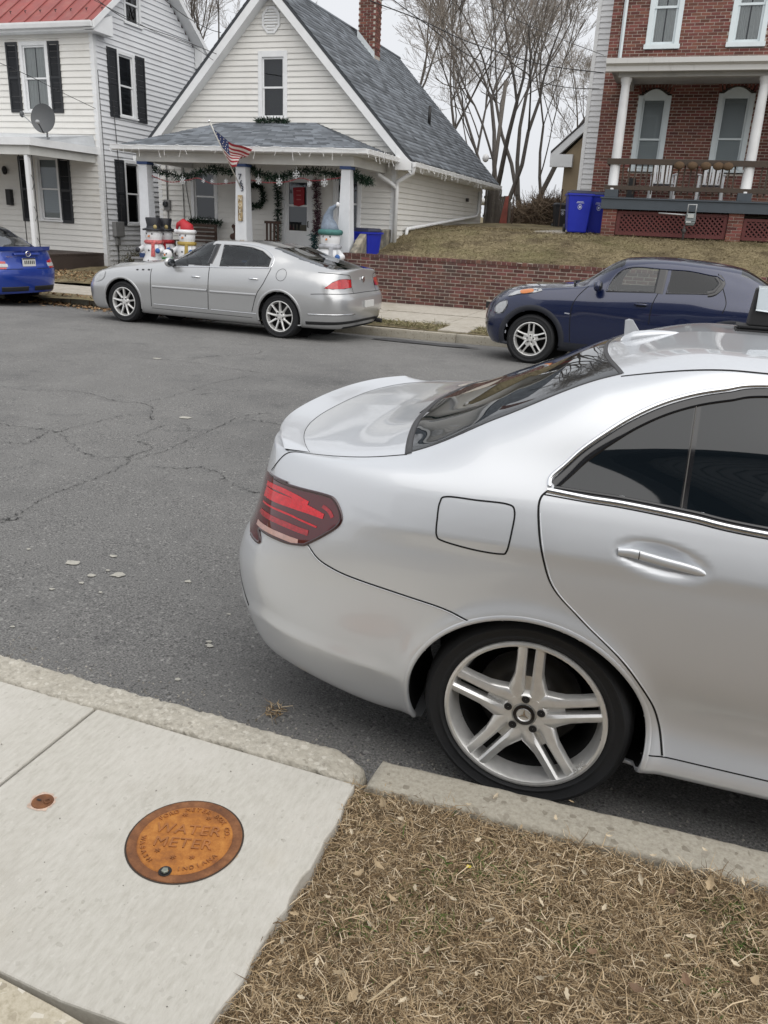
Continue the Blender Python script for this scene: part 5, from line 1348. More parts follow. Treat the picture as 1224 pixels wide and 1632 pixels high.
    m = MB(); m.box(XL + .02, XR - .02, Y + .01, Y + .07, .0, .7); m.box(XR - .05, XR - .01, Y + .07, YB, .0, .6); m.build('foundation', mat('foundation', (0, 0, 0)), h)
    # main roof
    y0, y1 = Y - .32, 28.5; xe = 3.70
    zt = lambda x: CH_AZ - CH_SL * abs(x - CH_AX)
    for sg in (-1, 1):
        xe_ = CH_AX + sg * xe; cs = [(xe_, y0, zt(xe_)), (xe_, y1, zt(xe_)), (CH_AX, y1, CH_AZ), (CH_AX, y0, CH_AZ)]
        m = slab_roof(MB(), cs, .06); r = m.build('roof', mat('roof_felt', (.05, .055, .062), .9), h)
        shingles(r, cs, .14, .30, MATS['shingle'])
        # rake board, soffit, boxed foot
        m = MB(); q = [(xe_ - sg * .02, zt(xe_) - .06), (CH_AX, CH_AZ - .09), (CH_AX, CH_AZ - .33), (xe_ - sg * .02, zt(xe_) - .30)]; m.prism(q, y0 + .005, y0 + .035, 1); m.build('rake_board', T, h)
        m = MB(); q = [(xe_ - sg * .02, zt(xe_) - .28), (CH_AX, CH_AZ - .31), (CH_AX, CH_AZ - .33), (xe_ - sg * .02, zt(xe_) - .30)]; m.prism(q, y0 + .036, Y - .018, 1); m.build('rake_soffit', T, h)
        m = MB(); q = [(xe_ - sg * .01, zt(xe_) - .05), (xe_ - sg * .01, zt(xe_) - .22), (xe_ - sg * .40, zt(xe_) - .22), (xe_ - sg * .40, zt(xe_ - sg * .40) - .13)]; m.prism(q, y0 - .004, Y - .02, 1); m.build('eave_return', T, h, bevel=.004)
        m = MB(); x = xe_ + sg * .01; m.prism([(x, zt(xe_) - .05), (x + sg * .10, zt(xe_) - .045), (x + sg * .09, zt(xe_) - .14), (x + sg * .02, zt(xe_) - .16)], y0, y1, 1); m.build('gutter', T, h)
        m = MB(); m.box(min(xe_, XR if sg > 0 else XL), max(xe_, XR if sg > 0 else XL), Y, y1, zt(xe_) - .17, zt(xe_) - .15); m.build('eave_soffit', T, h)
    tube_part('ridge_cap', [(CH_AX, y0, CH_AZ + .01), (CH_AX, y1, CH_AZ + .01)], .045, MATS['shingle'], h, 6)
    # chimney
    cx, cy = -9.33, 24.25; b = .25; zb, ztop = 5.9, 7.62
    m = MB(); m.box(cx - b + .008, cx + b - .008, cy - b + .008, cy + b - .008, zb, ztop); ch = m.build('chimney', MATS['mortar'], h)
    n = 0
    me = bpy.data.meshes.new('brick'); q = MB(); q.box(-.092, .092, -.004, .05, 0, .055); me.from_pydata(q.v, [], q.f); me.materials.append(MATS['brick_red']); me.update()
    for i in range(int((ztop - 6.2) / .068)):
        z = 6.2 + i * .068
        for f, (dx, dy, rz) in enumerate(((0, -b, 0), (b, 0, 90), (-b, 0, -90))):
            for k in (-1, 0, 1):
                t = (k * .205 + (.1 if i % 2 else 0)); sc = 1.0
                lo, hi = max(t - .095, -b), min(t + .095, b)
                if hi - lo < .05: continue
                o = bpy.data.objects.new('brick', me); link(o, ch); u = (lo + hi) / 2; o.scale = ((hi - lo) / .19, 1, 1)
                o.location = (cx + (u if f == 0 else dx), cy + (dy if f == 0 else u), z); o.rotation_euler = (0, 0, R(rz))
    m = MB(); m.box(cx - b - .02, cx + b + .02, cy - b - .02, cy + b + .02, ztop, ztop + .05); m.build('chimney_crown', mat('cement', (.35, .34, .33), .9), ch)
    m = MB(); m.lathe([(.13, ztop + .05), (.13, ztop + .26), (.11, ztop + .26), (.11, ztop + .06)], (cx, cy, 0), 'z', 16); m.build('flue', mat('flue_grey', (.38, .39, .40), .6), ch)
    m = MB(); z1, z2 = zt(cx - b), zt(cx + b); m.add([(cx - b - .02, cy - b - .022, z1 + .02), (cx + b + .02, cy - b - .022, z2 - .02), (cx + b + .02, cy - b - .022, z2 + .16), (cx - b - .02, cy - b - .022, z1 + .22)], [(0, 1, 2, 3)]); m.add([(cx - b - .02, cy - b - .022, z1 + .02), (cx + b + .02, cy - b - .022, z2 - .02), (cx + b + .02, cy - b - .10, z2 + .01), (cx - b - .02, cy - b - .10, z1 + .03)], [(0, 1, 2, 3)]); m.build('flashing', mat('flashing', (.62, .66, .68), .4, .3), ch)
    tube_part('vent_pipe', [(-7.5, 24.5, zt(-7.5) - .05), (-7.5, 24.5, 4.95)], .045, MATS['black_plastic'], h)
    # downspouts at the corner
    for pts in ([(-6.13, Y - .25, 3.02), (-6.16, Y - .2, 2.86), (-6.56, Y - .1, 2.66), (-6.58, Y - .08, 2.55), (-6.58, Y - .08, 1.25)], [(-7.02, Y - .32, 2.90), (-6.98, Y - .25, 2.78), (-6.72, Y - .12, 2.62), (-6.60, Y - .085, 2.52)]):
        b = MB(); b.tube(pts, .05, 8); b.build('downspout', T, h, True)
    b = MB(); b.tube([(XR + .06, 27.6, 2.85), (XR + .06, 27.6, 2.2), (XR + .08, 27.3, 2.08), (XR + .12, 20.0, 1.62), (XR + .12, 19.9, 1.35)], .045, 8); b.build('downspout', T, h, True)
    m = MB(); m.box(XR + .02, XR + .10, 26.0, 26.1, 2.48, 2.58); m.build('wall_lamp', mat('old_iron', (0, 0, 0)), h)
    # porch: floor, steps, beam, roof
    PY = 17.3; flo = mat('porch_floor', (.25, .25, .26), .7, var=.1, vscale=5)
    for i in range(18):
        y = PY - .18 + i * .122
        if y + .11 < Y: m = MB(); m.box(-12.55, -6.75, y, y + .115, .66, .70); m.build('deck_board', flo, h)
    m = MB(); m.box(-12.5, -6.8, PY - .12, PY - .06, .1, .658); m.box(-12.5, -12.44, PY - .05, Y - .03, .1, .658); m.box(-6.86, -6.80, PY - .05, Y - .03, .1, .658); m.build('porch_skirt', mat('skirt_grey', (.36, .37, .38), .7, var=.1, vscale=3), h)
    bl = mat('band_blue', (.025, .055, .16), .5)
    for x, w0, w1 in ((-12.14, .11, .145), (-9.575, .12, .155), (-7.06, .10, .16)):
        m = MB(); m.hexa([(x - w1, PY - w1, .80), (x + w1, PY - w1, .80), (x - w1, PY + w1, .80), (x + w1, PY + w1, .80), (x - w0, PY - w0, 2.77), (x + w0, PY - w0, 2.77), (x - w0, PY + w0, 2.77), (x + w0, PY + w0, 2.77)])
        p = m.build('porch_post', mat('post_white', (.63, .65, .68), .55, var=.06, vscale=6), h, bevel=.008)
        m = MB(); m.box(x - w1 - .025, x + w1 + .025, PY - w1 - .025, PY + w1 + .025, .70, .80); m.build('post_base', bl, p, bevel=.006)
        m = MB(); m.box(x - w0 - .03, x + w0 + .03, PY - w0 - .03, PY + w0 + .03, 2.77, 2.83); m.build('post_cap', bl, p, bevel=.006)
    bw = mat('beam_white', (0, 0, 0))
    m = MB(); m.box(-12.30, -6.88, PY - .10, PY + .10, 2.832, 3.03); m.box(-12.30, -12.10, PY + .101, Y - .03, 2.832, 3.03); m.box(-7.08, -6.88, PY + .101, Y - .03, 2.832, 3.03); m.build('porch_beam', bw, h)
    m = MB(); m.box(-12.62, -6.58, 16.97, Y - .03, 3.032, 3.06); m.build('porch_ceiling', bw, h)
    ex0, ex1, ey, ez, tx0, tx1, tz = -12.66, -6.54, 16.93, 3.14, -11.14, -8.72, 3.90
    pf = MATS['roof_felt']
    planes = [[(ex0, ey, ez), (ex1, ey, ez), (tx1, Y - .02, tz), (tx0, Y - .02, tz)], [(ex1, ey, ez), (ex1, Y - .02, ez), (tx1 + .01, Y - .02, tz), (tx1, Y - .021, tz)], [(ex0, Y - .02, ez), (ex0, ey, ez), (tx0, Y - .021, tz), (tx0 - .01, Y - .02, tz)]]
    m = MB()
    m.add([(ex0, ey, ez), (ex1, ey, ez), (tx1, Y - .02, tz), (tx0, Y - .02, tz), (ex1, Y - .02, ez), (ex0, Y - .02, ez)], [(0, 1, 2, 3), (1, 4, 2), (5, 0, 3), (0, 5, 4, 1)]); r = m.build('porch_roof', pf, h)
    for cs in planes: shingles(r, cs, .135, .24, MATS['shingle'], 'shingles', .012)
    m = MB(); m.prism([(ey - .09, ez + .01), (ey - .08, ez - .08), (ey - .01, ez - .10), (ey - .005, ez + .005)], ex0 - .08, ex1 + .08, 0); m.build('gutter', T, h)
    m = MB(); m.prism([(ex1 + .09, ez + .01), (ex1 + .08, ez - .08), (ex1 + .01, ez - .10), (ex1 + .005, ez + .005)], ey, Y - .3, 1); m.build('gutter', T, h)
    # electric meter and cables on the front wall
    m = MB(); m.box(-12.98, -12.80, Y - .10, Y - .02, 1.80, 2.06); mt_ = m.build('meter_box', MATS['meter_grey'], h, bevel=.01)
    m = MB(); m.lathe([(.07, Y - .10), (.07, Y - .15), (.05, Y - .17), (.001, Y - .17)], (-12.90, 0, 1.95), 'y', 20); m.build('meter_dial', MATS['window_glass_dark'], mt_)
    tube_part('conduit', [(-12.88, Y - .05, 2.06), (-12.88, Y - .05, 3.0)], .018, MATS['meter_grey'], h); tube_part('conduit', [(-12.88, Y - .05, 1.79), (-12.88, Y - .05, .8)], .018, MATS['meter_grey'], h)
    tube_part('cable', [(-12.42, Y - .04, 3.0), (-12.40, Y - .04, 1.8), (-12.43, Y - .04, .9)], .009, MATS['black_plastic'], h)
    tube_part('cable', [(-12.38, Y - .04, 2.9), (-12.30, Y - .04, 2.3), (-12.18, Y - .04, 1.6)], .008, MATS['black_plastic'], h)
    # icicle lights clipped along both gutters
    wl = mat('light_string', (.70, .70, .70), .5)
    def icicles(p0, p1, n, lab):
        t = thing('icicle_light_string', lab, 'light string', p0)
        P0, P1 = np.array(p0), np.array(p1); m = MB(); pts = [P0 + (P1 - P0) * i / 60 + np.array((0, 0, RNG.normal(0, .012))) for i in range(61)]; m.tube(pts, .005, 4); m.build('wire', wl, t)
        for i in range(n):
            p = P0 + (P1 - P0) * (i + RNG.uniform(-.3, .3)) / n; L_ = RNG.uniform(.06, .26); b = MB()
            b.tube([p, p + np.array((RNG.normal(0, .02), 0, -L_ * .5)), p + np.array((RNG.normal(0, .03), 0, -L_))], [.003, .004, .006], 4); b.build('icicle', wl, t)
    icicles((ex0 - .05, ey - .105, ez + .0), (ex1 + .06, ey - .105, ez + .0), 34, 'white icicle light string hanging along the porch gutter')
    icicles((ex1 + .105, ey, ez), (ex1 + .105, Y - .4, ez), 16, 'short white icicle light string on the return of the porch gutter')
    icicles((CH_AX + xe + .13, y0 + .2, zt(CH_AX + xe) - .06), (CH_AX + xe + .13, y1 - .1, zt(CH_AX + xe) - .06), 44, 'white icicle light string along the side eave of the cottage')
    return h
centre_house()
# ------------------------------------------------------------------ brick house on the bank
def brick_house():
    X, Y = -2.5, 22.6; XE = 5.2; T = mat('cool_white', (.60, .66, .68), .5, var=.05, vscale=5)
    h = thing('brick_house', 'two storey red brick house with pale window frames and raised front porch', 'house', (X, Y, 1.7))
    m = MB(); m.box(X + .01, XE, Y + .18, 32, 1.6, 8.3); m.build('wall', MATS['mortar'], h)
    m = MB(); m.box(X + .02, XE, Y + .015, Y + .069, 1.6, 8.3)
    up = [(-1.54, -1.00, 6.02, 7.55), (.29, .86, 6.03, 7.55), (2.15, 2.72, 6.03, 7.55)]
    lo = [(-1.52, -.98, 3.30, 4.86), (.30, .88, 3.32, 4.90), (2.2, 2.8, 3.3, 4.9)]
    cas = .11
    ops = [(a - cas, b + cas, c - .13, d + .2) for a, b, c, d in up] + [(a - cas, b + cas, c - .10, d + .24) for a, b, c, d in lo]
    # mortar bed with real openings
    mb_ = MB(); zs = sorted({1.6, 8.3, *[o[2] for o in ops], *[o[3] for o in ops]})
    for z0, z1 in zip(zs[:-1], zs[1:]):
        for s, e in free_spans(X + .005, XE, z0, z1, ops): mb_.box(s, e, Y + .004, Y + .069, z0, z1)
    mb_.build('mortar_bed', MATS['mortar'], h)
    brick_field(h, Y, X, XE, 2.3, 8.3, ops, .2125, .0680, .012, MATS['brick_red'], MATS['brick_red_far'], lambda b: (abs(b[0] + .5) + abs(b[2] - 5.9) * .9), 300)
    for w in up: window(h, 'y', Y, *w, T, cas, .16, .10, 'curtain', .5, 'window_glass', .05)
    for w in lo: window(h, 'y', Y, *w, T, cas, .06, .07, 'blind', .42, 'window_glass', .045, .13)
    # brick arches over the lower windows
    am = MATS['brick_red']
    for a, b, c, d in lo:
        for i in range(11):
            t = i / 10; u = a - .08 + (b - a + .16) * t; z = d + .10 + .13 * math.sin(math.pi * t); m = MB()
            an = (t - .5) * .5; m.hexa([(u + sx * .03 * 1 + (dz * math.sin(an)), Y - .012 + dy, z + dz * math.cos(an)) for dz in (.0, .19) for dy in (0, .08) for sx in (-1, 1)]); m.build('arch_brick', am, h)
    m = MB(); m.box(-.55, -.42, Y - .05, Y + .0, 3.5, 3.7)
    downspout(h, [(-2.20, Y - .06, 8.2), (-2.20, Y - .06, 5.6)], .045, T)
    # sided strip of the adjoining wing
    siding(h, 'y', Y + .9, -2.90, -2.40, 1.7, 8.3, .125, [], MATS['white_siding'])
    m = MB(); m.box(-2.95, -2.45, Y + .91, 30, 1.6, 8.3); m.build('wing_wall', MATS['white_siding'], h)
    m = MB(); m.box(-2.97, -2.88, Y + .87, Y + .97, 1.7, 8.3); m.build('corner_board', MATS['white_trim'], h)
    m = MB(); m.box(-3.06, -3.0, 24.4, 24.8, 2.1, 3.4); m.build('side_trim', MATS['white_trim'], h)
    # porch
    PY = 20.8; dk = mat('deck_slate', (.050, .062, .075), .6, var=.12, vscale=4)
    m = MB(); m.box(-2.02, XE, PY - .16, PY - .12, 2.28, 2.50); m.box(-2.02, -1.98, PY - .119, Y - .02, 2.28, 2.50); m.build('deck_fascia', dk, h)
    for i in range(14):
        y = PY - .19 + i * .142
        if y + .13 < Y - .01: m = MB(); m.box(-2.05, XE, y, y + .135, 2.502, 2.535); m.build('deck_board', dk, h)
    pm = MATS['brick_red']
    for x0, x1 in ((-1.96, -1.64), (.80, 1.12), (3.7, 4.02)):
        m = MB(); m.box(x0 + .008, x1 - .008, PY - .092, PY + .2, 1.55, 2.278); p = m.build('brick_pier', MATS['mortar'], h)
        k = 0
        for i in range(10):
            z = 1.58 + i * .07
            for (a, b) in (((x0, x0 + .205), (x0 + .215, x1)) if i % 2 else ((x0, x0 + .10), (x0 + .11, x1))):
                o = MB(); o.box(a, b, PY - .10, PY + .02, z, z + .06); o.build('brick', pm, p)
    lat = mat('lattice_red', (.10, .022, .020), .6, var=.15, vscale=6)
    me = bpy.data.meshes.new('lattice_slat'); q = MB(); q.box(-.5, .5, -.004, .004, -.017, .017); me.from_pydata(q.v, [], q.f); me.materials.append(lat); me.update()
    for x0, x1, z0, z1 in ((-1.63, .79, 1.72, 2.25), (1.13, 3.69, 1.72, 2.18)):
        m = MB(); F = frame_of('y', PY - .02)
        fbox(m, F, x0, x1, 0, .03, z0, z0 + .075); fbox(m, F, x0, x1, 0, .03, z1 - .06, z1); fbox(m, F, x0, x0 + .075, 0, .03, z0 + .075, z1 - .06); fbox(m, F, x1 - .075, x1, 0, .03, z0 + .075, z1 - .06)
        f = m.build('lattice_panel', lat, h); a0, a1, b0, b1 = x0 + .06, x1 - .06, z0 + .06, z1 - .045; H_ = b1 - b0
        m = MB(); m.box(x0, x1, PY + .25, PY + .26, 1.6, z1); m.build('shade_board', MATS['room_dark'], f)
        for sg in (1, -1):
            s = a0 - H_
            while s < a1:
                p, q_ = s, s + H_; lo_, hi_ = max(p, a0), min(q_, a1)
                if hi_ - lo_ > .05:
                    o = bpy.data.objects.new('lattice_slat', me); link(o, f); c = (lo_ + hi_) / 2; t = (c - p) / H_; z = b0 + H_ * t if sg > 0 else b1 - H_ * t
                    o.location = (c, PY - .02 - (.008 if sg > 0 else .017), z); o.scale = ((hi_ - lo_) * math.sqrt(2), 1, 1); o.rotation_euler = (0, -sg * math.pi / 4, 0)
                s += .105
    cm = mat('column_white', (.64, .65, .66), .5, var=.08, vscale=5)
    for x in (-1.82, 1.05, 3.9):
        m = MB(); m.box(x - .15, x + .15, PY - .15, PY + .15, 2.536, 2.70); m.build('plinth', dk, h, bevel=.006)
        m = MB(); m.lathe([(.135, 2.70), (.135, 2.73), (.115, 2.75), (.112, 3.2), (.105, 4.2), (.092, 4.86), (.092, 4.88), (.105, 4.90), (.10, 4.93), (.12, 4.96), (.125, 5.0), (.125, 5.02)], (x, PY, 0), 'z', 24); m.build('column', cm, h, auto=50)
    m = MB(); m.box(-1.99, XE, PY - .12, PY + .12, 5.021, 5.16); m.box(-1.99, -1.77, PY + .121, Y - .02, 5.021, 5.16); m.build('porch_beam', mat('beam_grey', (.40, .40, .39), .7, var=.15, vscale=3), h)
    m = MB(); m.box(-2.10, XE, PY - .25, Y - .02, 5.162, 5.19); m.build('porch_ceiling', MATS['beam_grey'], h)
    m = MB(); m.prism([(PY - .46, 5.34), (PY - .45, 5.24), (PY - .36, 5.20), (PY - .35, 5.10), (PY - .24, 5.10), (PY - .24, 5.34)], -2.26, XE, 0); m.build('gutter', mat('gutter_white', (.58, .58, .57), .6, stain=((.25, .24, .22), 3, .55, .75, .6), stretch=(1, 1, .3)), h)
    m = MB(); m.hexa([(-2.2, PY - .24, 5.19), (XE, PY - .24, 5.19), (-2.2, Y - .02, 5.19), (XE, Y - .02, 5.19), (-2.2, PY - .24, 5.345), (XE, PY - .24, 5.345), (-2.0, Y - .02, 5.66), (XE, Y - .02, 5.72)]); m.build('porch_roof', mat('porch_tin', (.34, .34, .34), .6, stain=((.16, .16, .165), 2, .45, .65, .7)), h)
    # railing
    rb = mat('rail_brown', (.055, .040, .030), .8, var=.25, vscale=12)
    ry = PY - .11
    m = MB(); m.box(-2.0, XE, ry - .03, ry + .03, 3.24, 3.36); m.build('top_rail', rb, h); m = MB(); m.box(-2.0, XE, ry - .02, ry + .02, 2.70, 2.79); m.build('bottom_rail', rb, h)
    me = bpy.data.meshes.new('baluster'); q = MB(); q.box(-.017, .017, -.015, .015, 0, .70); me.from_pydata(q.v, [], q.f); me.materials.append(rb); me.update()
    x = -1.62
    while x < XE:
        if abs(x - 1.05) > .17:
            o = bpy.data.objects.new('baluster', me); link(o, h); o.location = (x, ry + .045, 2.62); o.rotation_euler = (0, RNG.normal(0, .012), 0)
        x += .133
    m = MB(); m.box(-2.0, -1.94, PY, Y - .05, 3.24, 3.34); m.build('side_rail', rb, h)
    m = MB(); m.box(-1.60, -1.42, Y - .35, Y - .10, 2.54, 3.05); m.build('storage_crate', MATS['black_plastic'], h)
    return h
brick_house()
def rail_baskets():
    bm = mat('basket_brown', (.10, .062, .034), .9, var=.3, vscale=40, bump=.4, bscale=150)
    y = 20.62
    for i, x in enumerate((-.42, -.14, .14, .40, .60)):
        m = MB(); m.ball((x, y, 3.235), .115, .065, .085, 12, 8); o = m.build('hanging_basket', bm, None, True)
        tag(o, 'round brown wicker basket hung on the brown porch railing', 'basket', 'baskets along the brick house railing')
rail_baskets()
def plastic_chair(x, y, z, rz, lab):
    w = mat('chair_white', (.62, .63, .65), .4)
    t = thing('plastic_chair', lab, 'chair', (x, y, z), 'white chairs on the brick house porch'); B = lambda m, n: local_build(m, n, w, t)
    m = MB(); m.hexa([(-.24, -.24, .36), (.24, -.24, .36), (-.20, .22, .34), (.20, .22, .34), (-.24, -.24, .39), (.24, -.24, .39), (-.20, .22, .37), (.20, .22, .37)]); B(m, 'seat')
    for k in range(5):
        u = -.17 + .085 * k; m = MB(); m.hexa([(u - .033, .20, .36), (u + .033, .20, .36), (u - .033, .225, .36), (u + .033, .225, .36), (u * 1.1 - .034, .34, .84 + .03 * math.cos(u * 8)), (u * 1.1 + .034, .34, .84 + .03 * math.cos(u * 8)), (u * 1.1 - .034, .365, .84), (u * 1.1 + .034, .365, .84)]); B(m, 'back_slat')
    for sg in (-1, 1):
        m = MB(); m.tube([(sg * .27, -.26, .0), (sg * .26, -.25, .58)], [.035, .028], 6); B(m, 'leg'); m = MB(); m.tube([(sg * .27, .30, .0), (sg * .24, .20, .40), (sg * .25, .24, .60)], [.032, .028, .026], 6); B(m, 'leg')
        m = MB(); m.hexa([(sg * .27 - .035, -.30, .57), (sg * .27 + .035, -.30, .57), (sg * .25 - .03, .30, .57), (sg * .25 + .03, .30, .57), (sg * .27 - .035, -.30, .595), (sg * .27 + .035, -.30, .595), (sg * .25 - .03, .30, .595), (sg * .25 + .03, .30, .595)]); B(m, 'armrest')
    t.rotation_euler = (0, 0, rz); return t
def local_build(m, name, mt_, parent, smooth=False):
    o = mesh_obj(name, m.v, m.f, mt_, None, smooth)
    o.parent = parent; return o
plastic_chair(-.76, 21.75, 2.536, R(8), 'white plastic porch chair under the partly open brick house window')
plastic_chair(.33, 21.75, 2.536, R(-5), 'white plastic porch chair below the brick house window with the full blind')
def gas_meter():
    t = thing('gas_meter', 'grey gas meter on pipes in front of the red porch lattice', 'gas meter', (-.02, 20.3, 1.68)); g = mat('gas_grey', (.17, .19, .195), .5, .2, var=.1, vscale=12)
    x, y = .0, 20.35
    m = MB(); m.hexa([(x - .085, y - .07, 1.98), (x + .085, y - .07, 1.98), (x - .085, y + .07, 1.98), (x + .085, y + .07, 1.98), (x - .115, y - .08, 2.06), (x + .115, y - .08, 2.06), (x - .115, y + .08, 2.06), (x + .115, y + .08, 2.06)])
    m.hexa([(x - .115, y - .08, 2.0601), (x + .115, y - .08, 2.0601), (x - .115, y + .08, 2.0601), (x + .115, y + .08, 2.0601), (x - .10, y - .07, 2.24), (x + .10, y - .07, 2.24), (x - .10, y + .07, 2.24), (x + .10, y + .07, 2.24)]); m.build('case', g, t, bevel=.015)
    m = MB(); m.box(x - .07, x + .06, y - .095, y - .071, 2.14, 2.22); m.build('index_plate', mat('plate_grey', (.42, .43, .42), .5), t)
    m = MB(); m.box(x - .09, x + .02, y - .09, y - .078, 2.035, 2.075); m.build('label', mat('plate_grey', (0, 0, 0)), t)
    tube_part('pipe', [(x - .085, y, 2.23), (x - .085, y, 2.42), (x + .085, y, 2.42), (x + .085, y, 2.23)], .016, mat('pipe_pale', (.40, .41, .42), .5, .3), t)
    tube_part('pipe', [(x - .10, y + .02, 2.20), (x - .7, y + .06, 2.22)], .016, MATS['pipe_pale'], t); tube_part('pipe', [(x - .10, y, 1.98), (x - .10, y, 1.62)], .025, mat('old_iron', (0, 0, 0)), t)
    m = MB(); m.ball((x - .10, y, 1.86), .05, .05, .06, 10, 6); m.build('regulator', mat('old_iron', (0, 0, 0)), t, True)
gas_meter()

# ------------------------------------------------------------------ street wall, bank, far pavement
WY = 16.9
def retaining_wall():
    t = thing('brick_retaining_wall', 'low dark red brick retaining wall holding back the grassy bank', 'wall', (-3, WY, .1))
    m = MB(); m.box(-6.93, 7.9, WY + .008, WY + .22, 0, 1.075); m.build('mortar_bed', MATS['mortar'], t)
    drain = [(-3.72, -3.58, .17, .30)]
    brick_field(t, WY, -6.95, 7.9, .13, 1.03, drain, .2125, .0700, .0155, MATS['brick_wall'], MATS['brick_wall_far'], lambda b: b[0] if b[0] < -1.6 else (b[0] + 1 if b[0] > .8 else 50 + b[0]), 282, depth=.1)
    me = bpy.data.meshes.new('cap_brick'); q = MB(); q.box(0, .095, 0, .21, 0, .062); me.from_pydata(q.v, [], q.f); me.materials.append(MATS['brick_wall']); me.update()
    x = -6.95
    while x < 7.8:
        if True:
            o = bpy.data.objects.new('cap_brick', me); link(o, t); o.location = (x, WY - .012 + RNG.normal(0, .003), 1.03 + RNG.normal(0, .003))
        x += .1055
    m = MB(); m.box(-6.95, 7.9, WY - .004, WY + .19, 1.032, 1.086); m.build('cap_mortar', MATS['mortar'], t)
    m = MB(); m.box(-3.72, -3.58, WY + .002, WY + .007, .17, .30); m.build('drain_hole', MATS['room_dark'], t)
retaining_wall()
def bank_h(x, y):
    x = np.asarray(x, float); y = np.asarray(y, float)
    base = np.interp(y, [16.9, 17.3, 18.5, 20.3, 21.5, 24, 30, 45, 80], [1.04, 1.07, 1.32, 1.66, 1.70, 1.75, 1.95, 2.35, 3.0])
    left = np.clip((-x - 5.6) / 1.2, 0, 1)          # falls away towards the cottage
    return base - left * np.clip(.30 - (y - 17) * .06, 0, .3) + .02 * np.sin(x * 2.1 + y) * np.sin(y * 1.7)
def far_side():
    conc, C = MATS['far_concrete'], None
    k = thing('far_kerb_line', '', '', (0, 0, 0)); bpy.data.objects.remove(k)
    # kerb stones along the far gutter
    xs = [-60, -30, -18, -14.4, -11.4, -8.4, -5.45, -3.27, -.2, 2.8, 5.8, 8.8, 30, 60]
    kerb = None
    ky = lambda x: np.interp(x, [-60, -18, -11.7, -10.3, -5.1, -2.6, 3, 60], [15.5, 13.6, 13.3, 13.05, 12.78, 12.87, 12.92, 13.1])
    for i, (a, b) in enumerate(zip(xs[:-1], xs[1:])):
        o = kerb_bar('kerb' if kerb is None else 'kerb_stone', a, b - .012, ky(a) + .16, ky(a), ky(b) + .16, ky(b), .09, MATS['kerb_concrete'], kerb, .0015, max(.12, (b - a) / 25))
        if kerb is None: kerb = o; o['kind'] = 'structure'
    # pavement slabs
    w0 = None; sx = [-60, -30, -18, -16.4, -14.8, -13.2, -11.6, -10, -8.4, -6.85, -5.32, -3.75, -2.2, -.6, 1, 2.6, 4.2, 7.5, 30, 60]
    for a, b in zip(sx[:-1], sx[1:]):
        n0, n1 = (13.85, 16.9) if a >= -7 else (13.75, 15.3)
        for y0, y1 in ((n0, (n0 + n1) / 2 - .006), ((n0 + n1) / 2 + .006, n1)):
            m = MB(); z = np.interp(y0, [13.8, 15.4], [.108, .122]) + RNG.normal(0, .002); m.box(a, b - .014, y0, y1, .0, z); o = m.build('pavement' if w0 is None else 'paving_slab', conc, w0, bevel=.006)
            if w0 is None: w0 = o; o['kind'] = 'structure'
    m = MB(); m.box(-3.62, -3.12, 12.96, 13.84, .0, .118); m.build('paving_slab', conc, w0, bevel=.006)
    # verge strip and front yards
    for nm, x0, x1, y0, y1, z in (('verge', -60, 60, 12.9, 13.86, .10), ('front_yard', -60, -6.9, 15.3, 19.5, .16)):
        n1, n2 = 120, 10; xs_ = np.linspace(x0, x1, n1); ys_ = np.linspace(y0, y1, n2); A, B = np.meshgrid(xs_, ys_, indexing='ij')
        Zs = z + .012 * np.sin(A * 3 + B * 5) + np.where(B > 16.2, .03, 0) + np.clip((B - 15.3) / 3, 0, 1) * (.14 if nm == 'front_yard' else 0)
        idx = np.arange(n1 * n2).reshape(n1, n2); o = np_mesh(nm, np.stack([A, B, Zs], -1).reshape(-1, 3), np.stack([idx[:-1, :-1], idx[1:, :-1], idx[1:, 1:], idx[:-1, 1:]], -1).reshape(-1, 4), MATS['dry_lawn'], None, True); o['kind'] = 'structure'
    n1, n2 = 90, 80; xs_ = np.linspace(-6.72, 40, n1)**1; ys_ = np.concatenate([np.linspace(17.0, 24, 50), np.linspace(24.5, 90, 30)]); A, B = np.meshgrid(xs_, ys_, indexing='ij')
    idx = np.arange(n1 * n2).reshape(n1, n2); o = np_mesh('bank', np.stack([A, B, bank_h(A, B)], -1).reshape(-1, 3), np.stack([idx[:-1, :-1], idx[1:, :-1], idx[1:, 1:], idx[:-1, 1:]], -1).reshape(-1, 4), MATS['dry_lawn'], None, True); o['kind'] = 'structure'
    # background field behind the houses
    o = mesh_obj('back_field', [(-80, 28.6, 1.6), (-6.7, 28.6, 1.6), (-6.7, 90, 2.9), (-80, 90, 2.9)], [(0, 1, 2, 3)], MATS['dry_lawn']); o['kind'] = 'structure'
    lawn_straw = blade_mat('lawn_straw', [(0, (.05, .037, .02)), (.3, (.115, .09, .048)), (.7, (.22, .18, .105)), (1, (.36, .30, .19))])
    b = blades('bank_grass', 42000, (-6.6, 3.2, 17.12, 23), .065, .0055, bank_h, lawn_straw, .5, None, None, .02); tag(b, 'short dry brown grass covering the bank above the brick wall', 'dry grass')
    vg = lambda x, y: .11 + .012 * np.sin(x * 3 + y * 5)
    g2 = blade_mat('verge_blade', [(0, (.07, .075, .03)), (.4, (.15, .14, .06)), (.8, (.28, .24, .14)), (1, (.4, .35, .24))])
    b = blades('verge_grass', 9000, (-6.4, 1.2, 12.95, 13.84), .07, .007, vg, g2, .6, lambda x, y: ((x < -3.65) | (x > -3.1)) * 1.0, None, .015); tag(b, 'thin half green grass strip between kerb and pavement across the road', 'grass')
    lit = blade_mat('leaf_bits', [(0, (.06, .035, .02)), (.4, (.18, .10, .05)), (.8, (.33, .22, .12)), (1, (.45, .34, .2))])
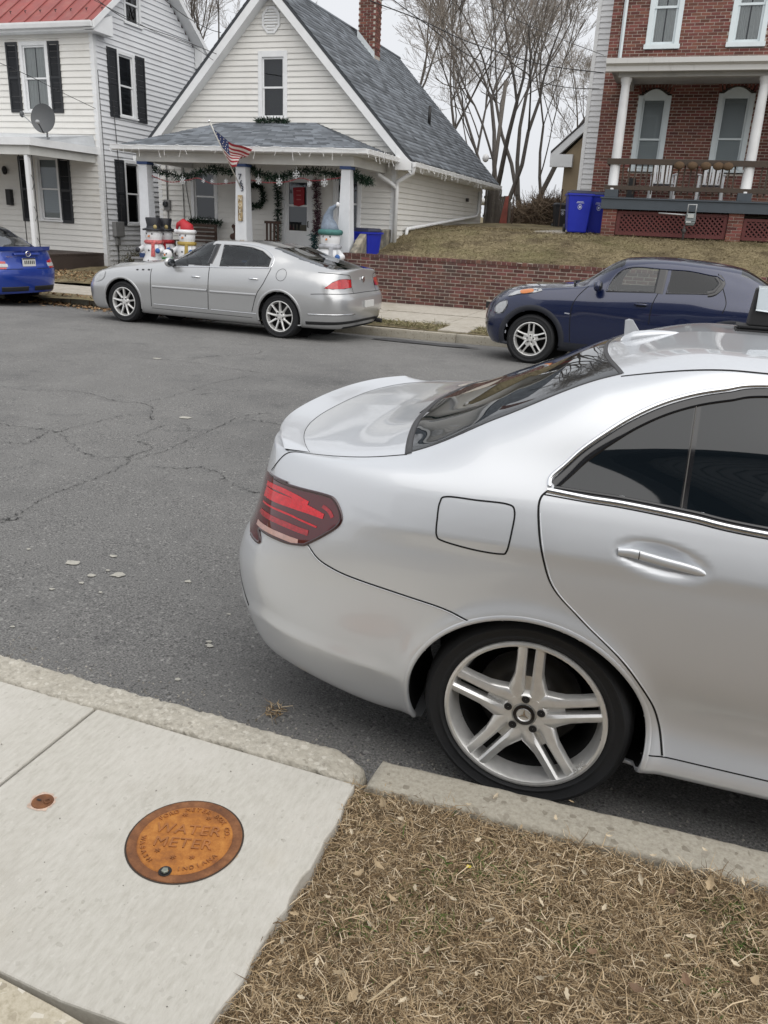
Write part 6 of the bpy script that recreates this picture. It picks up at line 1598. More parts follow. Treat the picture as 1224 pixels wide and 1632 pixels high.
    b = blades('leaf_litter', 2600, (-12.6, -7.6, 12.4, 13.4), .05, .032, lambda x, y: np.where(y > ky(x), .11, -.03), lit, .3, lambda x, y: np.exp(-((y - ky(x) + .12) / .28)**2), None, .03); tag(b, 'brown leaf litter drifted against the far kerb between the parked cars', 'leaf litter')
    b = blades('leaf_litter', 2500, (-16, -9, 15.3, 17.0), .05, .03, lambda x, y: np.zeros_like(x) + .2 + np.clip((y - 15.3) / 3, 0, 1) * .14, lit, .3, None, None, .03); tag(b, 'brown leaf litter scattered over the front yard of the white house', 'leaf litter')
far_side()
def cheek_wall():
    P = [(17.0, 1.10), (17.18, 1.20), (17.38, 1.36), (17.6, 1.48), (17.9, 1.54), (18.5, 1.57), (20.0, 1.62), (22, 1.66)]
    poly = P + [(22, .3), (17.0, .3)]
    m = MB(); m.prism(poly, -6.86, -6.70, 0); o = m.build('concrete_cheek_wall', mat('stained_concrete', (.30, .27, .215), .9, var=.25, vscale=5, stain=((.06, .062, .06), 2.2, .45, .62, .85)), None, bevel=.02)
    tag(o, 'weathered concrete side wall curving up between the cottage and the bank', 'wall')
cheek_wall()
# ================================================================== parked cars across the road
glass('car_glass', (.62, .68, .66), 1.5, 0.0, .02)
glass('car_glass_dark', (.12, .13, .14), 1.5, 0.0, .06)
paint('saloon_silver', (.50, .505, .51), .6, .30)
paint('royal_blue', (.012, .045, .30), .35, .3)
paint('navy_blue', (.0055, .012, .050), .2, .25)
mat('lamp_red', (.42, .012, .015), .12, coat=1.0, var=.3, vscale=30)
mat('lamp_clear', (.40, .41, .42), .08, coat=1.0, var=.2, vscale=25)
mat('lamp_amber', (.55, .17, .03), .15, coat=1.0)
mat('seat_grey', (.16, .16, .16), .8); mat('cabin_dark', (.03, .03, .032), .8)

CARK = .96
class Car:
    def __init__(s, name, label, loft, origin, fwd, zoff, near, k=1.0):
        s.L = loft; s.k = k; s.near = near; a = math.atan2(fwd[1], fwd[0]); s.c, s.sn = math.cos(a), math.sin(a); s.o = np.array([origin[0], origin[1], zoff])
        s.root = thing(name, label, 'car', tuple(s.o))
        loft.jmin = int(np.argmax(loft.P[len(loft.X) // 2, :, 2] > loft.zmin)); s.tree = loft.bvh(s.place, near)
    def place(s, V, vec=False):
        V = np.asarray(V, float); W = np.stack([V[:, 0] * s.c - V[:, 1] * s.sn, V[:, 0] * s.sn + V[:, 1] * s.c, V[:, 2]], 1)
        return W if vec else W * s.k + s.o
    def hit(s, px, py):
        d = ray(px, py); h = s.tree.ray_cast(Vector(CAMP), Vector(d / np.linalg.norm(d)))
        if h[0] is None:      # beside the outline: the upright plane of the flank
            n = s.place(np.array([[0, s.near, 0.]]), True)[0]; p0 = s.place(np.array([[0, s.near * .78, 0.]]))[0]; t = ((p0 - CAMP) @ n) / (d @ n); w = (CAMP + d * t - s.o) / s.k
            return float(w[0] * s.c + w[1] * s.sn), float(w[2])
        q = s.L.Q[h[2]]; V = s.place(s.L.P.reshape(-1, 3)[q] * [1, s.near, 1]); w = 1 / (np.linalg.norm(V - np.array(h[0]), axis=1) + 1e-5); w /= w.sum()
        nv = s.L.P.shape[1]; return float((s.L.s[q // nv] * w).sum()), float((s.L.P.reshape(-1, 3)[q][:, 2] * w).sum())
    def px(s, pts):
        out = [s.hit(*p) for p in pts]
        if None in out: print('miss', s.root.name, [p for p, q in zip(pts, out) if q is None])
        return [q for q in out if q is not None]
    def lay(s, pts, w, m, name, par, side, thick=0.0, closed=False, n=60, lift=.002, smooth=True):
        c = smooth_line(pts, n, closed) if smooth else np.array(pts); P, N = s.L.at(c[:, 0], c[:, 1], side)
        return ribbon(P, N, w, m, name, par, s.place, thick, closed, lift)
    def mb(s, m, name, mt, par=None, smooth=False, bevel=0):
        o = mesh_obj(name, s.place(np.array(m.v)), m.f, mt, par or s.root, smooth)
        if bevel: b = o.modifiers.new('b', 'BEVEL'); b.width = bevel; b.segments = 2
        return o
    def arch(s, ax, az, ra, side, m, lip=.03, wellm=None):
        a = np.linspace(R(-40), R(220), 50); P, N = s.L.at(ax + ra * np.cos(a), az + ra * np.sin(a), side); ok = P[:, 2] > s.L.zmin + .02; P, N, a = P[ok], N[ok], a[ok]; n = len(P)
        rd_ = np.stack([np.cos(a), 0 * a, np.sin(a)], 1); inn = np.array([0, side, 0])
        prof = [(lip, .001), (lip * .8, .006), (-.004, .008), (-.008, -.01), (.03, -.03), (.03, -.4)]
        V = np.concatenate([P + rd_ * r_ + (N * h_ if h_ > -.005 else inn * h_) for r_, h_ in prof]); F = np.array([(j * n + i, j * n + i + 1, (j + 1) * n + i + 1, (j + 1) * n + i) for j in range(5) for i in range(n - 1)])
        k = 3 * (n - 1); np_mesh('arch_lip', s.place(V), F[:k], m, s.root, True); np_mesh('wheel_well', s.place(V), F[k:], MATS['wheel_well'], s.root, True)
        w = MB(); w.lathe([(ra + .05, side * .45), (.001, side * .45)], (ax, 0, az), 'y', 24); s.mb(w, 'wheel_well', MATS['wheel_well'])
    def seats(s, rows, z, w=.25, mt='seat_grey'):
        for x in rows:
            for sg in (-1, 1):
                m = MB(); m.ball((x, sg * .38, z), .26, w, .10, 12, 7); m.ball((x - .22, sg * .38, z + .28), .10, w, .34, 12, 8); m.ball((x - .27, sg * .38, z + .62), .05, .13, .08, 10, 6); s.mb(m, 'seat', MATS[mt], None, True)
    def mirror(s, x, y, z, side, m):
        b = MB(); b.ball((x, side * (y + .11), z), .055, .11, .075, 14, 9); o = s.mb(b, 'wing_mirror', m, None, True)
        b = MB(); b.tube([(x + .02, side * (y - .03), z - .06), (x, side * (y + .05), z - .02)], [.03, .025], 8); s.mb(b, 'mirror_stalk', MATS['black_plastic'], o, True)
        b = MB(); b.ball((x - .035, side * (y + .11), z), .028, .095, .06, 12, 7); s.mb(b, 'mirror_glass', MATS['window_glass_dark'], o, True)
    def handle(s, pt, side, par, m, L_=.16):
        P, N = s.L.at([pt[0] - L_ / 2, pt[0] - L_ / 3, pt[0], pt[0] + L_ / 3, pt[0] + L_ / 2], [pt[1]] * 5, side); lift = [.0, .022, .03, .022, .0]
        b = MB(); b.tube([p + n * l for p, n, l in zip(P, N, lift)], [.010, .013, .013, .013, .010], 8); s.mb(b, 'handle', m, par, True)

def T3(*r): return [list(x) for x in r]
# ------------------------------------------------------------------ silver four-door with portholes
def build_saloon():
    c1, c2 = onRoad(448, 538.5), onRoad(210, 513.5)
    f = (c2 - c1)[:2]; f = f / np.linalg.norm(f)
    perp = np.array([-f[1], f[0]]) * -1
    if perp[1] < 0: perp = -perp
    zo = crown(c1[1]) - .005; o = c1[:2] + perp * .82
    rows = T3(
        ((-1.2, .6, .22), (0, .6, .2), (4, .6, .2)),
        ((-1.2, .84, .24), (-.5, .87, .23), (.5, .87, .20), (2.4, .87, .20), (3.4, .87, .22), (4, .82, .22)),
        ((-1.2, .87, .33), (-.5, .90, .32), (.5, .905, .29), (2.4, .905, .29), (3.4, .90, .30), (4, .85, .30)),
        ((-1.2, .89, .48), (-.3, .93, .48), (.5, .92, .45), (2.4, .92, .45), (3.2, .925, .46), (4, .87, .44)),
        ((-1.2, .90, .62), (-.2, .937, .64), (.6, .93, .62), (2.4, .93, .62), (3.2, .925, .60), (4, .86, .56)),
        ((-1.2, .87, .76), (-.3, .925, .79), (.6, .925, .78), (2.4, .92, .76), (3.2, .90, .72), (4, .81, .64)),
        ((-1.2, .82, .90), (-.4, .885, .92), (.6, .90, .91), (2.2, .885, .88), (3.2, .84, .81), (4, .74, .69)),
        ((-1.2, .77, .985), (-.5, .83, .985), (0, .86, .98), (1.2, .865, .97), (2.2, .83, .935), (3.2, .76, .85), (4, .66, .71)),
        ((-1.2, .72, 1.02), (-.6, .77, 1.025), (-.1, .80, 1.05), (.5, .805, 1.07), (1.6, .80, 1.06), (2.25, .74, .985), (3.2, .66, .87), (4, .56, .72)),
        ((-1.2, .62, 1.032), (-.85, .66, 1.04), (-.2, .72, 1.10), (.3, .735, 1.16), (1.4, .73, 1.15), (2.3, .66, .995), (3.2, .55, .91), (4, .45, .725)),
        ((-1.2, .50, 1.038), (-.88, .54, 1.05), (-.25, .65, 1.13), (.25, .66, 1.235), (.8, .665, 1.275), (1.3, .66, 1.255), (2.3, .55, 1.0), (3.2, .45, .92), (4, .35, .73)),
        ((-1.2, .37, 1.042), (-.9, .40, 1.055), (-.25, .57, 1.155), (.25, .59, 1.285), (.8, .60, 1.338), (1.3, .595, 1.325), (2.35, .42, 1.01), (3.2, .32, .927), (4, .22, .73)),
        ((-1.2, .2, 1.045), (-.92, .2, 1.06), (-.28, .34, 1.165), (.25, .34, 1.305), (.8, .34, 1.375), (1.3, .33, 1.365), (2.4, .25, 1.015), (3.2, .16, .932), (4, .12, .733)),
        ((-1.2, 0, 1.047), (-.93, 0, 1.06), (-.3, 0, 1.168), (.25, 0, 1.312), (.8, 0, 1.386), (1.35, 0, 1.372), (2.42, 0, 1.02), (3.2, 0, .934), (4, 0, .735)))
    L = Loft(rows, -1.07, 3.98, .55, 3.6, .7, 2.5, [(.2, .12), (.35, .03), (.5, 0), (.64, .01), (.75, .07), (.95, .12), (1.5, .13)], [(.2, .12), (.35, .02), (.5, 0), (.62, .05), (.75, .14), (1.5, .15)], (-1.2, 3.9), .024, .024, 84)
    L.whole = {'roof_panel', 'rear_glass', 'boot_lid', 'windscreen', 'bonnet', 'rear_bumper', 'front_bumper', 'underbody'}; L.zmin = .21
    C = Car('silver_saloon', 'silver saloon with three portholes on the wing parked before the cottage', L, o, f, zo, 1, .975)
    w1 = C.px([(271, 423), (287, 408), (309, 396), (325, 391), (346, 389), (333, 423)]); w2 = C.px([(350, 424), (358, 390), (382, 392), (403, 395), (419, 401), (432, 413), (428, 425)])
    dm = C.px([(349, 389), (334, 420), (332, 440), (332, 493)]); df = C.px([(262, 423), (242, 428), (240, 440), (242, 488)]); dr = C.px([(434, 420), (430, 432), (420, 451), (408, 470), (402, 497)])
    tl = [(-.78, .793), (-.92, .880), (-1.04, .915), (-1.2, .92), (-1.34, .91), (-1.34, .80), (-1.15, .788), (-.92, .785)]; hl = C.px([(168, 433), (166, 442), (159, 447)]); hl += [(hl[2][0] + .12, hl[2][1] - .01), (hl[2][0] + .16, hl[2][1] + .05), (hl[0][0] + .10, hl[0][1])]
    zt, zb = .97, .30
    d1 = [df[1], df[2], df[3], dm[3], dm[2], (dm[1][0], zt)]; d2 = [(dm[1][0], zt), dm[2], dm[3], dr[4], dr[3], dr[2], dr[1]]
    def region(S, X, Y, Z, side):
        n = np.full(S.shape, 'body_shell', dtype='<U16')
        n[(Z < .70) & (S < -.40)] = 'rear_bumper'; n[(Z < .60) & (S > 3.42)] = 'front_bumper'
        n[(Z < .27) & (S > .3) & (S < 2.6)] = 'side_skirt'
        n[in_poly(S, Z, d1)] = 'front_door'; n[in_poly(S, Z, d2)] = 'rear_door'
        ge = np.interp(X, [-.88, .25], [.62, .58]); n[(X > -.88 + .05 * Y) & (X < .25 + .05 * Y) & (Y < ge) & (Z > 1.05)] = 'rear_glass'
        n[(X <= -.88 + .05 * Y) & (Z > 1.0) & (Y < .72)] = 'boot_lid'; n[(X < -.9) & (Z > .70) & (Y < .50)] = 'boot_lid'
        n[(X > .29) & (X < 1.32) & (Y < .59) & (Z > 1.29)] = 'roof_panel'; n[(X >= 1.34) & (X < 2.33) & (Y < .70) & (Z > np.interp(X, [1.34, 2.33], [1.30, 1.0]))] = 'windscreen'
        n[(X >= 2.36) & (Z > .70) & (Y < .72) & (Z > np.interp(X, [2.3, 3.9], [.95, .70]))] = 'bonnet'
        n[in_poly(S, Z, w1)] = 'front_glass'; n[in_poly(S, Z, w2)] = 'rear_door_glass'; 
        for ax in (0, 2.936): n[(np.hypot(X - ax, Z - .335) < .37) & (Y > .5) & (Z < .8)] = ''
        n[(Z < .225) & (Y < .6)] = 'underbody'; return n
    P, G = MATS['saloon_silver'], MATS['car_glass']
    pm = {k: P for k in ('body_shell', 'rear_bumper', 'front_bumper', 'side_skirt', 'front_door', 'rear_door', 'boot_lid', 'roof_panel', 'bonnet')}
    pm.update(rear_glass=glass('saloon_rear_glass', (.25, .27, .27), 1.5, 0, .10), windscreen=G, front_glass=G, rear_door_glass=G, underbody=MATS['wheel_well'])
    parts = L.split(region, C.root, C.place, pm); sm, ch = MATS['seam_shadow'], MATS['chrome']
    for side in (1, -1):
        g = lambda n: parts[(n, side)]
        for w, nm in ((w1, 'front_glass'), (w2, 'rear_door_glass')): C.lay(w, .020, MATS['glass_seal'], 'window_seal', g(nm), side, .006, True, 80, smooth=False)
        C.lay([(w1[0][0] + .02, w1[0][1] - .022), (w1[-1][0], w1[-1][1] - .022), (w2[0][0], w2[0][1] - .024), (w2[-1][0] - .02, w2[-1][1] - .024)], .016, ch, 'bright_moulding', g('front_door'), side, .008)
        C.lay([(w2[-1][0] - .05, w2[-1][1] - .01), (w2[-2][0] - .045, w2[-2][1] + .01), (w2[-3][0] - .03, w2[-3][1] + .03), (w2[3][0], w2[3][1] + .035), (w2[2][0], w2[2][1] + .03)], .012, ch, 'bright_moulding', g('rear_door'), side, .006)
        C.lay([(dm[0][0], dm[0][1]), (dm[1][0], dm[1][1])], .10, MATS['black_gloss'], 'door_pillar', g('front_door'), side, .004, n=10)
        C.lay(d1 and [df[1], df[2], df[3]], .010, sm, 'door_gap', g('front_door'), side); C.lay(dm[1:], .010, sm, 'door_gap', g('rear_door'), side); C.lay(dr, .010, sm, 'door_gap', g('rear_door'), side)
        C.lay([(dr[4][0], .275), (1.3, .275), (df[3][0], .275)], .006, sm, 'skirt_gap', g('side_skirt'), side)
        for par, a, b in (('front_door', dm[2][0] + .03, df[2][0] - .03), ('rear_door', dr[2][0] + .12, dm[2][0] - .03)):
            C.lay([(a, .625), ((a + b) / 2, .62), (b, .615)], .035, P, 'side_moulding', g(par), side, .012); C.lay([(a, .34), (b, .34)], .012, ch, 'sill_moulding', g(par), side, .006, n=12)
        h1, h2 = C.px([(312, 441.5), (404, 445)]); C.handle(h1, side, g('front_door'), ch); C.handle(h2, side, g('rear_door'), ch)
        C.lay([(-.62, 1.005), (-.9, 1.0), (-1.12, .985), (-1.25, .975), (-1.33, .94), (-1.355, .80), (-1.36, .72)], .009, sm, 'boot_gap', parts['boot_lid'], side); C.lay([(-.55, .70), (-.8, .715), (-1.25, .715), (-1.8, .72)], .009, sm, 'bumper_gap', C.root, side); C.lay([(-.45, .275), (-.9, .29), (-1.9, .30)], .05, MATS['black_plastic'], 'bumper_skirt', parts['rear_bumper'], side, .004); C.lay([(-.5, .405), (-.9, .415), (-1.35, .415)], .022, ch if side else P, 'bumper_moulding', parts['rear_bumper'], side, .006)
        for k in range(3):
            p = C.hit(219 + 9 * k, 430)
            if p: C.lay([(p[0] - .022, p[1]), (p[0] + .022, p[1] + .002)], .026, MATS['black_plastic'], 'porthole', C.root, side, .004, n=4)
        q = C.hit(448, 438); a = np.linspace(0, 2 * math.pi, 30)[:-1]; C.lay([(q[0] + .085 * math.cos(t), q[1] + .085 * math.sin(t)) for t in a], .006, sm, 'fuel_flap_gap', C.root, side, closed=True, smooth=False)
        tp = L.patch(tl, side, MATS['lamp_red'], 'tail_light', C.root, C.place, .008, .03, False); C.lay(tl, .012, MATS['lens_border'], 'lens_border', tp, side, .010, True, smooth=False)
        L.patch(hl, side, MATS['lamp_clear'], 'headlight', C.root, C.place, .008, .03)
        C.mirror(1.93, .86, 1.01, side, P)
        for ax in (0, 2.936):
            C.arch(ax, .335, .37, side, P)
            sp = star_spokes(9, False, 0, 0, [(.15, .030), (.3, .019), (.5, .0145), (.75, .013), (.96, .016)], .075, .02, MATS['alloy_silver'], MATS['black_gloss'], False)
            tyre_rim(C.root, (ax, side * .895, .33), side, .33, .228, .23, MATS['tyre_rubber'], MATS['alloy_silver'], MATS['wheel_well'], sp, C.place, fine=False)
    C.seats((1.50, .70), .46)
    m = MB(); m.box(-.3, 2.3, -.8, .8, .35, .5); C.mb(m, 'cabin_floor', MATS['cabin_dark']); m = MB(); m.ball((2.15, 0, .9), .35, .78, .12, 14, 7); C.mb(m, 'dashboard', MATS['cabin_dark'], None, True)
    a = np.linspace(0, 2 * math.pi, 25); m = MB(); m.tube([(1.88 + .06 * math.sin(t), .38 + .18 * math.cos(t), .98 + .17 * math.sin(t)) for t in a], .014, 6); m.tube([(1.88, .20, .98), (1.9, .38, .98), (1.88, .56, .98)], .012, 5); C.mb(m, 'steering_wheel', MATS['black_plastic'], None, True)
    # plate, emblem, exhaust
    m = MB(); m.box(-1.095, -1.075, -.16, .16, .50, .60); C.mb(m, 'number_plate', MATS['plate_white']); m = MB(); m.lathe([(.05, 0), (.045, -.012), (.001, -.014)], (-.965, 0, .90), 'x', 16); C.mb(m, 'emblem', ch)
    m = MB(); m.tube([(-.9, -.55, .25), (-1.07, -.55, .24)], .035, 10); C.mb(m, 'exhaust', MATS['black_plastic'])
    return C
build_saloon()

# ------------------------------------------------------------------ navy crossover
def build_crossover():
    c1 = onRoad(846, 579); f = np.array([-1, .045]); f /= np.linalg.norm(f); perp = np.array([0, 1.]); zo = crown(c1[1])
    o = c1[:2] + np.array([f[1], -f[0]]) * 0 + perp * .77 - f * 2.53 * CARK
    rows = T3(
        ((-.78, .55, .30), (0, .55, .22), (2.5, .55, .22), (3.4, .55, .24)),
        ((-.78, .78, .32), (-.3, .82, .28), (.5, .81, .24), (2, .81, .24), (2.9, .82, .27), (3.4, .74, .26)),
        ((-.78, .82, .42), (-.2, .87, .40), (.5, .845, .34), (2, .845, .34), (2.6, .88, .38), (3.4, .78, .36)),
        ((-.78, .84, .58), (-.1, .885, .60), (.6, .862, .55), (1.8, .862, .55), (2.55, .885, .58), (3.4, .79, .52)),
        ((-.78, .83, .76), (-.1, .885, .79), (.6, .862, .74), (1.8, .862, .74), (2.55, .88, .77), (3.4, .76, .68)),
        ((-.78, .80, .92), (-.1, .865, .93), (.6, .852, .89), (1.8, .85, .88), (2.5, .855, .90), (3.4, .70, .80)),
        ((-.78, .77, .95), (-.1, .815, 1.0), (.6, .83, .98), (1.8, .82, .965), (2.5, .80, .985), (3.0, .72, .90), (3.4, .60, .84)),
        ((-.78, .73, 1.0), (-.1, .765, 1.08), (.6, .795, 1.06), (1.6, .785, 1.05), (2.3, .74, 1.03), (2.8, .68, .97), (3.4, .48, .875)),
        ((-.78, .68, 1.04), (-.1, .72, 1.15), (.6, .745, 1.18), (1.4, .735, 1.17), (2.1, .68, 1.045), (2.8, .6, .985), (3.4, .38, .895)),
        ((-.78, .60, 1.06), (-.4, .64, 1.14), (0, .665, 1.24), (.6, .69, 1.30), (1.35, .68, 1.29), (2.05, .6, 1.06), (2.8, .5, 1.0), (3.4, .28, .905)),
        ((-.78, .50, 1.08), (-.45, .56, 1.17), (0, .59, 1.31), (.5, .62, 1.385), (.95, .62, 1.40), (1.4, .60, 1.375), (2.05, .5, 1.072), (2.8, .38, 1.01), (3.4, .2, .912)),
        ((-.78, .38, 1.09), (-.45, .46, 1.19), (0, .50, 1.365), (.5, .52, 1.43), (.95, .52, 1.45), (1.4, .50, 1.425), (2.08, .38, 1.08), (2.8, .25, 1.018), (3.4, .13, .918)),
        ((-.78, .2, 1.10), (-.45, .26, 1.2), (0, .28, 1.395), (.5, .28, 1.46), (.95, .28, 1.48), (1.4, .28, 1.455), (2.1, .2, 1.085), (2.8, .12, 1.02), (3.4, .07, .92)),
        ((-.78, 0, 1.10), (-.45, 0, 1.20), (0, 0, 1.40), (.5, 0, 1.465), (.95, 0, 1.485), (1.4, 0, 1.46), (2.12, 0, 1.09), (2.8, 0, 1.02), (3.4, 0, .92)))
    L = Loft(rows, -.72, 3.34, .5, 3.0, .55, 2.7, [(.2, .1), (.4, .02), (.6, 0), (.8, .02), (1.0, .06), (1.15, .10), (1.6, .1)], [(.2, .14), (.35, .04), (.5, 0), (.65, .02), (.8, .09), (.95, .22), (1.6, .25)], (-.7, 3.3), .022, .022, 88)
    L.whole = {'roof_panel', 'tailgate_glass', 'tailgate', 'windscreen', 'bonnet', 'rear_bumper', 'front_bumper', 'underbody'}; L.zmin = .25
    C = Car('navy_crossover', 'dark navy crossover with a scraped front wing parked before the brick wall', L, o, f, zo, 1, CARK)
    w1 = C.px([(966, 464), (972, 450), (984, 436), (999, 427), (1020, 425.5), (1053, 428), (1042, 466)]); w2 = C.px([(1062, 468), (1072, 429.5), (1100, 432), (1132, 438.5), (1144, 441), (1150, 453), (1138, 466), (1128, 469)])
    df = C.px([(938, 456), (919, 474), (909, 497), (907, 545)]); dm = C.px([(1058, 430), (1049, 468), (1039, 488), (1033, 517)]); dr = C.px([(1145, 437), (1152, 460), (1157, 484), (1150, 500)])
    hl = C.px([(811, 472), (818, 466), (836, 461), (858, 460), (864, 464), (846, 467), (830, 468)]); am = C.px([(831, 463), (848, 461), (849, 466), (833, 468)])
    fl = C.px([(790, 498), (790, 488), (797, 481), (808, 478), (809, 487), (801, 498)])
    bump_ = [(2.53 + .36, .2), (2.53 + .42, .62), (2.53 + .55, .78), (4.2, .78), (4.2, .1)]
    d1 = [df[0], df[1], df[2], (df[3][0], .36), (dm[3][0] + .02, .36), dm[3], dm[2], dm[1]]; d2 = [dm[1], dm[2], dm[3], (dm[3][0] + .02, .36), (.40, .36), (.36, .6), dr[3], dr[2], dr[1]]
    def region(S, X, Y, Z, side):
        n = np.full(S.shape, 'body_shell', dtype='<U16')
        n[in_poly(S, Z, bump_)] = 'front_bumper'; n[(Z < .62) & (S < -.36)] = 'rear_bumper'; n[(Z < .33) & (S > .3) & (S < 2.2)] = 'side_cladding'
        n[in_poly(S, Z, d1)] = 'front_door'; n[in_poly(S, Z, d2)] = 'rear_door'
        n[(X < -.28) & (Z > .62) & (Y < .60)] = 'tailgate'; n[(X > -.42) & (X < .0) & (Z > 1.17) & (Y < .57)] = 'tailgate_glass'
        n[(X > .03) & (X < 1.42) & (Y < .53) & (Z > 1.36)] = 'roof_panel'; n[(X >= 1.44) & (X < 2.06) & (Y < .66) & (Z > np.interp(X, [1.44, 2.06], [1.36, 1.06]))] = 'windscreen'
        n[(X >= 2.10) & (Y < .70) & (Z > .85)] = 'bonnet'
        n[in_poly(S, Z, w1)] = 'front_glass'; n[in_poly(S, Z, w2)] = 'rear_door_glass'
        n[(X < -.42) & (Y > .60) & (Z > .92) & (Z < 1.14)] = 'tail_light'
        for ax in (0, 2.53): n[(np.hypot(X - ax, Z - .335) < .395) & (Y > .45) & (Z < .85)] = ''
        n[(Z < .26) & (Y < .55)] = 'underbody'; return n
    P = MATS['navy_blue']; bk = MATS['black_plastic']
    pm = {k: P for k in ('body_shell', 'rear_bumper', 'front_bumper', 'front_door', 'rear_door', 'tailgate', 'roof_panel', 'bonnet')}
    pm.update(side_cladding=mat('cladding', (.02, .022, .03), .6), tailgate_glass=MATS['car_glass_dark'], windscreen=MATS['car_glass'], front_glass=MATS['car_glass'], rear_door_glass=glass('privacy_glass', (.10, .10, .11), 1.5, 0, .0), tail_light=MATS['lamp_red'], underbody=MATS['wheel_well'])
    parts = L.split(region, C.root, C.place, pm); sm = MATS['seam_shadow']
    for side in (1, -1):
        g = lambda n: parts[(n, side)]
        for w, nm in ((w1, 'front_glass'), (w2, 'rear_door_glass')): C.lay(w, .020, MATS['glass_seal'], 'window_seal', g(nm), side, .006, True, smooth=False)
        C.lay(w1[:-1] + w2[1:5] + [(w2[4][0] - .08, w2[4][1] - .05)], .02, P, 'roof_rail', C.root, side, .012)
        C.lay([w2[4], w2[5], w2[6], w2[7]], .09, MATS['black_gloss'], 'corner_trim', g('rear_door_glass'), side, .004, n=14)
        C.lay([dm[0], dm[1]], .12, MATS['black_gloss'], 'door_pillar', g('front_door'), side, .004, n=8)
        C.lay(df, .010, sm, 'door_gap', g('front_door'), side); C.lay(dm[1:], .010, sm, 'door_gap', g('rear_door'), side); C.lay(dr, .010, sm, 'door_gap', g('rear_door'), side)
        ml_ = L.patch(hl, side, MATS['lamp_clear'], 'marker_lamp', C.root, C.place, .006, .03); hd = L.patch(fl, side, MATS['lamp_clear'], 'headlight', C.root, C.place, .006, .03); L.patch(am, side, MATS['lamp_amber'], 'amber_lamp', ml_, C.place, .010, .03); C.lay(hl, .010, MATS['black_gloss'], 'lamp_border', ml_, side, .008, True, smooth=False); C.lay(fl, .016, MATS['black_gloss'], 'lamp_border', hd, side, .010, True, smooth=False)
        h1 = C.hit(1022, 486); C.handle(h1, side, g('front_door'), P, .17); C.lay([(h1[0] - .06, h1[1]), (h1[0] + .06, h1[1])], .05, sm, 'handle_cup', g('front_door'), side, n=6)
        C.mirror(1.70, .80, 1.10, side, P)
        for ax in (0, 2.53):
            C.arch(ax, .335, .395, side, mat('cladding', (0, 0, 0)), .065)
            sp = star_spokes(5, True, .016, .024, [(.2, .055), (.35, .048), (.5, .043), (.75, .044), (.96, .046)], .06, .015, MATS['alloy_silver'], MATS['black_gloss'], False)
            tyre_rim(C.root, (ax, side * .855, .335), side, .335, .228, .22, MATS['tyre_rubber'], MATS['alloy_silver'], MATS['wheel_well'], sp, C.place, fine=False)
    # scrape on the wing
    sc_ = mat('scrape', (.30, .31, .34), .7, var=.4, vscale=60)
    for a in ([(808, 520), (806, 512), (808, 505)], [(812, 540), (811, 535)], [(806, 526), (805, 530)], [(818, 498), (824, 496)], [(900, 498), (908, 500)]):
        q = C.px(a)
        if len(q) > 1: C.lay(q, .016, sc_, 'scrape', C.root, 1, n=6, lift=.003)
    C.seats((1.10, .62), .52)
    m = MB(); m.box(-.3, 2.1, -.74, .74, .42, .56); C.mb(m, 'cabin_floor', MATS['cabin_dark']); m = MB(); m.ball((1.85, 0, .96), .25, .66, .09, 14, 7); C.mb(m, 'dashboard', MATS['cabin_dark'], None, True)
    a = np.linspace(0, 2 * math.pi, 25); m = MB(); m.tube([(1.56 + .06 * math.sin(t), .36 + .18 * math.cos(t), 1.04 + .17 * math.sin(t)) for t in a], .014, 6); C.mb(m, 'steering_wheel', bk, None, True)
    m = MB(); m.tube([(2.06, .52, 1.085), (2.14, .1, 1.098), (2.10, -.5, 1.088)], .014, 6); C.mb(m, 'wiper', bk)
    return C
build_crossover()

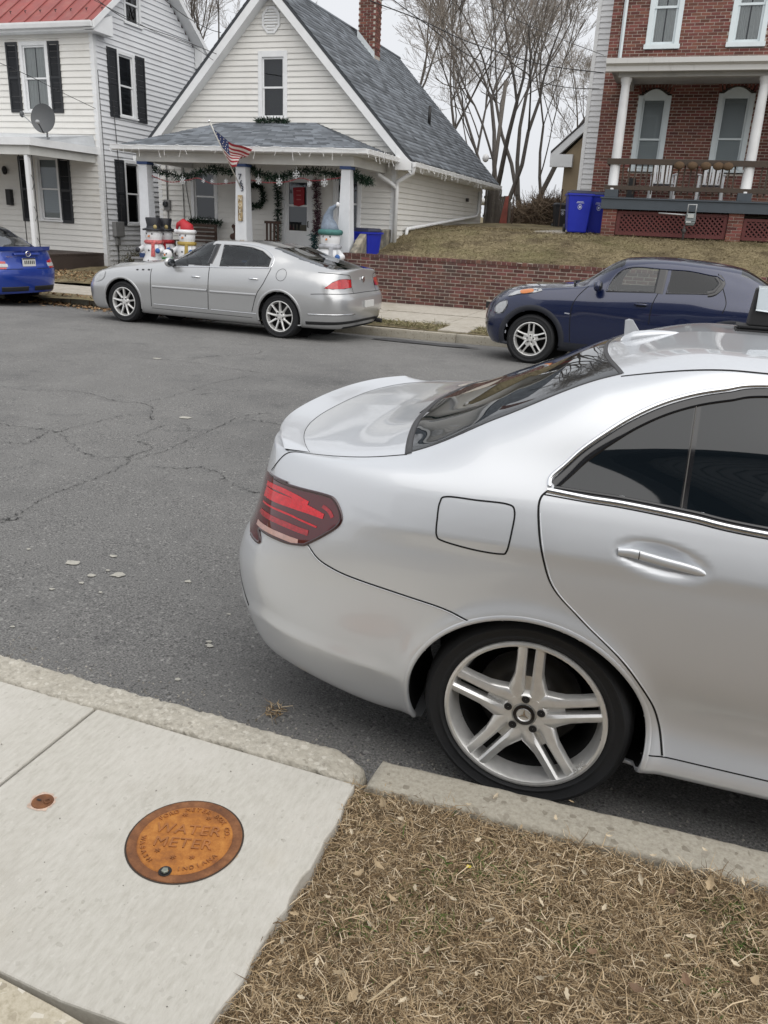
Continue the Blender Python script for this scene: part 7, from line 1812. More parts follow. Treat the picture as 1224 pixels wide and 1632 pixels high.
# ------------------------------------------------------------------ blue saloon, rear end in view
def build_blue_saloon():
    f = np.array([-1, .10]); f /= np.linalg.norm(f); w = onRoad(45, 481); zo = crown(w[1])
    o = np.array([w[0], w[1]]) + np.array([f[1], -f[0]]) * -.70
    rows = T3(
        ((-1, .5, .30), (0, .55, .22), (3.5, .5, .22)),
        ((-1, .72, .32), (-.4, .80, .26), (.5, .79, .22), (2.6, .79, .22), (3.5, .72, .24)),
        ((-1, .76, .42), (-.3, .84, .40), (.5, .82, .33), (2.6, .83, .33), (3.5, .76, .34)),
        ((-1, .79, .56), (-.2, .848, .58), (.5, .835, .55), (2.6, .845, .55), (3.5, .76, .50)),
        ((-1, .80, .70), (-.2, .845, .75), (.5, .84, .74), (2.6, .83, .72), (3.5, .70, .62)),
        ((-1, .77, .86), (-.2, .82, .90), (.5, .82, .88), (2.2, .79, .84), (3.5, .60, .70)),
        ((-1, .72, 1.0), (-.3, .77, 1.01), (.3, .79, 1.0), (2, .74, .94), (3.5, .5, .74)),
        ((-1, .68, 1.06), (-.5, .71, 1.07), (0, .735, 1.10), (1.5, .72, 1.08), (2.2, .66, .99), (3.5, .4, .76)),
        ((-1, .58, 1.085), (-.55, .61, 1.095), (-.1, .66, 1.20), (1.3, .66, 1.20), (2.25, .56, 1.0), (3.5, .3, .77)),
        ((-1, .46, 1.09), (-.6, .49, 1.10), (-.1, .59, 1.27), (.3, .60, 1.38), (1.1, .59, 1.38), (2.3, .45, 1.01), (3.5, .22, .775)),
        ((-1, .32, 1.095), (-.62, .34, 1.10), (-.1, .48, 1.30), (.35, .50, 1.46), (1.0, .48, 1.46), (2.3, .3, 1.015), (3.5, .15, .778)),
        ((-1, .16, 1.097), (-.64, .17, 1.105), (-.1, .25, 1.315), (.35, .26, 1.49), (1.0, .25, 1.49), (2.35, .15, 1.02), (3.5, .08, .78)),
        ((-1, 0, 1.097), (-.65, 0, 1.105), (-.1, 0, 1.32), (.35, 0, 1.50), (1.0, 0, 1.50), (2.35, 0, 1.02), (3.5, 0, .78)))
    L = Loft(rows, -.98, 3.46, .5, 3.2, .6, 2.4, [(.2, .1), (.4, .02), (.6, 0), (.72, .01), (.85, .06), (1.0, .09), (1.5, .10)], [(.2, .14), (.4, .02), (.55, 0), (.7, .1), (1.5, .2)], (-1, -.2), .02, .05, 80)
    L.whole = {'roof_panel', 'rear_glass', 'boot_lid', 'windscreen', 'bonnet', 'rear_bumper', 'front_bumper', 'underbody'}; L.zmin = .24
    C = Car('blue_saloon', 'bright blue saloon with boot lip spoiler parked before the white house', L, o, f, zo, 1, CARK)
    win = [(.2, 1.06), (.45, 1.3), (.9, 1.36), (1.2, 1.32), (1.9, 1.04)]
    def region(S, X, Y, Z, side):
        n = np.full(S.shape, 'body_shell', dtype='<U16')
        n[(Z < .72) & (S < -.36)] = 'rear_bumper'; n[(Z < .6) & (S > 2.95)] = 'front_bumper'
        n[(S > .30) & (S < 1.10) & (Z > .32) & (Z < 1.0)] = 'rear_door'; n[(S >= 1.10) & (S < 2.0) & (Z > .32) & (Z < .98)] = 'front_door'
        n[(X > -.60) & (X < .30) & (Y < np.interp(X, [-.6, .3], [.60, .52])) & (Z > 1.09)] = 'rear_glass'; n[(X < -.62) & (Z > 1.0) & (Y < .66)] = 'boot_lid'; n[(X < -.7) & (Z > .73) & (Y < .50)] = 'boot_lid'
        n[(X > .33) & (X < 1.05) & (Y < .50) & (Z > 1.4)] = 'roof_panel'; n[(X >= 1.1) & (X < 2.28) & (Y < .62) & (Z > np.interp(X, [1.1, 2.28], [1.42, 1.0]))] = 'windscreen'; n[(X > 2.3) & (Y < .62) & (Z > .76)] = 'bonnet'
        n[in_poly(S, Z, win)] = 'side_glass'; n[(S < -.48) & (Z > .735) & (Z < 1.00) & (Y > .50) & (Z < 1.02 - .25 * (-.48 - S)) & (Z > .74)] = 'tail_light'
        for ax in (0, 2.6): n[(np.hypot(X - ax, Z - .31) < .345) & (Y > .45) & (Z < .8)] = ''
        n[(Z < .25) & (Y < .55)] = 'underbody'; return n
    P = MATS['royal_blue']; pm = {k: P for k in ('body_shell', 'rear_bumper', 'front_bumper', 'rear_door', 'front_door', 'boot_lid', 'roof_panel', 'bonnet')}
    pm.update(rear_glass=MATS['saloon_rear_glass'], windscreen=MATS['car_glass'], side_glass=MATS['car_glass'], tail_light=MATS['lamp_red'], underbody=MATS['wheel_well'])
    parts = L.split(region, C.root, C.place, pm)
    for side in (1, -1):
        C.lay([(-1.15, .80), (-.98, .80), (-.86, .81)], .07, MATS['lamp_clear'], 'reversing_lamp', parts[('tail_light', side)], side, .004, n=10)
        C.lay([(-.40, .73), (-.7, .735), (-1.5, .735)], .010, MATS['seam_shadow'], 'bumper_gap', C.root, side)
        C.lay([(-.95, .37), (-1.2, .37), (-1.6, .37)], .09, MATS['black_plastic'], 'bumper_insert', parts['rear_bumper'], side, .004)
        for ax in (0, 2.6):
            C.arch(ax, .31, .345, side, P)
            sp = star_spokes(7, False, 0, 0, [(.15, .04), (.4, .025), (.7, .022), (.96, .028)], .08, .02, MATS['alloy_silver'], MATS['black_gloss'], False)
            tyre_rim(C.root, (ax, side * .80, .31), side, .31, .20, .19, MATS['tyre_rubber'], MATS['alloy_silver'], MATS['wheel_well'], sp, C.place, fine=False)
        C.mirror(1.95, .78, 1.0, side, P)
    m = MB(); V = []
    for y in np.linspace(-.62, .62, 25): x = -.895 + .07 * abs(y / .62)**3; V += [(x + .13, y, 1.088), (x - .01, y, 1.135), (x - .035, y, 1.135), (x - .02, y, 1.06)]
    m.add(V, [(i * 4 + j, i * 4 + j + 1, i * 4 + 5 + j, i * 4 + 4 + j) for i in range(24) for j in range(3)]); C.mb(m, 'boot_spoiler', P, None)
    m = MB(); m.hexa([(-.935, -.30, .98), (-.935, .30, .98), (-.90, -.30, .98), (-.90, .30, .98), (-.925, -.30, 1.02), (-.925, .30, 1.02), (-.88, -.30, 1.02), (-.88, .30, 1.02)]); C.mb(m, 'boot_handle', P, parts['boot_lid'], bevel=.01)
    m = MB(); m.box(-.955, -.94, -.15, .15, .78, .93); pl = C.mb(m, 'number_plate', MATS['plate_white'])
    m = MB(); m.box(-.958, -.9555, -.15, .15, .905, .93); C.mb(m, 'plate_band', mat('plate_black', (.05, .05, .05), .5), pl)
    for k in range(6): m = MB(); m.box(-.9575, -.9555, -.125 + .043 * k, -.10 + .043 * k, .82, .885); C.mb(m, 'plate_mark', mat('plate_black', (0, 0, 0)), pl)
    a = np.linspace(0, 2 * math.pi, 25); m = MB(); m.tube([(-.945, .052 * math.cos(t), 1.005 + .045 * math.sin(t)) for t in a], .008, 5); m.box(-.95, -.942, -.07, .07, .997, 1.013); C.mb(m, 'emblem', MATS['chrome'], parts['boot_lid'])
    p = C.place(np.array([[-.955, .52, .955]]))[0]; d = C.place(np.array([[0, -1., 0]]), True)[0]
    Mx = Matrix.Translation(Vector(p)) @ Matrix(((d[0], 0, -C.c, 0), (d[1], 0, -C.sn, 0), (0, 1, 0, 0), (0, 0, 0, 1)))
    text_mesh('boot_lettering', 'VERSA', .05, MATS['chrome'], parts['boot_lid'], Mx, .003, 'LEFT')
    m = MB(); m.box(-.3, 2.1, -.7, .7, .40, .54); C.mb(m, 'cabin_floor', MATS['cabin_dark']); C.seats((1.25, .75), .50)
build_blue_saloon()
# ================================================================== porch decorations and yard things
PY, CY = 17.3, 19.3
ever = blade_mat('evergreen', [(0, (.006, .016, .010)), (.6, (.016, .038, .022)), (.95, (.04, .07, .045)), (1, (.30, .32, .30))])
def needles(name, path, rad, n, m, parent=None, L_=.07, w=.012):
    """bushy rope: short needles standing off a path"""
    P = smooth_line(path, 60); k = RNG.uniform(0, len(P) - 1.001, n); i = k.astype(int); c = P[i] + (P[i + 1] - P[i]) * (k - i)[:, None]
    d = RNG.normal(0, 1, (n, 3)); d /= np.linalg.norm(d, axis=1, keepdims=True); q = RNG.normal(0, 1, (n, 3)); q = np.cross(d, q); q /= np.linalg.norm(q, axis=1, keepdims=True)
    r = rad * RNG.uniform(.1, 1, n)[:, None]; a = c + d * r; e = a + d * L_ * RNG.uniform(.5, 1.2, n)[:, None] + RNG.normal(0, .02, (n, 3))
    V = np.stack([a - q * w, a + q * w, e], 1).reshape(-1, 3); o = np_mesh(name, V, np.arange(3 * n).reshape(-1, 3), m, parent); return o
def garland(path, rad, n, lab, name='garland', m=None, beads=None):
    t = thing(name, lab, 'garland', tuple(path[0])); o = needles('greenery', path, rad, n, m or ever, t); o['kind'] = 'stuff'
    b = MB(); b.tube(path, .012, 5); b.build('core_wire', MATS['black_plastic'], t); return t
def Yp(x, y, Y): return onY(x, y, Y)
garland([Yp(242, 268, 17.46), Yp(290, 282, 17.46), Yp(340, 270, 17.46), Yp(378, 276, 17.46)], .10, 1500, 'bushy evergreen garland swagged below the beam over the snowman trio')
garland([Yp(398, 270, 17.46), Yp(440, 284, 17.46), Yp(490, 272, 17.46), Yp(545, 280, 17.46)], .10, 1700, 'bushy evergreen garland swagged below the beam in front of the door')
garland([Yp(561, 276, 17.4), Yp(575, 286, 17.6), Yp(592, 290, 18.0)], .10, 700, 'short evergreen garland hanging past the last porch post')
garland([Yp(441, 285, 19.15), Yp(443, 330, 19.15), Yp(442, 384, 19.15)], .085, 1000, 'dark evergreen garland hanging upright beside the wreath side of the door')
garland([Yp(503, 287, 19.15), Yp(506, 340, 19.15), Yp(503, 372, 19.15)], .09, 1000, 'purple brown tinsel garland hanging upright beside the door handle', m=blade_mat('tinsel', [(0, (.03, .012, .016)), (.6, (.08, .035, .05)), (1, (.2, .12, .14))]))
garland([Yp(500, 374, 18.9), Yp(502, 395, 18.9), Yp(500, 412, 18.9)], .10, 700, 'teal green tinsel heap at the foot of the purple garland', m=blade_mat('teal_tinsel', [(0, (.006, .02, .022)), (.7, (.02, .07, .07)), (1, (.15, .25, .25))]))
garland([Yp(303, 353, 19.1), Yp(325, 352, 19.1), Yp(352, 356, 19.1)], .07, 700, 'evergreen garland on the sill of the porch window behind the bench')
garland([Yp(408, 193, 19.15), Yp(433, 192, 19.15), Yp(458, 194, 19.15)], .06, 600, 'evergreen garland on the sill of the gable window')
wr = Yp(405, 312, 19.16); a = np.linspace(0, 2 * math.pi, 14); wt_ = thing('wreath', 'round dark evergreen wreath hanging on the cottage wall', 'wreath', tuple(wr))
o = needles('greenery', [wr + np.array((.26 * math.cos(q), 0, .26 * math.sin(q))) for q in a], .07, 1300, ever, wt_); o['kind'] = 'stuff'
tube_part('ring', [wr + np.array((.26 * math.cos(q), 0, .26 * math.sin(q))) for q in a], .02, MATS['black_plastic'], wt_)
# bead strings and paper snowflakes
bd = mat('red_bead', (.28, .06, .07), .4)
for pts, lab in (([(242, 280), (270, 290), (300, 287), (316, 284), (340, 293), (376, 291)], 'red bead string looping over the bench window'), ([(400, 287), (425, 291), (455, 290), (480, 284), (500, 288), (545, 283)], 'red bead string looping in front of the door')):
    t = thing('bead_string', lab, 'bead string', tuple(Yp(*pts[0], 17.32))); P = smooth_line([Yp(*p, 17.34) for p in pts], 70); b = MB(); b.tube(P, [.006 + .008 * (i % 2) for i in range(len(P))], 5); b.build('beads', bd, t)
fl = mat('flake_white', (.72, .74, .76), .5); fm = None
for px, py, s_ in ((291, 287, .08), (412, 288, .075), (445, 290, .08), (472, 278, .085), (517, 291, .08), (493, 293, .055), (360, 289, .05), (324, 288, .045), (338, 289, .045)):
    b = MB()
    for k in range(3):
        q = R(90 + 60 * k); u = np.array((math.cos(q), 0, math.sin(q))); v = np.array((-math.sin(q), 0, math.cos(q)))
        b.add([u - v * .12, u + v * .12, -u + v * .12, -u - v * .12], [(0, 1, 2, 3)])
        for sg in (-1, 1):
            for br in (-1, 1): c = u * sg * .6; e = c + u * sg * .35 + v * br * .35; b.add([c - u * .08, c + u * .08, e + u * .05, e - u * .05], [(0, 1, 2, 3)])
    b.tube([(0, 0, .9), (0, 0, 1.9)], .04, 4)
    o = b.build('paper_snowflake', fl); o.scale = (s_,) * 3; o.location = Yp(px, py, 17.28); tag(o, 'white paper snowflake hanging from the porch garland', 'snowflake', 'snowflakes along the porch')
# house number and painted board on the middle post
pm_ = mat('number_black', (.02, .025, .05), .4); post = [o for o in bpy.data.objects if o.name.startswith('porch_post') and abs(o.bound_box[0][0] + 9.7) < .2][0]
nt_ = thing('house_number', 'dark metal house number 763 fixed to the middle porch post', 'house number', (-9.575, 17.17, 2.35))
for ch_, (px, py) in zip('763', ((382, 282), (384, 292), (386, 301))):
    p = Yp(px, py, 17.155); text_mesh('digit', ch_, .17, pm_, nt_, Matrix.Translation(Vector(p)) @ Matrix.Rotation(R(90), 4, 'X'), .006)
sg_ = thing('noel_board', 'narrow weathered upright board lettered NOEL on the middle porch post', 'sign', tuple(Yp(384, 330, 17.13)))
c0, c1 = Yp(383, 311, 17.135), Yp(383.5, 352, 17.14); b = MB(); b.box(c1[0] - .055, c1[0] + .055, 17.125, 17.143, c1[2], c0[2]); b.build('board', mat('noel_wood', (.36, .27, .15), .8, var=.5, vscale=14, stain=((.08, .05, .03), 9, .5, .6, .8)), sg_)
for i, ch_ in enumerate('NOEL'): text_mesh('letter', ch_, .12, mat('noel_white', (.62, .58, .48), .7), sg_, Matrix.Translation((c1[0], 17.122, c0[2] - .08 - .128 * i)) @ Matrix.Rotation(R(90), 4, 'X'), .003)
rb_ = thing('door_banner', 'small red cloth banner hanging in the upper pane of the door', 'banner', tuple(Yp(475, 312, 19.26))); q = [Yp(x, y, 19.275) for x, y in ((467, 299), (485, 298), (485, 326), (476, 329), (468, 327))]
b = MB(); b.add(list(q) + [p + np.array((0, .008, 0)) for p in q], [(0, 1, 2, 3, 4), (9, 8, 7, 6, 5)] + [(i, (i + 1) % 5, 5 + (i + 1) % 5, 5 + i) for i in range(5)]); b.build('cloth', mat('banner_red', (.30, .015, .025), .7), rb_)
for i in range(3): b = MB(); p = Yp(476, 304 + 7 * i, 19.268); b.box(p[0] - .06, p[0] + .06, p[1], p[1] + .003, p[2] - .012, p[2] + .012); b.build('print_mark', mat('banner_mark', (.45, .12, .12), .7), rb_)

# flag on a slanted pole
ft = thing('flag', 'stars and stripes flag furling on a slanted pole fixed to the middle porch post', 'flag', tuple(Yp(384, 300, 17.14)))
pb0, pt0 = Yp(384, 300, 17.13), Yp(333.5, 193, 16.25); pd = pt0 - pb0
tube_part('pole', [pb0, pt0], .014, mat('pole_white', (.58, .57, .53), .5), ft); b = MB(); b.ball(pt0, .025, .025, .03, 10, 6); b.build('finial', MATS['chrome'], ft, True)
nh, nf = 27, 34; G = np.zeros((nh, nf, 3))
for i in range(nh):
    a_ = i / (nh - 1); h0 = pb0 + pd * (.90 - .50 * a_); pxe = (402 - 20 * a_, 236 + 24 * a_ + 4 * math.sin(a_ * 6))
    e0 = Yp(*pxe, 16.75 + .12 * math.sin(a_ * 5))
    for j in range(nf):
        t = j / (nf - 1); p = h0 + (e0 - h0) * t; sag = -.10 * math.sin(math.pi * t)
        G[i, j] = p + np.array((.0, .07 * math.sin(t * 9 + a_ * 3) * t + .03 * math.sin(a_ * 9 + t * 4) * t, sag + .025 * math.sin(t * 11 + a_ * 2) * t))
fr, fw_, fb = mat('flag_red', (.33, .03, .04), .8), mat('flag_white', (.62, .58, .56), .8), mat('flag_blue', (.04, .06, .17), .8)
idx = np.arange(nh * nf).reshape(nh, nf)
def flag_part(name, sel, m):
    F = [(idx[i, j], idx[i + 1, j], idx[i + 1, j + 1], idx[i, j + 1]) for i in range(nh - 1) for j in range(nf - 1) if sel(i, j)]
    np_mesh(name, G.reshape(-1, 3), F, m, ft, True)
for s_ in range(13):
    flag_part('stripe', lambda i, j: i // 2 == s_ and not (i < 14 and j < 13), fr if s_ % 2 == 0 else fw_)
flag_part('canton', lambda i, j: i < 14 and j < 13, fb)
b = MB()
for i in range(1, 13, 3):
    for j in range(1 + (i % 2), 12, 3):
        for sg in (-1, 1): p = (G[i, j] + G[i + 1, j + 1]) / 2 + np.array((0, sg * .006, 0)); b.add([p + np.array((x * .012, 0, z * .012)) for x, z in ((0, 1), (.95, .3), (.6, -.8), (-.6, -.8), (-.95, .3))], [(0, 1, 2, 3, 4)])
o = b.build('star_field', fw_, ft); o['kind'] = 'stuff'

# inflatable snowmen
sw = mat('inflatable_white', (.66, .67, .69), .55); swb = mat('inflatable_black', (.012, .013, .018), .5); swr = mat('inflatable_red', (.42, .02, .03), .6); swbl = mat('inflatable_blue', (.03, .10, .30), .6); org = mat('carrot', (.55, .16, .02), .6); grn = mat('inflatable_green', (.04, .17, .05), .6)
def snowman(px, ytop, ybase_z, Y, hh, lab, hat, scarf, group='inflatable snowmen in front of the porch', lean=0.0, mitts=True):
    p = Yp(px, ytop, Y); z1 = p[2]; z0 = z1 - hh; x = p[0]; t = thing('inflatable_snowman', lab, 'snowman', (x, Y, z0), group); r = hh * .20
    prof = [(.01, 0), (.75 * r, 0), (1.05 * r, .10), (1.12 * r, .22), (1.0 * r, .34), (.80 * r, .42), (.86 * r, .50), (.84 * r, .56), (.62 * r, .625), (.60 * r, .645), (.70 * r, .70), (.72 * r, .77), (.58 * r, .84), (.3 * r, .88), (.01, .89)]
    b = MB(); b.lathe([(q, z0 + h_ * hh) for q, h_ in prof], (x, Y, 0), 'z', 20); b.build('body', sw, t, True)
    for i in range(3): b = MB(); b.ball((x, Y - r * (1.10, .98, .85)[i], z0 + hh * (.2, .33, .5)[i]), .022, .012, .022, 8, 5); b.build('button', swb, t, True)
    for sg in (-1, 1): b = MB(); b.ball((x + sg * .26 * r, Y - .66 * r, z0 + .77 * hh), .018, .01, .022, 8, 5); b.build('eye', swb, t, True)
    b = MB(); b.tube([(x, Y - .66 * r, z0 + .735 * hh), (x + .02, Y - 1.05 * r, z0 + .725 * hh)], [.026, .004], 7); b.build('nose', org, t, True)
    if mitts:
        for sg in (-1, 1):
            b = MB(); b.tube([(x + sg * .7 * r, Y - .2 * r, z0 + .56 * hh), (x + sg * 1.15 * r, Y - .5 * r, z0 + .50 * hh), (x + sg * 1.05 * r, Y - .9 * r, z0 + .50 * hh)], [.06 * hh / 1.2, .055 * hh / 1.2, .05 * hh / 1.2], 8); ar = b.build('arm', sw, t, True)
            b = MB(); b.ball((x + sg * 1.0 * r, Y - 1.0 * r, z0 + .50 * hh), .06, .05, .06, 10, 7); b.build('mitten', swb if sg < 0 else swbl, ar, True)
    a = np.linspace(0, 2 * math.pi, 18); b = MB(); b.tube([(x + .68 * r * math.cos(q), Y + .68 * r * math.sin(q), z0 + .635 * hh) for q in a], .035 * hh, 7, False); sc_ = b.build('scarf', scarf, t, True)
    b = MB(); b.hexa([(x + .2 * r, Y - .86 * r, z0 + .40 * hh), (x + .55 * r, Y - .80 * r, z0 + .40 * hh), (x + .2 * r, Y - .80 * r, z0 + .40 * hh), (x + .55 * r, Y - .74 * r, z0 + .40 * hh), (x + .25 * r, Y - .78 * r, z0 + .63 * hh), (x + .5 * r, Y - .74 * r, z0 + .63 * hh), (x + .25 * r, Y - .72 * r, z0 + .63 * hh), (x + .5 * r, Y - .68 * r, z0 + .63 * hh)]); b.build('scarf_end', scarf, sc_)
    zt_ = z0 + .83 * hh
    if hat == 'top':
        b = MB(); b.lathe([(.02, zt_ + .02), (.92 * r, zt_ - .01), (.95 * r, zt_ + .02), (.60 * r, zt_ + .045), (.56 * r, zt_ + .10), (.66 * r, zt_ + .19 * hh), (.6 * r, zt_ + .205 * hh), (.01, zt_ + .2 * hh)], (x, Y, 0), 'z', 20); h = b.build('hat', swb, t, True)
        b = MB(); b.ball((x + .5 * r, Y - .5 * r, zt_ + .07), .05, .03, .05, 8, 6); b.build('hat_holly', mat('holly', (.35, .28, .12), .6), h, True)
    elif hat == 'santa':
        b = MB(); b.tube([(x, Y, zt_ - .02), (x, Y, zt_ + .10), (x - .10, Y, zt_ + .19), (x - .22, Y, zt_ + .15), (x - .26, Y, zt_ + .05)], [.70 * r, .58 * r, .36 * r, .18 * r, .10 * r], 14); h = b.build('hat', swr, t, True)
        a = np.linspace(0, 2 * math.pi, 18); b = MB(); b.tube([(x + .68 * r * math.cos(q), Y + .68 * r * math.sin(q), zt_) for q in a], .05, 7, False); b.build('hat_trim', sw, h, True); b = MB(); b.ball((x - .27, Y, zt_ + .0), .06, .06, .06, 10, 7); b.build('pompom', sw, h, True)
    elif hat == 'long':
        b = MB(); b.tube([(x, Y, zt_ - .03), (x - .04, Y, zt_ + .14), (x - .06, Y, zt_ + .30), (x + .03, Y - .05, zt_ + .47), (x + .18, Y - .1, zt_ + .55)], [.70 * r, .60 * r, .36 * r, .20 * r, .08 * r], 14); h = b.build('hat', mat('hat_slate', (.17, .21, .27), .6, var=.3, vscale=14), t, True)
        a = np.linspace(0, 2 * math.pi, 18); b = MB(); b.tube([(x + .72 * r * math.cos(q), Y + .72 * r * math.sin(q), zt_ + .0) for q in a], .06, 7, False); b.build('hat_trim', mat('hat_green', (.05, .16, .15), .7, var=.3, vscale=20), h, True); b = MB(); b.ball((x + .20, Y - .1, zt_ + .56), .04, .05, .05, 10, 7); b.build('pompom', sw, h, True)
    return t
cand = mat('candy_scarf', (.50, .12, .12), .6, var=.6, vscale=18)
snowman(244, 350, 0, 16.55, 1.32, 'largest inflatable snowman with black top hat standing against the porch post', 'top', cand)
snowman(262, 351, 0, 16.95, 1.28, 'inflatable snowman with black top hat and red scarf behind the largest one', 'top', swr)
snowman(266, 391, 0, 16.25, .75, 'small inflatable snowman child without hat in front of the top hat pair', 'none', grn, mitts=False)
snowman(297, 353, 0, 16.7, 1.30, 'inflatable snowman wearing a red santa hat before the porch bench', 'santa', mat('gold_scarf', (.35, .25, .06), .6))
snowman(527, 350, 0, 16.85, 1.50, 'tall inflatable snowman with a long drooping slate blue hat beside the last porch post', 'long', mat('grey_scarf', (.36, .37, .40), .6, var=.3, vscale=10))
# porch furniture
wd = mat('bench_wood', (.055, .030, .020), .7, var=.2, vscale=14)
t = thing('porch_bench', 'dark slatted wooden bench on the cottage porch under the window', 'bench', (-11.9, 18.7, .7))
for k in range(4): b = MB(); b.box(-12.3, -11.3, 18.98 + .01 * k, 19.01 + .01 * k, 1.14 + .10 * k, 1.21 + .10 * k); b.build('back_slat', wd, t)
for k in range(4): b = MB(); b.box(-12.3, -11.3, 18.5 + .115 * k, 18.6 + .115 * k, 1.08, 1.105); b.build('seat_slat', wd, t)
for x in (-12.28, -11.34):
    for y in (18.52, 18.96): b = MB(); b.box(x, x + .05, y, y + .05, .702, 1.08 if y < 18.8 else 1.5); b.build('leg', wd, t)
    b = MB(); b.box(x, x + .05, 18.48, 18.97, 1.28, 1.32); b.build('armrest', wd, t)
t = thing('porch_rocker', 'dark wooden rocking chair with slatted back beside the cottage door', 'chair', (-9.95, 18.5, .7)); x = Yp(430, 380, 18.6)[0]
for k in range(4): b = MB(); b.box(x - .17 + .10 * k, x - .12 + .10 * k, 18.72, 18.74, 1.12, 1.62); b.build('back_slat', wd, t)
for k in (1.60, 1.16): b = MB(); b.box(x - .2, x + .22, 18.70, 18.75, k, k + .06); b.build('back_rail', wd, t)
b = MB(); b.box(x - .22, x + .24, 18.3, 18.70, 1.08, 1.12); b.build('seat', wd, t)
for sx in (-.2, .2):
    for y in (18.34, 18.68): b = MB(); b.box(x + sx - .02, x + sx + .02, y, y + .04, .74, 1.08); b.build('leg', wd, t)
    b = MB(); b.tube([(x + sx, 18.1, .76), (x + sx, 18.5, .715), (x + sx, 18.9, .76)], .018, 5); b.build('rocker', wd, t)
b = MB(); c = Yp(378, 372, 18.8)
for dx, dz, r in ((0, 0, .14), (.0, .20, .10), (-.10, .26, .05), (.09, .27, .05), (.13, .0, .07), (-.13, .02, .07)): b.ball((c[0] + dx, 18.8, c[2] + dz - .1), r, r, r * 1.1, 10, 7)
tag(b.build('brown_ornament', mat('ornament_brown', (.07, .035, .028), .8, var=.5, vscale=20), None, True), 'brown furry animal ornament standing behind the middle porch post', 'ornament')
b = MB(); p0, p1 = Yp(563, 369, 18.5), Yp(590, 386, 18.5); b.box(p0[0], p1[0] + .1, 18.35, 18.75, p1[2], p0[2]); tag(b.build('planter_box', mat('planter_blue', (.045, .11, .19), .6, var=.15, vscale=10), None, bevel=.02), 'slate blue planter box on the end of the cottage porch', 'planter')
# wheeled bins
def bin_(x, y, z, rz, lab, w=.58, d=.70, h=1.0, col='bin_blue', group=None):
    t = thing('wheeled_bin', lab, 'bin', (x, y, z), group); m = mat('bin_blue', (.010, .024, .38), .4, var=.08, vscale=6) if col == 'bin_blue' else mat('bin_black', (.015, .016, .02), .5); bk = mat('bin_lid_dark', (.02, .022, .05), .5)
    wb, wt__ = w * .40, w * .5; db, dt = d * .36, d * .48
    b = MB(); b.hexa([(-wb, -db, .02), (wb, -db, .02), (-wb, db, .10), (wb, db, .10), (-wt__, -dt, h * .90), (wt__, -dt, h * .90), (-wt__, dt, h * .93), (wt__, dt, h * .93)]); o = local_build(b, 'body', m, t); bv = o.modifiers.new('b', 'BEVEL'); bv.width = .03; bv.segments = 2
    b = MB(); b.box(-wt__ - .02, wt__ + .02, -dt - .02, dt + .02, h * .885, h * .925); o = local_build(b, 'rim', m, t)
    b = MB(); b.hexa([(-wt__ - .01, -dt - .03, h * .93), (wt__ + .01, -dt - .03, h * .93), (-wt__ - .01, dt + .04, h * .95), (wt__ + .01, dt + .04, h * .95), (-wt__ + .05, -dt + .05, h), (wt__ - .05, -dt + .05, h), (-wt__ + .05, dt - .02, h * 1.01), (wt__ - .05, dt - .02, h * 1.01)]); o = local_build(b, 'lid', bk if col == 'bin_blue' else m, t); bv = o.modifiers.new('b', 'BEVEL'); bv.width = .015; bv.segments = 2
    b = MB(); b.tube([(-wt__ * .8, dt + .08, h * .93), (wt__ * .8, dt + .08, h * .93)], .016, 6); local_build(b, 'handle', bk, t)
    for sg in (-1, 1): b = MB(); b.lathe([(.001, sg * .03), (.10, sg * .03), (.11, 0), (.10, -sg * .03), (.001, -sg * .03)], (sg * (wb + .02), db + .02, .11), 'x', 18); local_build(b, 'wheel', MATS['black_plastic'], t)
    b = MB(); b.add([(wb * .1, -db - .004 - .008, .03), (wb * .9, -db - .012, .03), (wb * .9, -db - .03, .16), (wb * .1, -db - .03, .16)], [(0, 1, 2, 3)])
    lg = mat('bin_print', (.55, .58, .70), .6); a = np.linspace(0, 2 * math.pi, 22); zc = h * .62; yy = lambda z: -(db + (dt - db) * (z - .02) / (h * .88)) - .004
    b = MB(); b.tube([(.045 * math.cos(q), yy(zc + .055 * math.sin(q)), zc + .055 * math.sin(q)) for q in a], .006, 4); b.box(-.02, .02, yy(zc) - .003, yy(zc), zc - .025, zc + .025); local_build(b, 'print_logo', lg, t)
    for k in range(2): b = MB(); b.box(-.09 + .015 * k, .09 - .015 * k, yy(zc + .09 + .025 * k) - .003, yy(zc + .09 + .025 * k), zc + .085 + .025 * k, zc + .095 + .025 * k); local_build(b, 'print_line', lg, t)
    t.rotation_euler = (0, 0, rz); return t
bin_(-2.62, 21.35, 1.70, R(14), 'blue wheeled bin on the lawn beside the brick house, not touching its porch', h=.98)
bin_(-2.16, 21.75, 1.70, R(4), 'blue wheeled bin wedged between its twin and the brick porch', h=.98)
bin_(-6.98 + .05, 18.0, .62, R(-6), 'blue wheeled bin with dark lid standing behind the brick wall end by the porch', h=.98, w=.66)
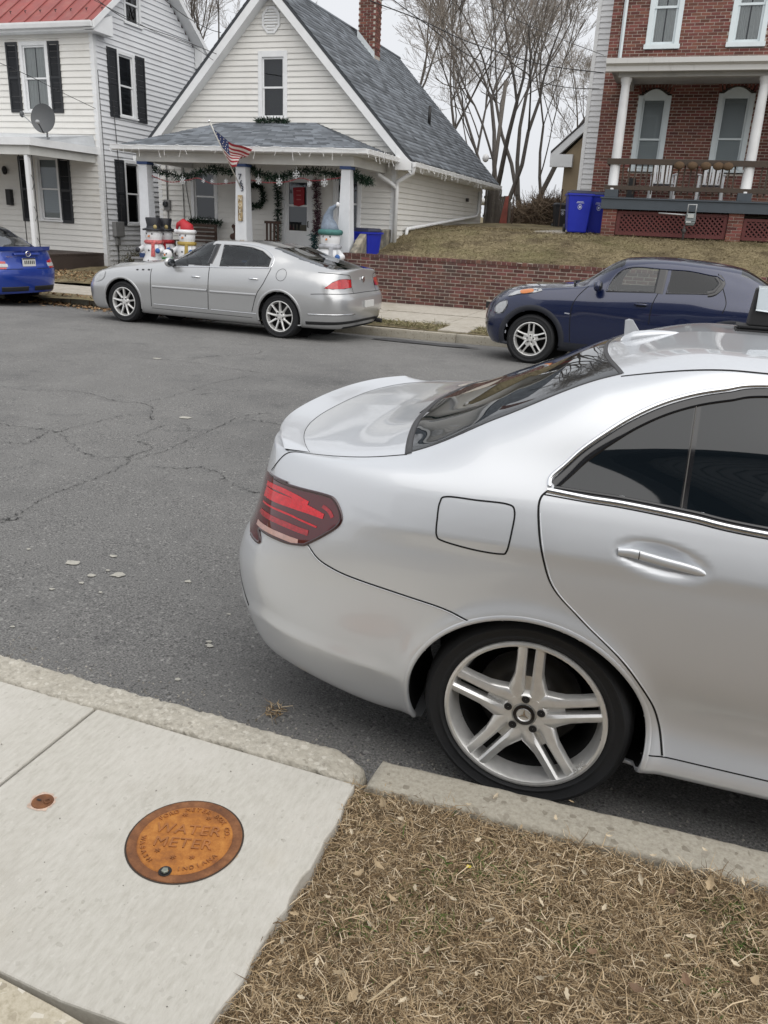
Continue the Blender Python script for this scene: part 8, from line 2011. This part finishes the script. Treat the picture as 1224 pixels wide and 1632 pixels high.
# shrub at the corner of the white house
def shrub(c, r, h, n, lab, name='shrub', m=None, tw=60):
    t = thing(name, lab, 'shrub', tuple(c)); b = MB()
    for i in range(tw):
        q, e = RNG.uniform(0, 6.28), RNG.uniform(.3, 1.4); L_ = h * RNG.uniform(.6, 1.1); d = np.array((math.cos(q) * math.cos(e) * r / h, math.sin(q) * math.cos(e) * r / h, math.sin(e)))
        b.tube([c, c + d * L_ * .5 + RNG.normal(0, .03, 3), c + d * L_], [.012, .008, .003], 4, False)
    o = b.build('stem', mat('stem_brown', (.09, .065, .045), .9), t); o['kind'] = 'stuff'
    P = c + np.stack([RNG.normal(0, r * .5, n), RNG.normal(0, r * .5, n), np.abs(RNG.normal(h * .45, h * .28, n))], 1); d = RNG.normal(0, 1, (n, 3)); q = np.cross(d, RNG.normal(0, 1, (n, 3))); d /= np.linalg.norm(d, axis=1, keepdims=True); q /= np.linalg.norm(q, axis=1, keepdims=True)
    V = np.stack([P - q * .010, P + q * .010, P + d * .07], 1).reshape(-1, 3); o = np_mesh('foliage', V, np.arange(3 * n).reshape(-1, 3), m or blade_mat('dry_shrub', [(0, (.03, .035, .022)), (.5, (.08, .08, .05)), (1, (.17, .15, .10))]), t); o['kind'] = 'stuff'
shrub(onY(220, 418, 17.9) * [1, 1, 0] + np.array((0, 0, .25)), .42, .55, 1500, 'low scraggly grey green shrub between the two white houses')
# ================================================================== bare trees, sheds and wires behind
bark = mat('bark', (.10, .09, .082), .95, var=.3, vscale=6, bump=.4, bscale=20); twig_m = mat('twig_bark', (.23, .20, .17), .95)
def tubes_np(P0, P1, R0, R1, n):
    D = P1 - P0; D = D / np.maximum(np.linalg.norm(D, axis=1, keepdims=True), 1e-9); A = np.where(np.abs(D[:, 2:3]) < .9, [[0, 0, 1.]], [[1., 0, 0]]); U = np.cross(D, A); U /= np.linalg.norm(U, axis=1, keepdims=True); W = np.cross(D, U)
    k = np.arange(n) * 2 * math.pi / n; ring = U[:, None] * np.cos(k)[None, :, None] + W[:, None] * np.sin(k)[None, :, None]
    V = np.concatenate([P0[:, None] + ring * R0[:, None, None], P1[:, None] + ring * R1[:, None, None]], 1).reshape(-1, 3)
    b = np.arange(len(P0))[:, None, None] * 2 * n; i = np.arange(n); F = np.stack([i, (i + 1) % n, n + (i + 1) % n, n + i], 1)[None] + b
    return V, F.reshape(-1, 4)
def tree(base, stems, hgt, lab, seed, rad=.22, spread=.35, maxd=5, dens=.68):
    rng = random.Random(seed); segs = [[], []]
    t = thing('bare_tree', lab, 'tree', tuple(base), 'bare trees behind the houses')
    def grow(p, d, L_, r, dep):
        n = 4 if dep < 3 else 3 if dep < 5 else 2; q = p
        for i in range(n):
            d = (d + Vector((rng.gauss(0, .11), rng.gauss(0, .11), rng.gauss(.05, .07)))).normalized(); e = q + d * (L_ / n); ra, rb = r * (1 - .42 * i / n), r * (1 - .42 * (i + 1) / n)
            segs[0 if dep < 3 else 1].append((q[:], e[:], ra, rb)); q = e
            if dep < maxd and i >= (1 if dep < 2 else 0):
                for _ in range((1 if rng.random() < .75 * dens else 0) + (1 if dep >= 2 and rng.random() < .62 * dens else 0)):
                    a = rng.uniform(0, 6.283); s = rng.uniform(.4, 1.0); o = d.orthogonal().normalized(); o.rotate(Matrix.Rotation(a, 3, d)); nd = (d * math.cos(s) + o * math.sin(s) + Vector((0, 0, .12))).normalized()
                    grow(q, nd, L_ * rng.uniform(.45, .72), rb * rng.uniform(.42, .66), dep + 1)
        if dep < maxd:
            for _ in range(2): grow(q, (d + Vector((rng.gauss(0, .3), rng.gauss(0, .3), .1))).normalized(), L_ * rng.uniform(.5, .72), rb * .78, dep + 1)
    for k in range(stems):
        a = 6.283 * k / stems + rng.uniform(-.5, .5); d = Vector((math.cos(a) * spread * rng.uniform(.4, 1.2), math.sin(a) * spread * .7, 1)).normalized()
        grow(Vector(base) + Vector((math.cos(a) * rad * .6, math.sin(a) * rad * .6, 0)), d, hgt * rng.uniform(.34, .44), rad * rng.uniform(.6, 1) / (1 if stems == 1 else 1.25), 0)
    for nm, s, n, m, mn in (('trunk', segs[0], 7, bark, .02), ('crown', segs[1], 3, twig_m, .0055)):
        A = np.array([x[0] for x in s]); B = np.array([x[1] for x in s]); r0 = np.maximum([x[2] for x in s], mn); r1 = np.maximum([x[3] for x in s], mn)
        V, F = tubes_np(A, B, r0, r1, n); np_mesh(nm, V, F, m, t, True)
    return len(segs[1])
def gb(px, Y, z=1.9): p = onY(px, 330, Y); return (p[0], Y, z)
tc = [tree(gb(795, 34), 4, 12.5, 'tall bare tree with several leaning stems right behind the wooden fence', 3, .15, .55), tree(gb(838, 37), 3, 12.5, 'tall bare tree with a low forked trunk behind the brush', 5, .16, .5),
      tree(gb(876, 41), 2, 11, 'bare tree standing next to the tan stucco building', 8, .15, .45), tree(gb(655, 40), 2, 14.5, 'pale bare tree rising behind the cottage chimney', 12, .16, .25), tree(gb(735, 46), 2, 14.5, 'slender bare tree farther back between cottage and fence', 21, .15, .22),
      tree(gb(318, 34, 1.5), 4, 13, 'bare tree showing between the two white houses', 17, .15, .28), tree(gb(940, 60), 2, 13, 'distant bare tree beyond the tan stucco building', 31, .25, .3, 5)]
print('TWIGS', tc)
# tan building, fence, brush, pole, small bin
def tan_building():
    Y = 30.0; t = thing('tan_building', 'tan stucco outbuilding with a white gable edge behind the brick house', 'building', (-3, Y, 1.9)); st = mat('stucco_tan', (.30, .235, .155), .9, var=.15, vscale=1.5, bump=.2, bscale=60)
    e = onY(887, 240, Y); x0 = onY(892, 330, Y)[0]; rk = onY(950, 178, Y); sl = (rk[2] - e[2]) / (rk[0] - e[0]); xr = x0 + 3.2; zr = e[2] + sl * 3.2
    b = MB(); b.prism([(x0, 1.5), (x0 + 6.4, 1.5), (x0 + 6.4, e[2] - .1), (xr, zr - .1), (x0, e[2] - .1)], Y, Y + 6, 1); b.build('wall', st, t)
    for sg, xa in ((1, e[0] - .15), (-1, x0 + 6.8)):
        b = MB(); q = [(xa, e[2] - .12), (xr, zr + .05), (xr, zr - .22), (xa, e[2] - .40)]; b.prism(q, Y - .25, Y - .02, 1); b.build('rake_board', MATS['white_trim'], t)
        b = MB(); q = [(xa, e[2] - .11), (xr, zr + .06), (xr, zr + .13), (xa, e[2] - .04)]; b.prism(q, Y - .27, Y + 6, 1); b.build('roof', mat('old_iron', (0, 0, 0)), t)
    b = MB(); b.box(e[0] - .14, x0 + .28, Y - .26, Y - .01, e[2] - .52, e[2] - .13); b.build('eave_return', MATS['white_trim'], t)
    c = onY(946, 172, Y); b = MB(); b.box(c[0] - .05, c[0] + .5, Y + 1, Y + 1.5, c[2] - .6, c[2] + .25); b.build('chimney', mat('cement_dark', (.16, .15, .14), .9), t)
tan_building()
t = thing('wooden_fence', 'weathered grey wooden picket fence behind the cottage', 'fence', (-5.5, 29, 1.9)); fg = mat('fence_grey', (.13, .115, .10), .9, rnd=.3, var=.25, vscale=8)
for k in range(13):
    p = onY(771 + 3.3 * k, 355, 29.0); b = MB(); h_ = RNG.uniform(.85, 1.2) if k < 8 else RNG.uniform(.7, 1.0); b.box(p[0] - .032, p[0] + .032, 29, 29.03, 1.75, 1.9 + h_); b.build('picket', fg, t)
for z in (2.1, 2.7): p, q = onY(769, 340, 29), onY(814, 340, 29); b = MB(); b.box(p[0], q[0], 29.031, 29.07, z, z + .08); b.build('fence_rail', fg, t)
p = onY(801, 358, 28.6); b = MB(); b.hexa([(p[0] - .16, 28.6, 1.75), (p[0] + .12, 28.6, 1.75), (p[0] - .16, 28.7, 1.75), (p[0] + .12, 28.7, 1.75), (p[0] + .02, 28.6, 2.75), (p[0] + .12, 28.6, 2.8), (p[0] + .02, 28.7, 2.75), (p[0] + .12, 28.7, 2.8)]); tag(b.build('red_board', mat('faded_red', (.25, .07, .055), .8, var=.3, vscale=6), None, bevel=.01), 'faded red board leaning against the wooden fence', 'board')
for px, lab in ((815, 'thin rusty iron post in front of the brush'), (942 - 52, 'thin rusty iron post in front of the small black bin')):
    p = onY(px, 360, 28.2); b = MB(); b.tube([(p[0], 28.2, 1.7), (p[0], 28.2, 3.0)], .02, 6); b.tube([(p[0], 28.2, 2.98), (p[0], 28.2, 3.03)], .03, 6); tag(b.build('iron_post', mat('rust_post', (.07, .045, .035), .8)), lab, 'post')
brm = blade_mat('brush_twigs', [(0, (.07, .05, .035)), (.5, (.17, .125, .09)), (1, (.28, .22, .16))])
def brush(x0, x1, Y, zt, n, lab):
    a, c = onY(x0, 350, Y)[0], onY(x1, 350, Y)[0]; x = RNG.uniform(a, c, n); y = Y + RNG.normal(0, .5, n); z = 1.8 + RNG.uniform(0, 1, n)**1.2 * (zt - 1.8) * (.8 + .2 * np.sin(x * 2.3)); d = RNG.normal(0, 1, (n, 3)); d[:, 2] = np.abs(d[:, 2]) * .8; d /= np.linalg.norm(d, axis=1, keepdims=True); L_ = RNG.uniform(.2, .7, n)
    P0 = np.stack([x, y, z - .1], 1); P1 = P0 + d * L_[:, None]; V, F = tubes_np(P0, P1, np.full(n, .010), np.full(n, .004), 3); o = np_mesh('brush', V, F, brm); tag(o, lab, 'brush', kind='stuff')
brush(806, 892, 30.5, 2.85, 4200, 'tangle of brown leafless brush behind the fence'); brush(868, 905, 31.5, 2.8, 1800, 'darker tangle of brush beside the tan stucco building')
shrub(np.array(onY(885, 352, 30.2)) * [1, 1, 0] + np.array((0, 0, 1.75)), .5, .8, 1500, 'dark evergreen bush beside the small black bin', 'bush', blade_mat('dark_bush', [(0, (.010, .016, .010)), (.7, (.025, .038, .022)), (1, (.06, .075, .05))]), 20)
p = onY(893, 352, 28.8); bin_(p[0], 28.8, 1.78, R(20), 'small black bin standing at the corner of the tan stucco building', .5, .5, .85, 'bin_black')
p = onY(781, 300, 31); t = thing('lamp_post', 'thin grey wooden post with a white globe lamp behind the cottage', 'post', (p[0], 31, 1.9)); tube_part('post', [(p[0], 31, 1.8), (p[0] + .25, 31, 6.6)], .07, fg, t); b = MB(); q = onY(774, 252, 30.9); b.ball(q, .12, .12, .14, 12, 8); b.build('globe', mat('globe_white', (.7, .7, .7), .3), t, True); tube_part('bracket', [q, q + np.array((.2, .05, .0))], .02, MATS['black_plastic'], t)
b = MB(); q = onY(780, 322, 33.5); b.ball((q[0], 33.5, q[2]), .6, .35, .14, 16, 8); tag(b.build('garden_canopy', mat('canopy_white', (.68, .68, .66), .6), None, True), 'white domed canopy top showing above the brush', 'canopy')
# path slab next to the bins
b = MB(); a, c = onZ(895, 366, 1.70), onZ(905, 372, 1.70); b.hexa([(-3.6, 21.1, 1.60), (-2.85, 20.9, 1.60), (-3.4, 23.6, 1.62), (-2.7, 23.6, 1.62), (-3.6, 21.1, 1.715), (-2.85, 20.9, 1.715), (-3.4, 23.6, 1.775), (-2.7, 23.6, 1.775)]); o = b.build('path', MATS['far_concrete']); o['kind'] = 'structure'
# wires
wm = mat('wire_black', (.02, .02, .022), .6)
def wire(pts, lab, r=.011):
    P = smooth_line([onY(x, y, Y) for x, y, Y in pts], 60); b = MB(); b.tube(P, r, 5); tag(b.build('overhead_wire', wm, None, True), lab, 'wire', 'overhead wires')
wire([(560, -18, 15.5), (588, 0, 16), (673, 33, 17.5), (747, 67, 19), (841, 97, 20.5), (901, 109, 21.5), (962, 116, 22.45)], 'thick overhead wire running to the brick house porch gutter')
wire([(590, -30, 15.5), (627, 0, 16.2), (680, 39, 17.5), (747, 88, 19), (831, 123, 20.5), (901, 139, 21.7), (955, 141.6, 23.4)], 'overhead wire reaching the sided wing below the gutter wire', .009)
wire([(780, 10, 19), (866, 51, 21), (962, 88, 23.4)], 'short overhead wire reaching the top of the sided wing', .007)
wire([(130, -20, 14.5), (200, 30, 16.2), (285, 62, 17.8), (345, 86, 18.95)], 'overhead wire crossing the white house gable to the cottage rake', .008)
wire([(240, -20, 15), (290, 22, 17), (330, 45, 18.3), (352, 52, 18.95)], 'upper overhead wire ending on the cottage rake', .008)
wire([(-30, 88, 15), (40, 118, 16.5), (100, 148, 17.7), (152, 173, 18.65)], 'slack overhead wire ending at the corner board of the white house', .007)
wire([(150, 0, 15.2), (250, 52, 17), (300, 70, 18), (340, 96, 18.95)], 'thin slack overhead wire just below the gable crossing wire', .006)
# house behind the photographer, seen in the reflections of the silver sedan
def near_house():
    Y = -5.6; t = thing('grey_sided_house', 'grey sided house with dark roof across the pavement behind the photographer', 'house', (2, Y, .1)); m = mat('grey_siding', (.33, .34, .35), .7)
    b = MB()
    for k in range(53): z = .5 + .15 * k; b.hexa([(-5, Y - .1, z), (8, Y - .1, z), (-5, Y + .03, z), (8, Y + .03, z), (-5, Y - .1, z + .15), (8, Y - .1, z + .15), (-5, Y + .005, z + .15), (8, Y + .005, z + .15)])
    o = b.build('wall', m, t); o['kind'] = 'stuff'
    b = MB(); b.box(-5, 8, Y - 7, Y - .101, .0, 8.4); b.build('wall_core', m, t); b = MB(); b.box(-5.1, 8.1, Y - .2, Y + .08, .0, .5); b.build('foundation', MATS['foundation'], t)
    b = MB(); b.prism([(Y + .4, 8.75), (Y - 3.6, 9.4), (Y - 7.6, 8.75), (Y - 7.6, 8.45), (Y + .4, 8.45)], -5.4, 8.4, 0); b.build('roof', MATS['roof_felt'], t)
    for x in (-3.5, -.8, 1.9, 4.8):
        for z in (1.3, 4.0, 6.5):
            w = window(t, 'yb', Y, x, x + .9, z, z + 1.4, MATS['white_trim'], .1, inside='dark', glassm='window_glass_dark')
    b = MB(); b.box(-5, 8, Y + .1, Y + 2.2, 2.95, 3.15); b.build('porch_roof', MATS['roof_felt'], t)
    for x in (-4.8, -.6, 3.6, 7.8): b = MB(); b.box(x - .08, x + .08, Y + 2.0, Y + 2.16, .0, 2.949); b.build('porch_post', MATS['white_trim'], t)
near_house()
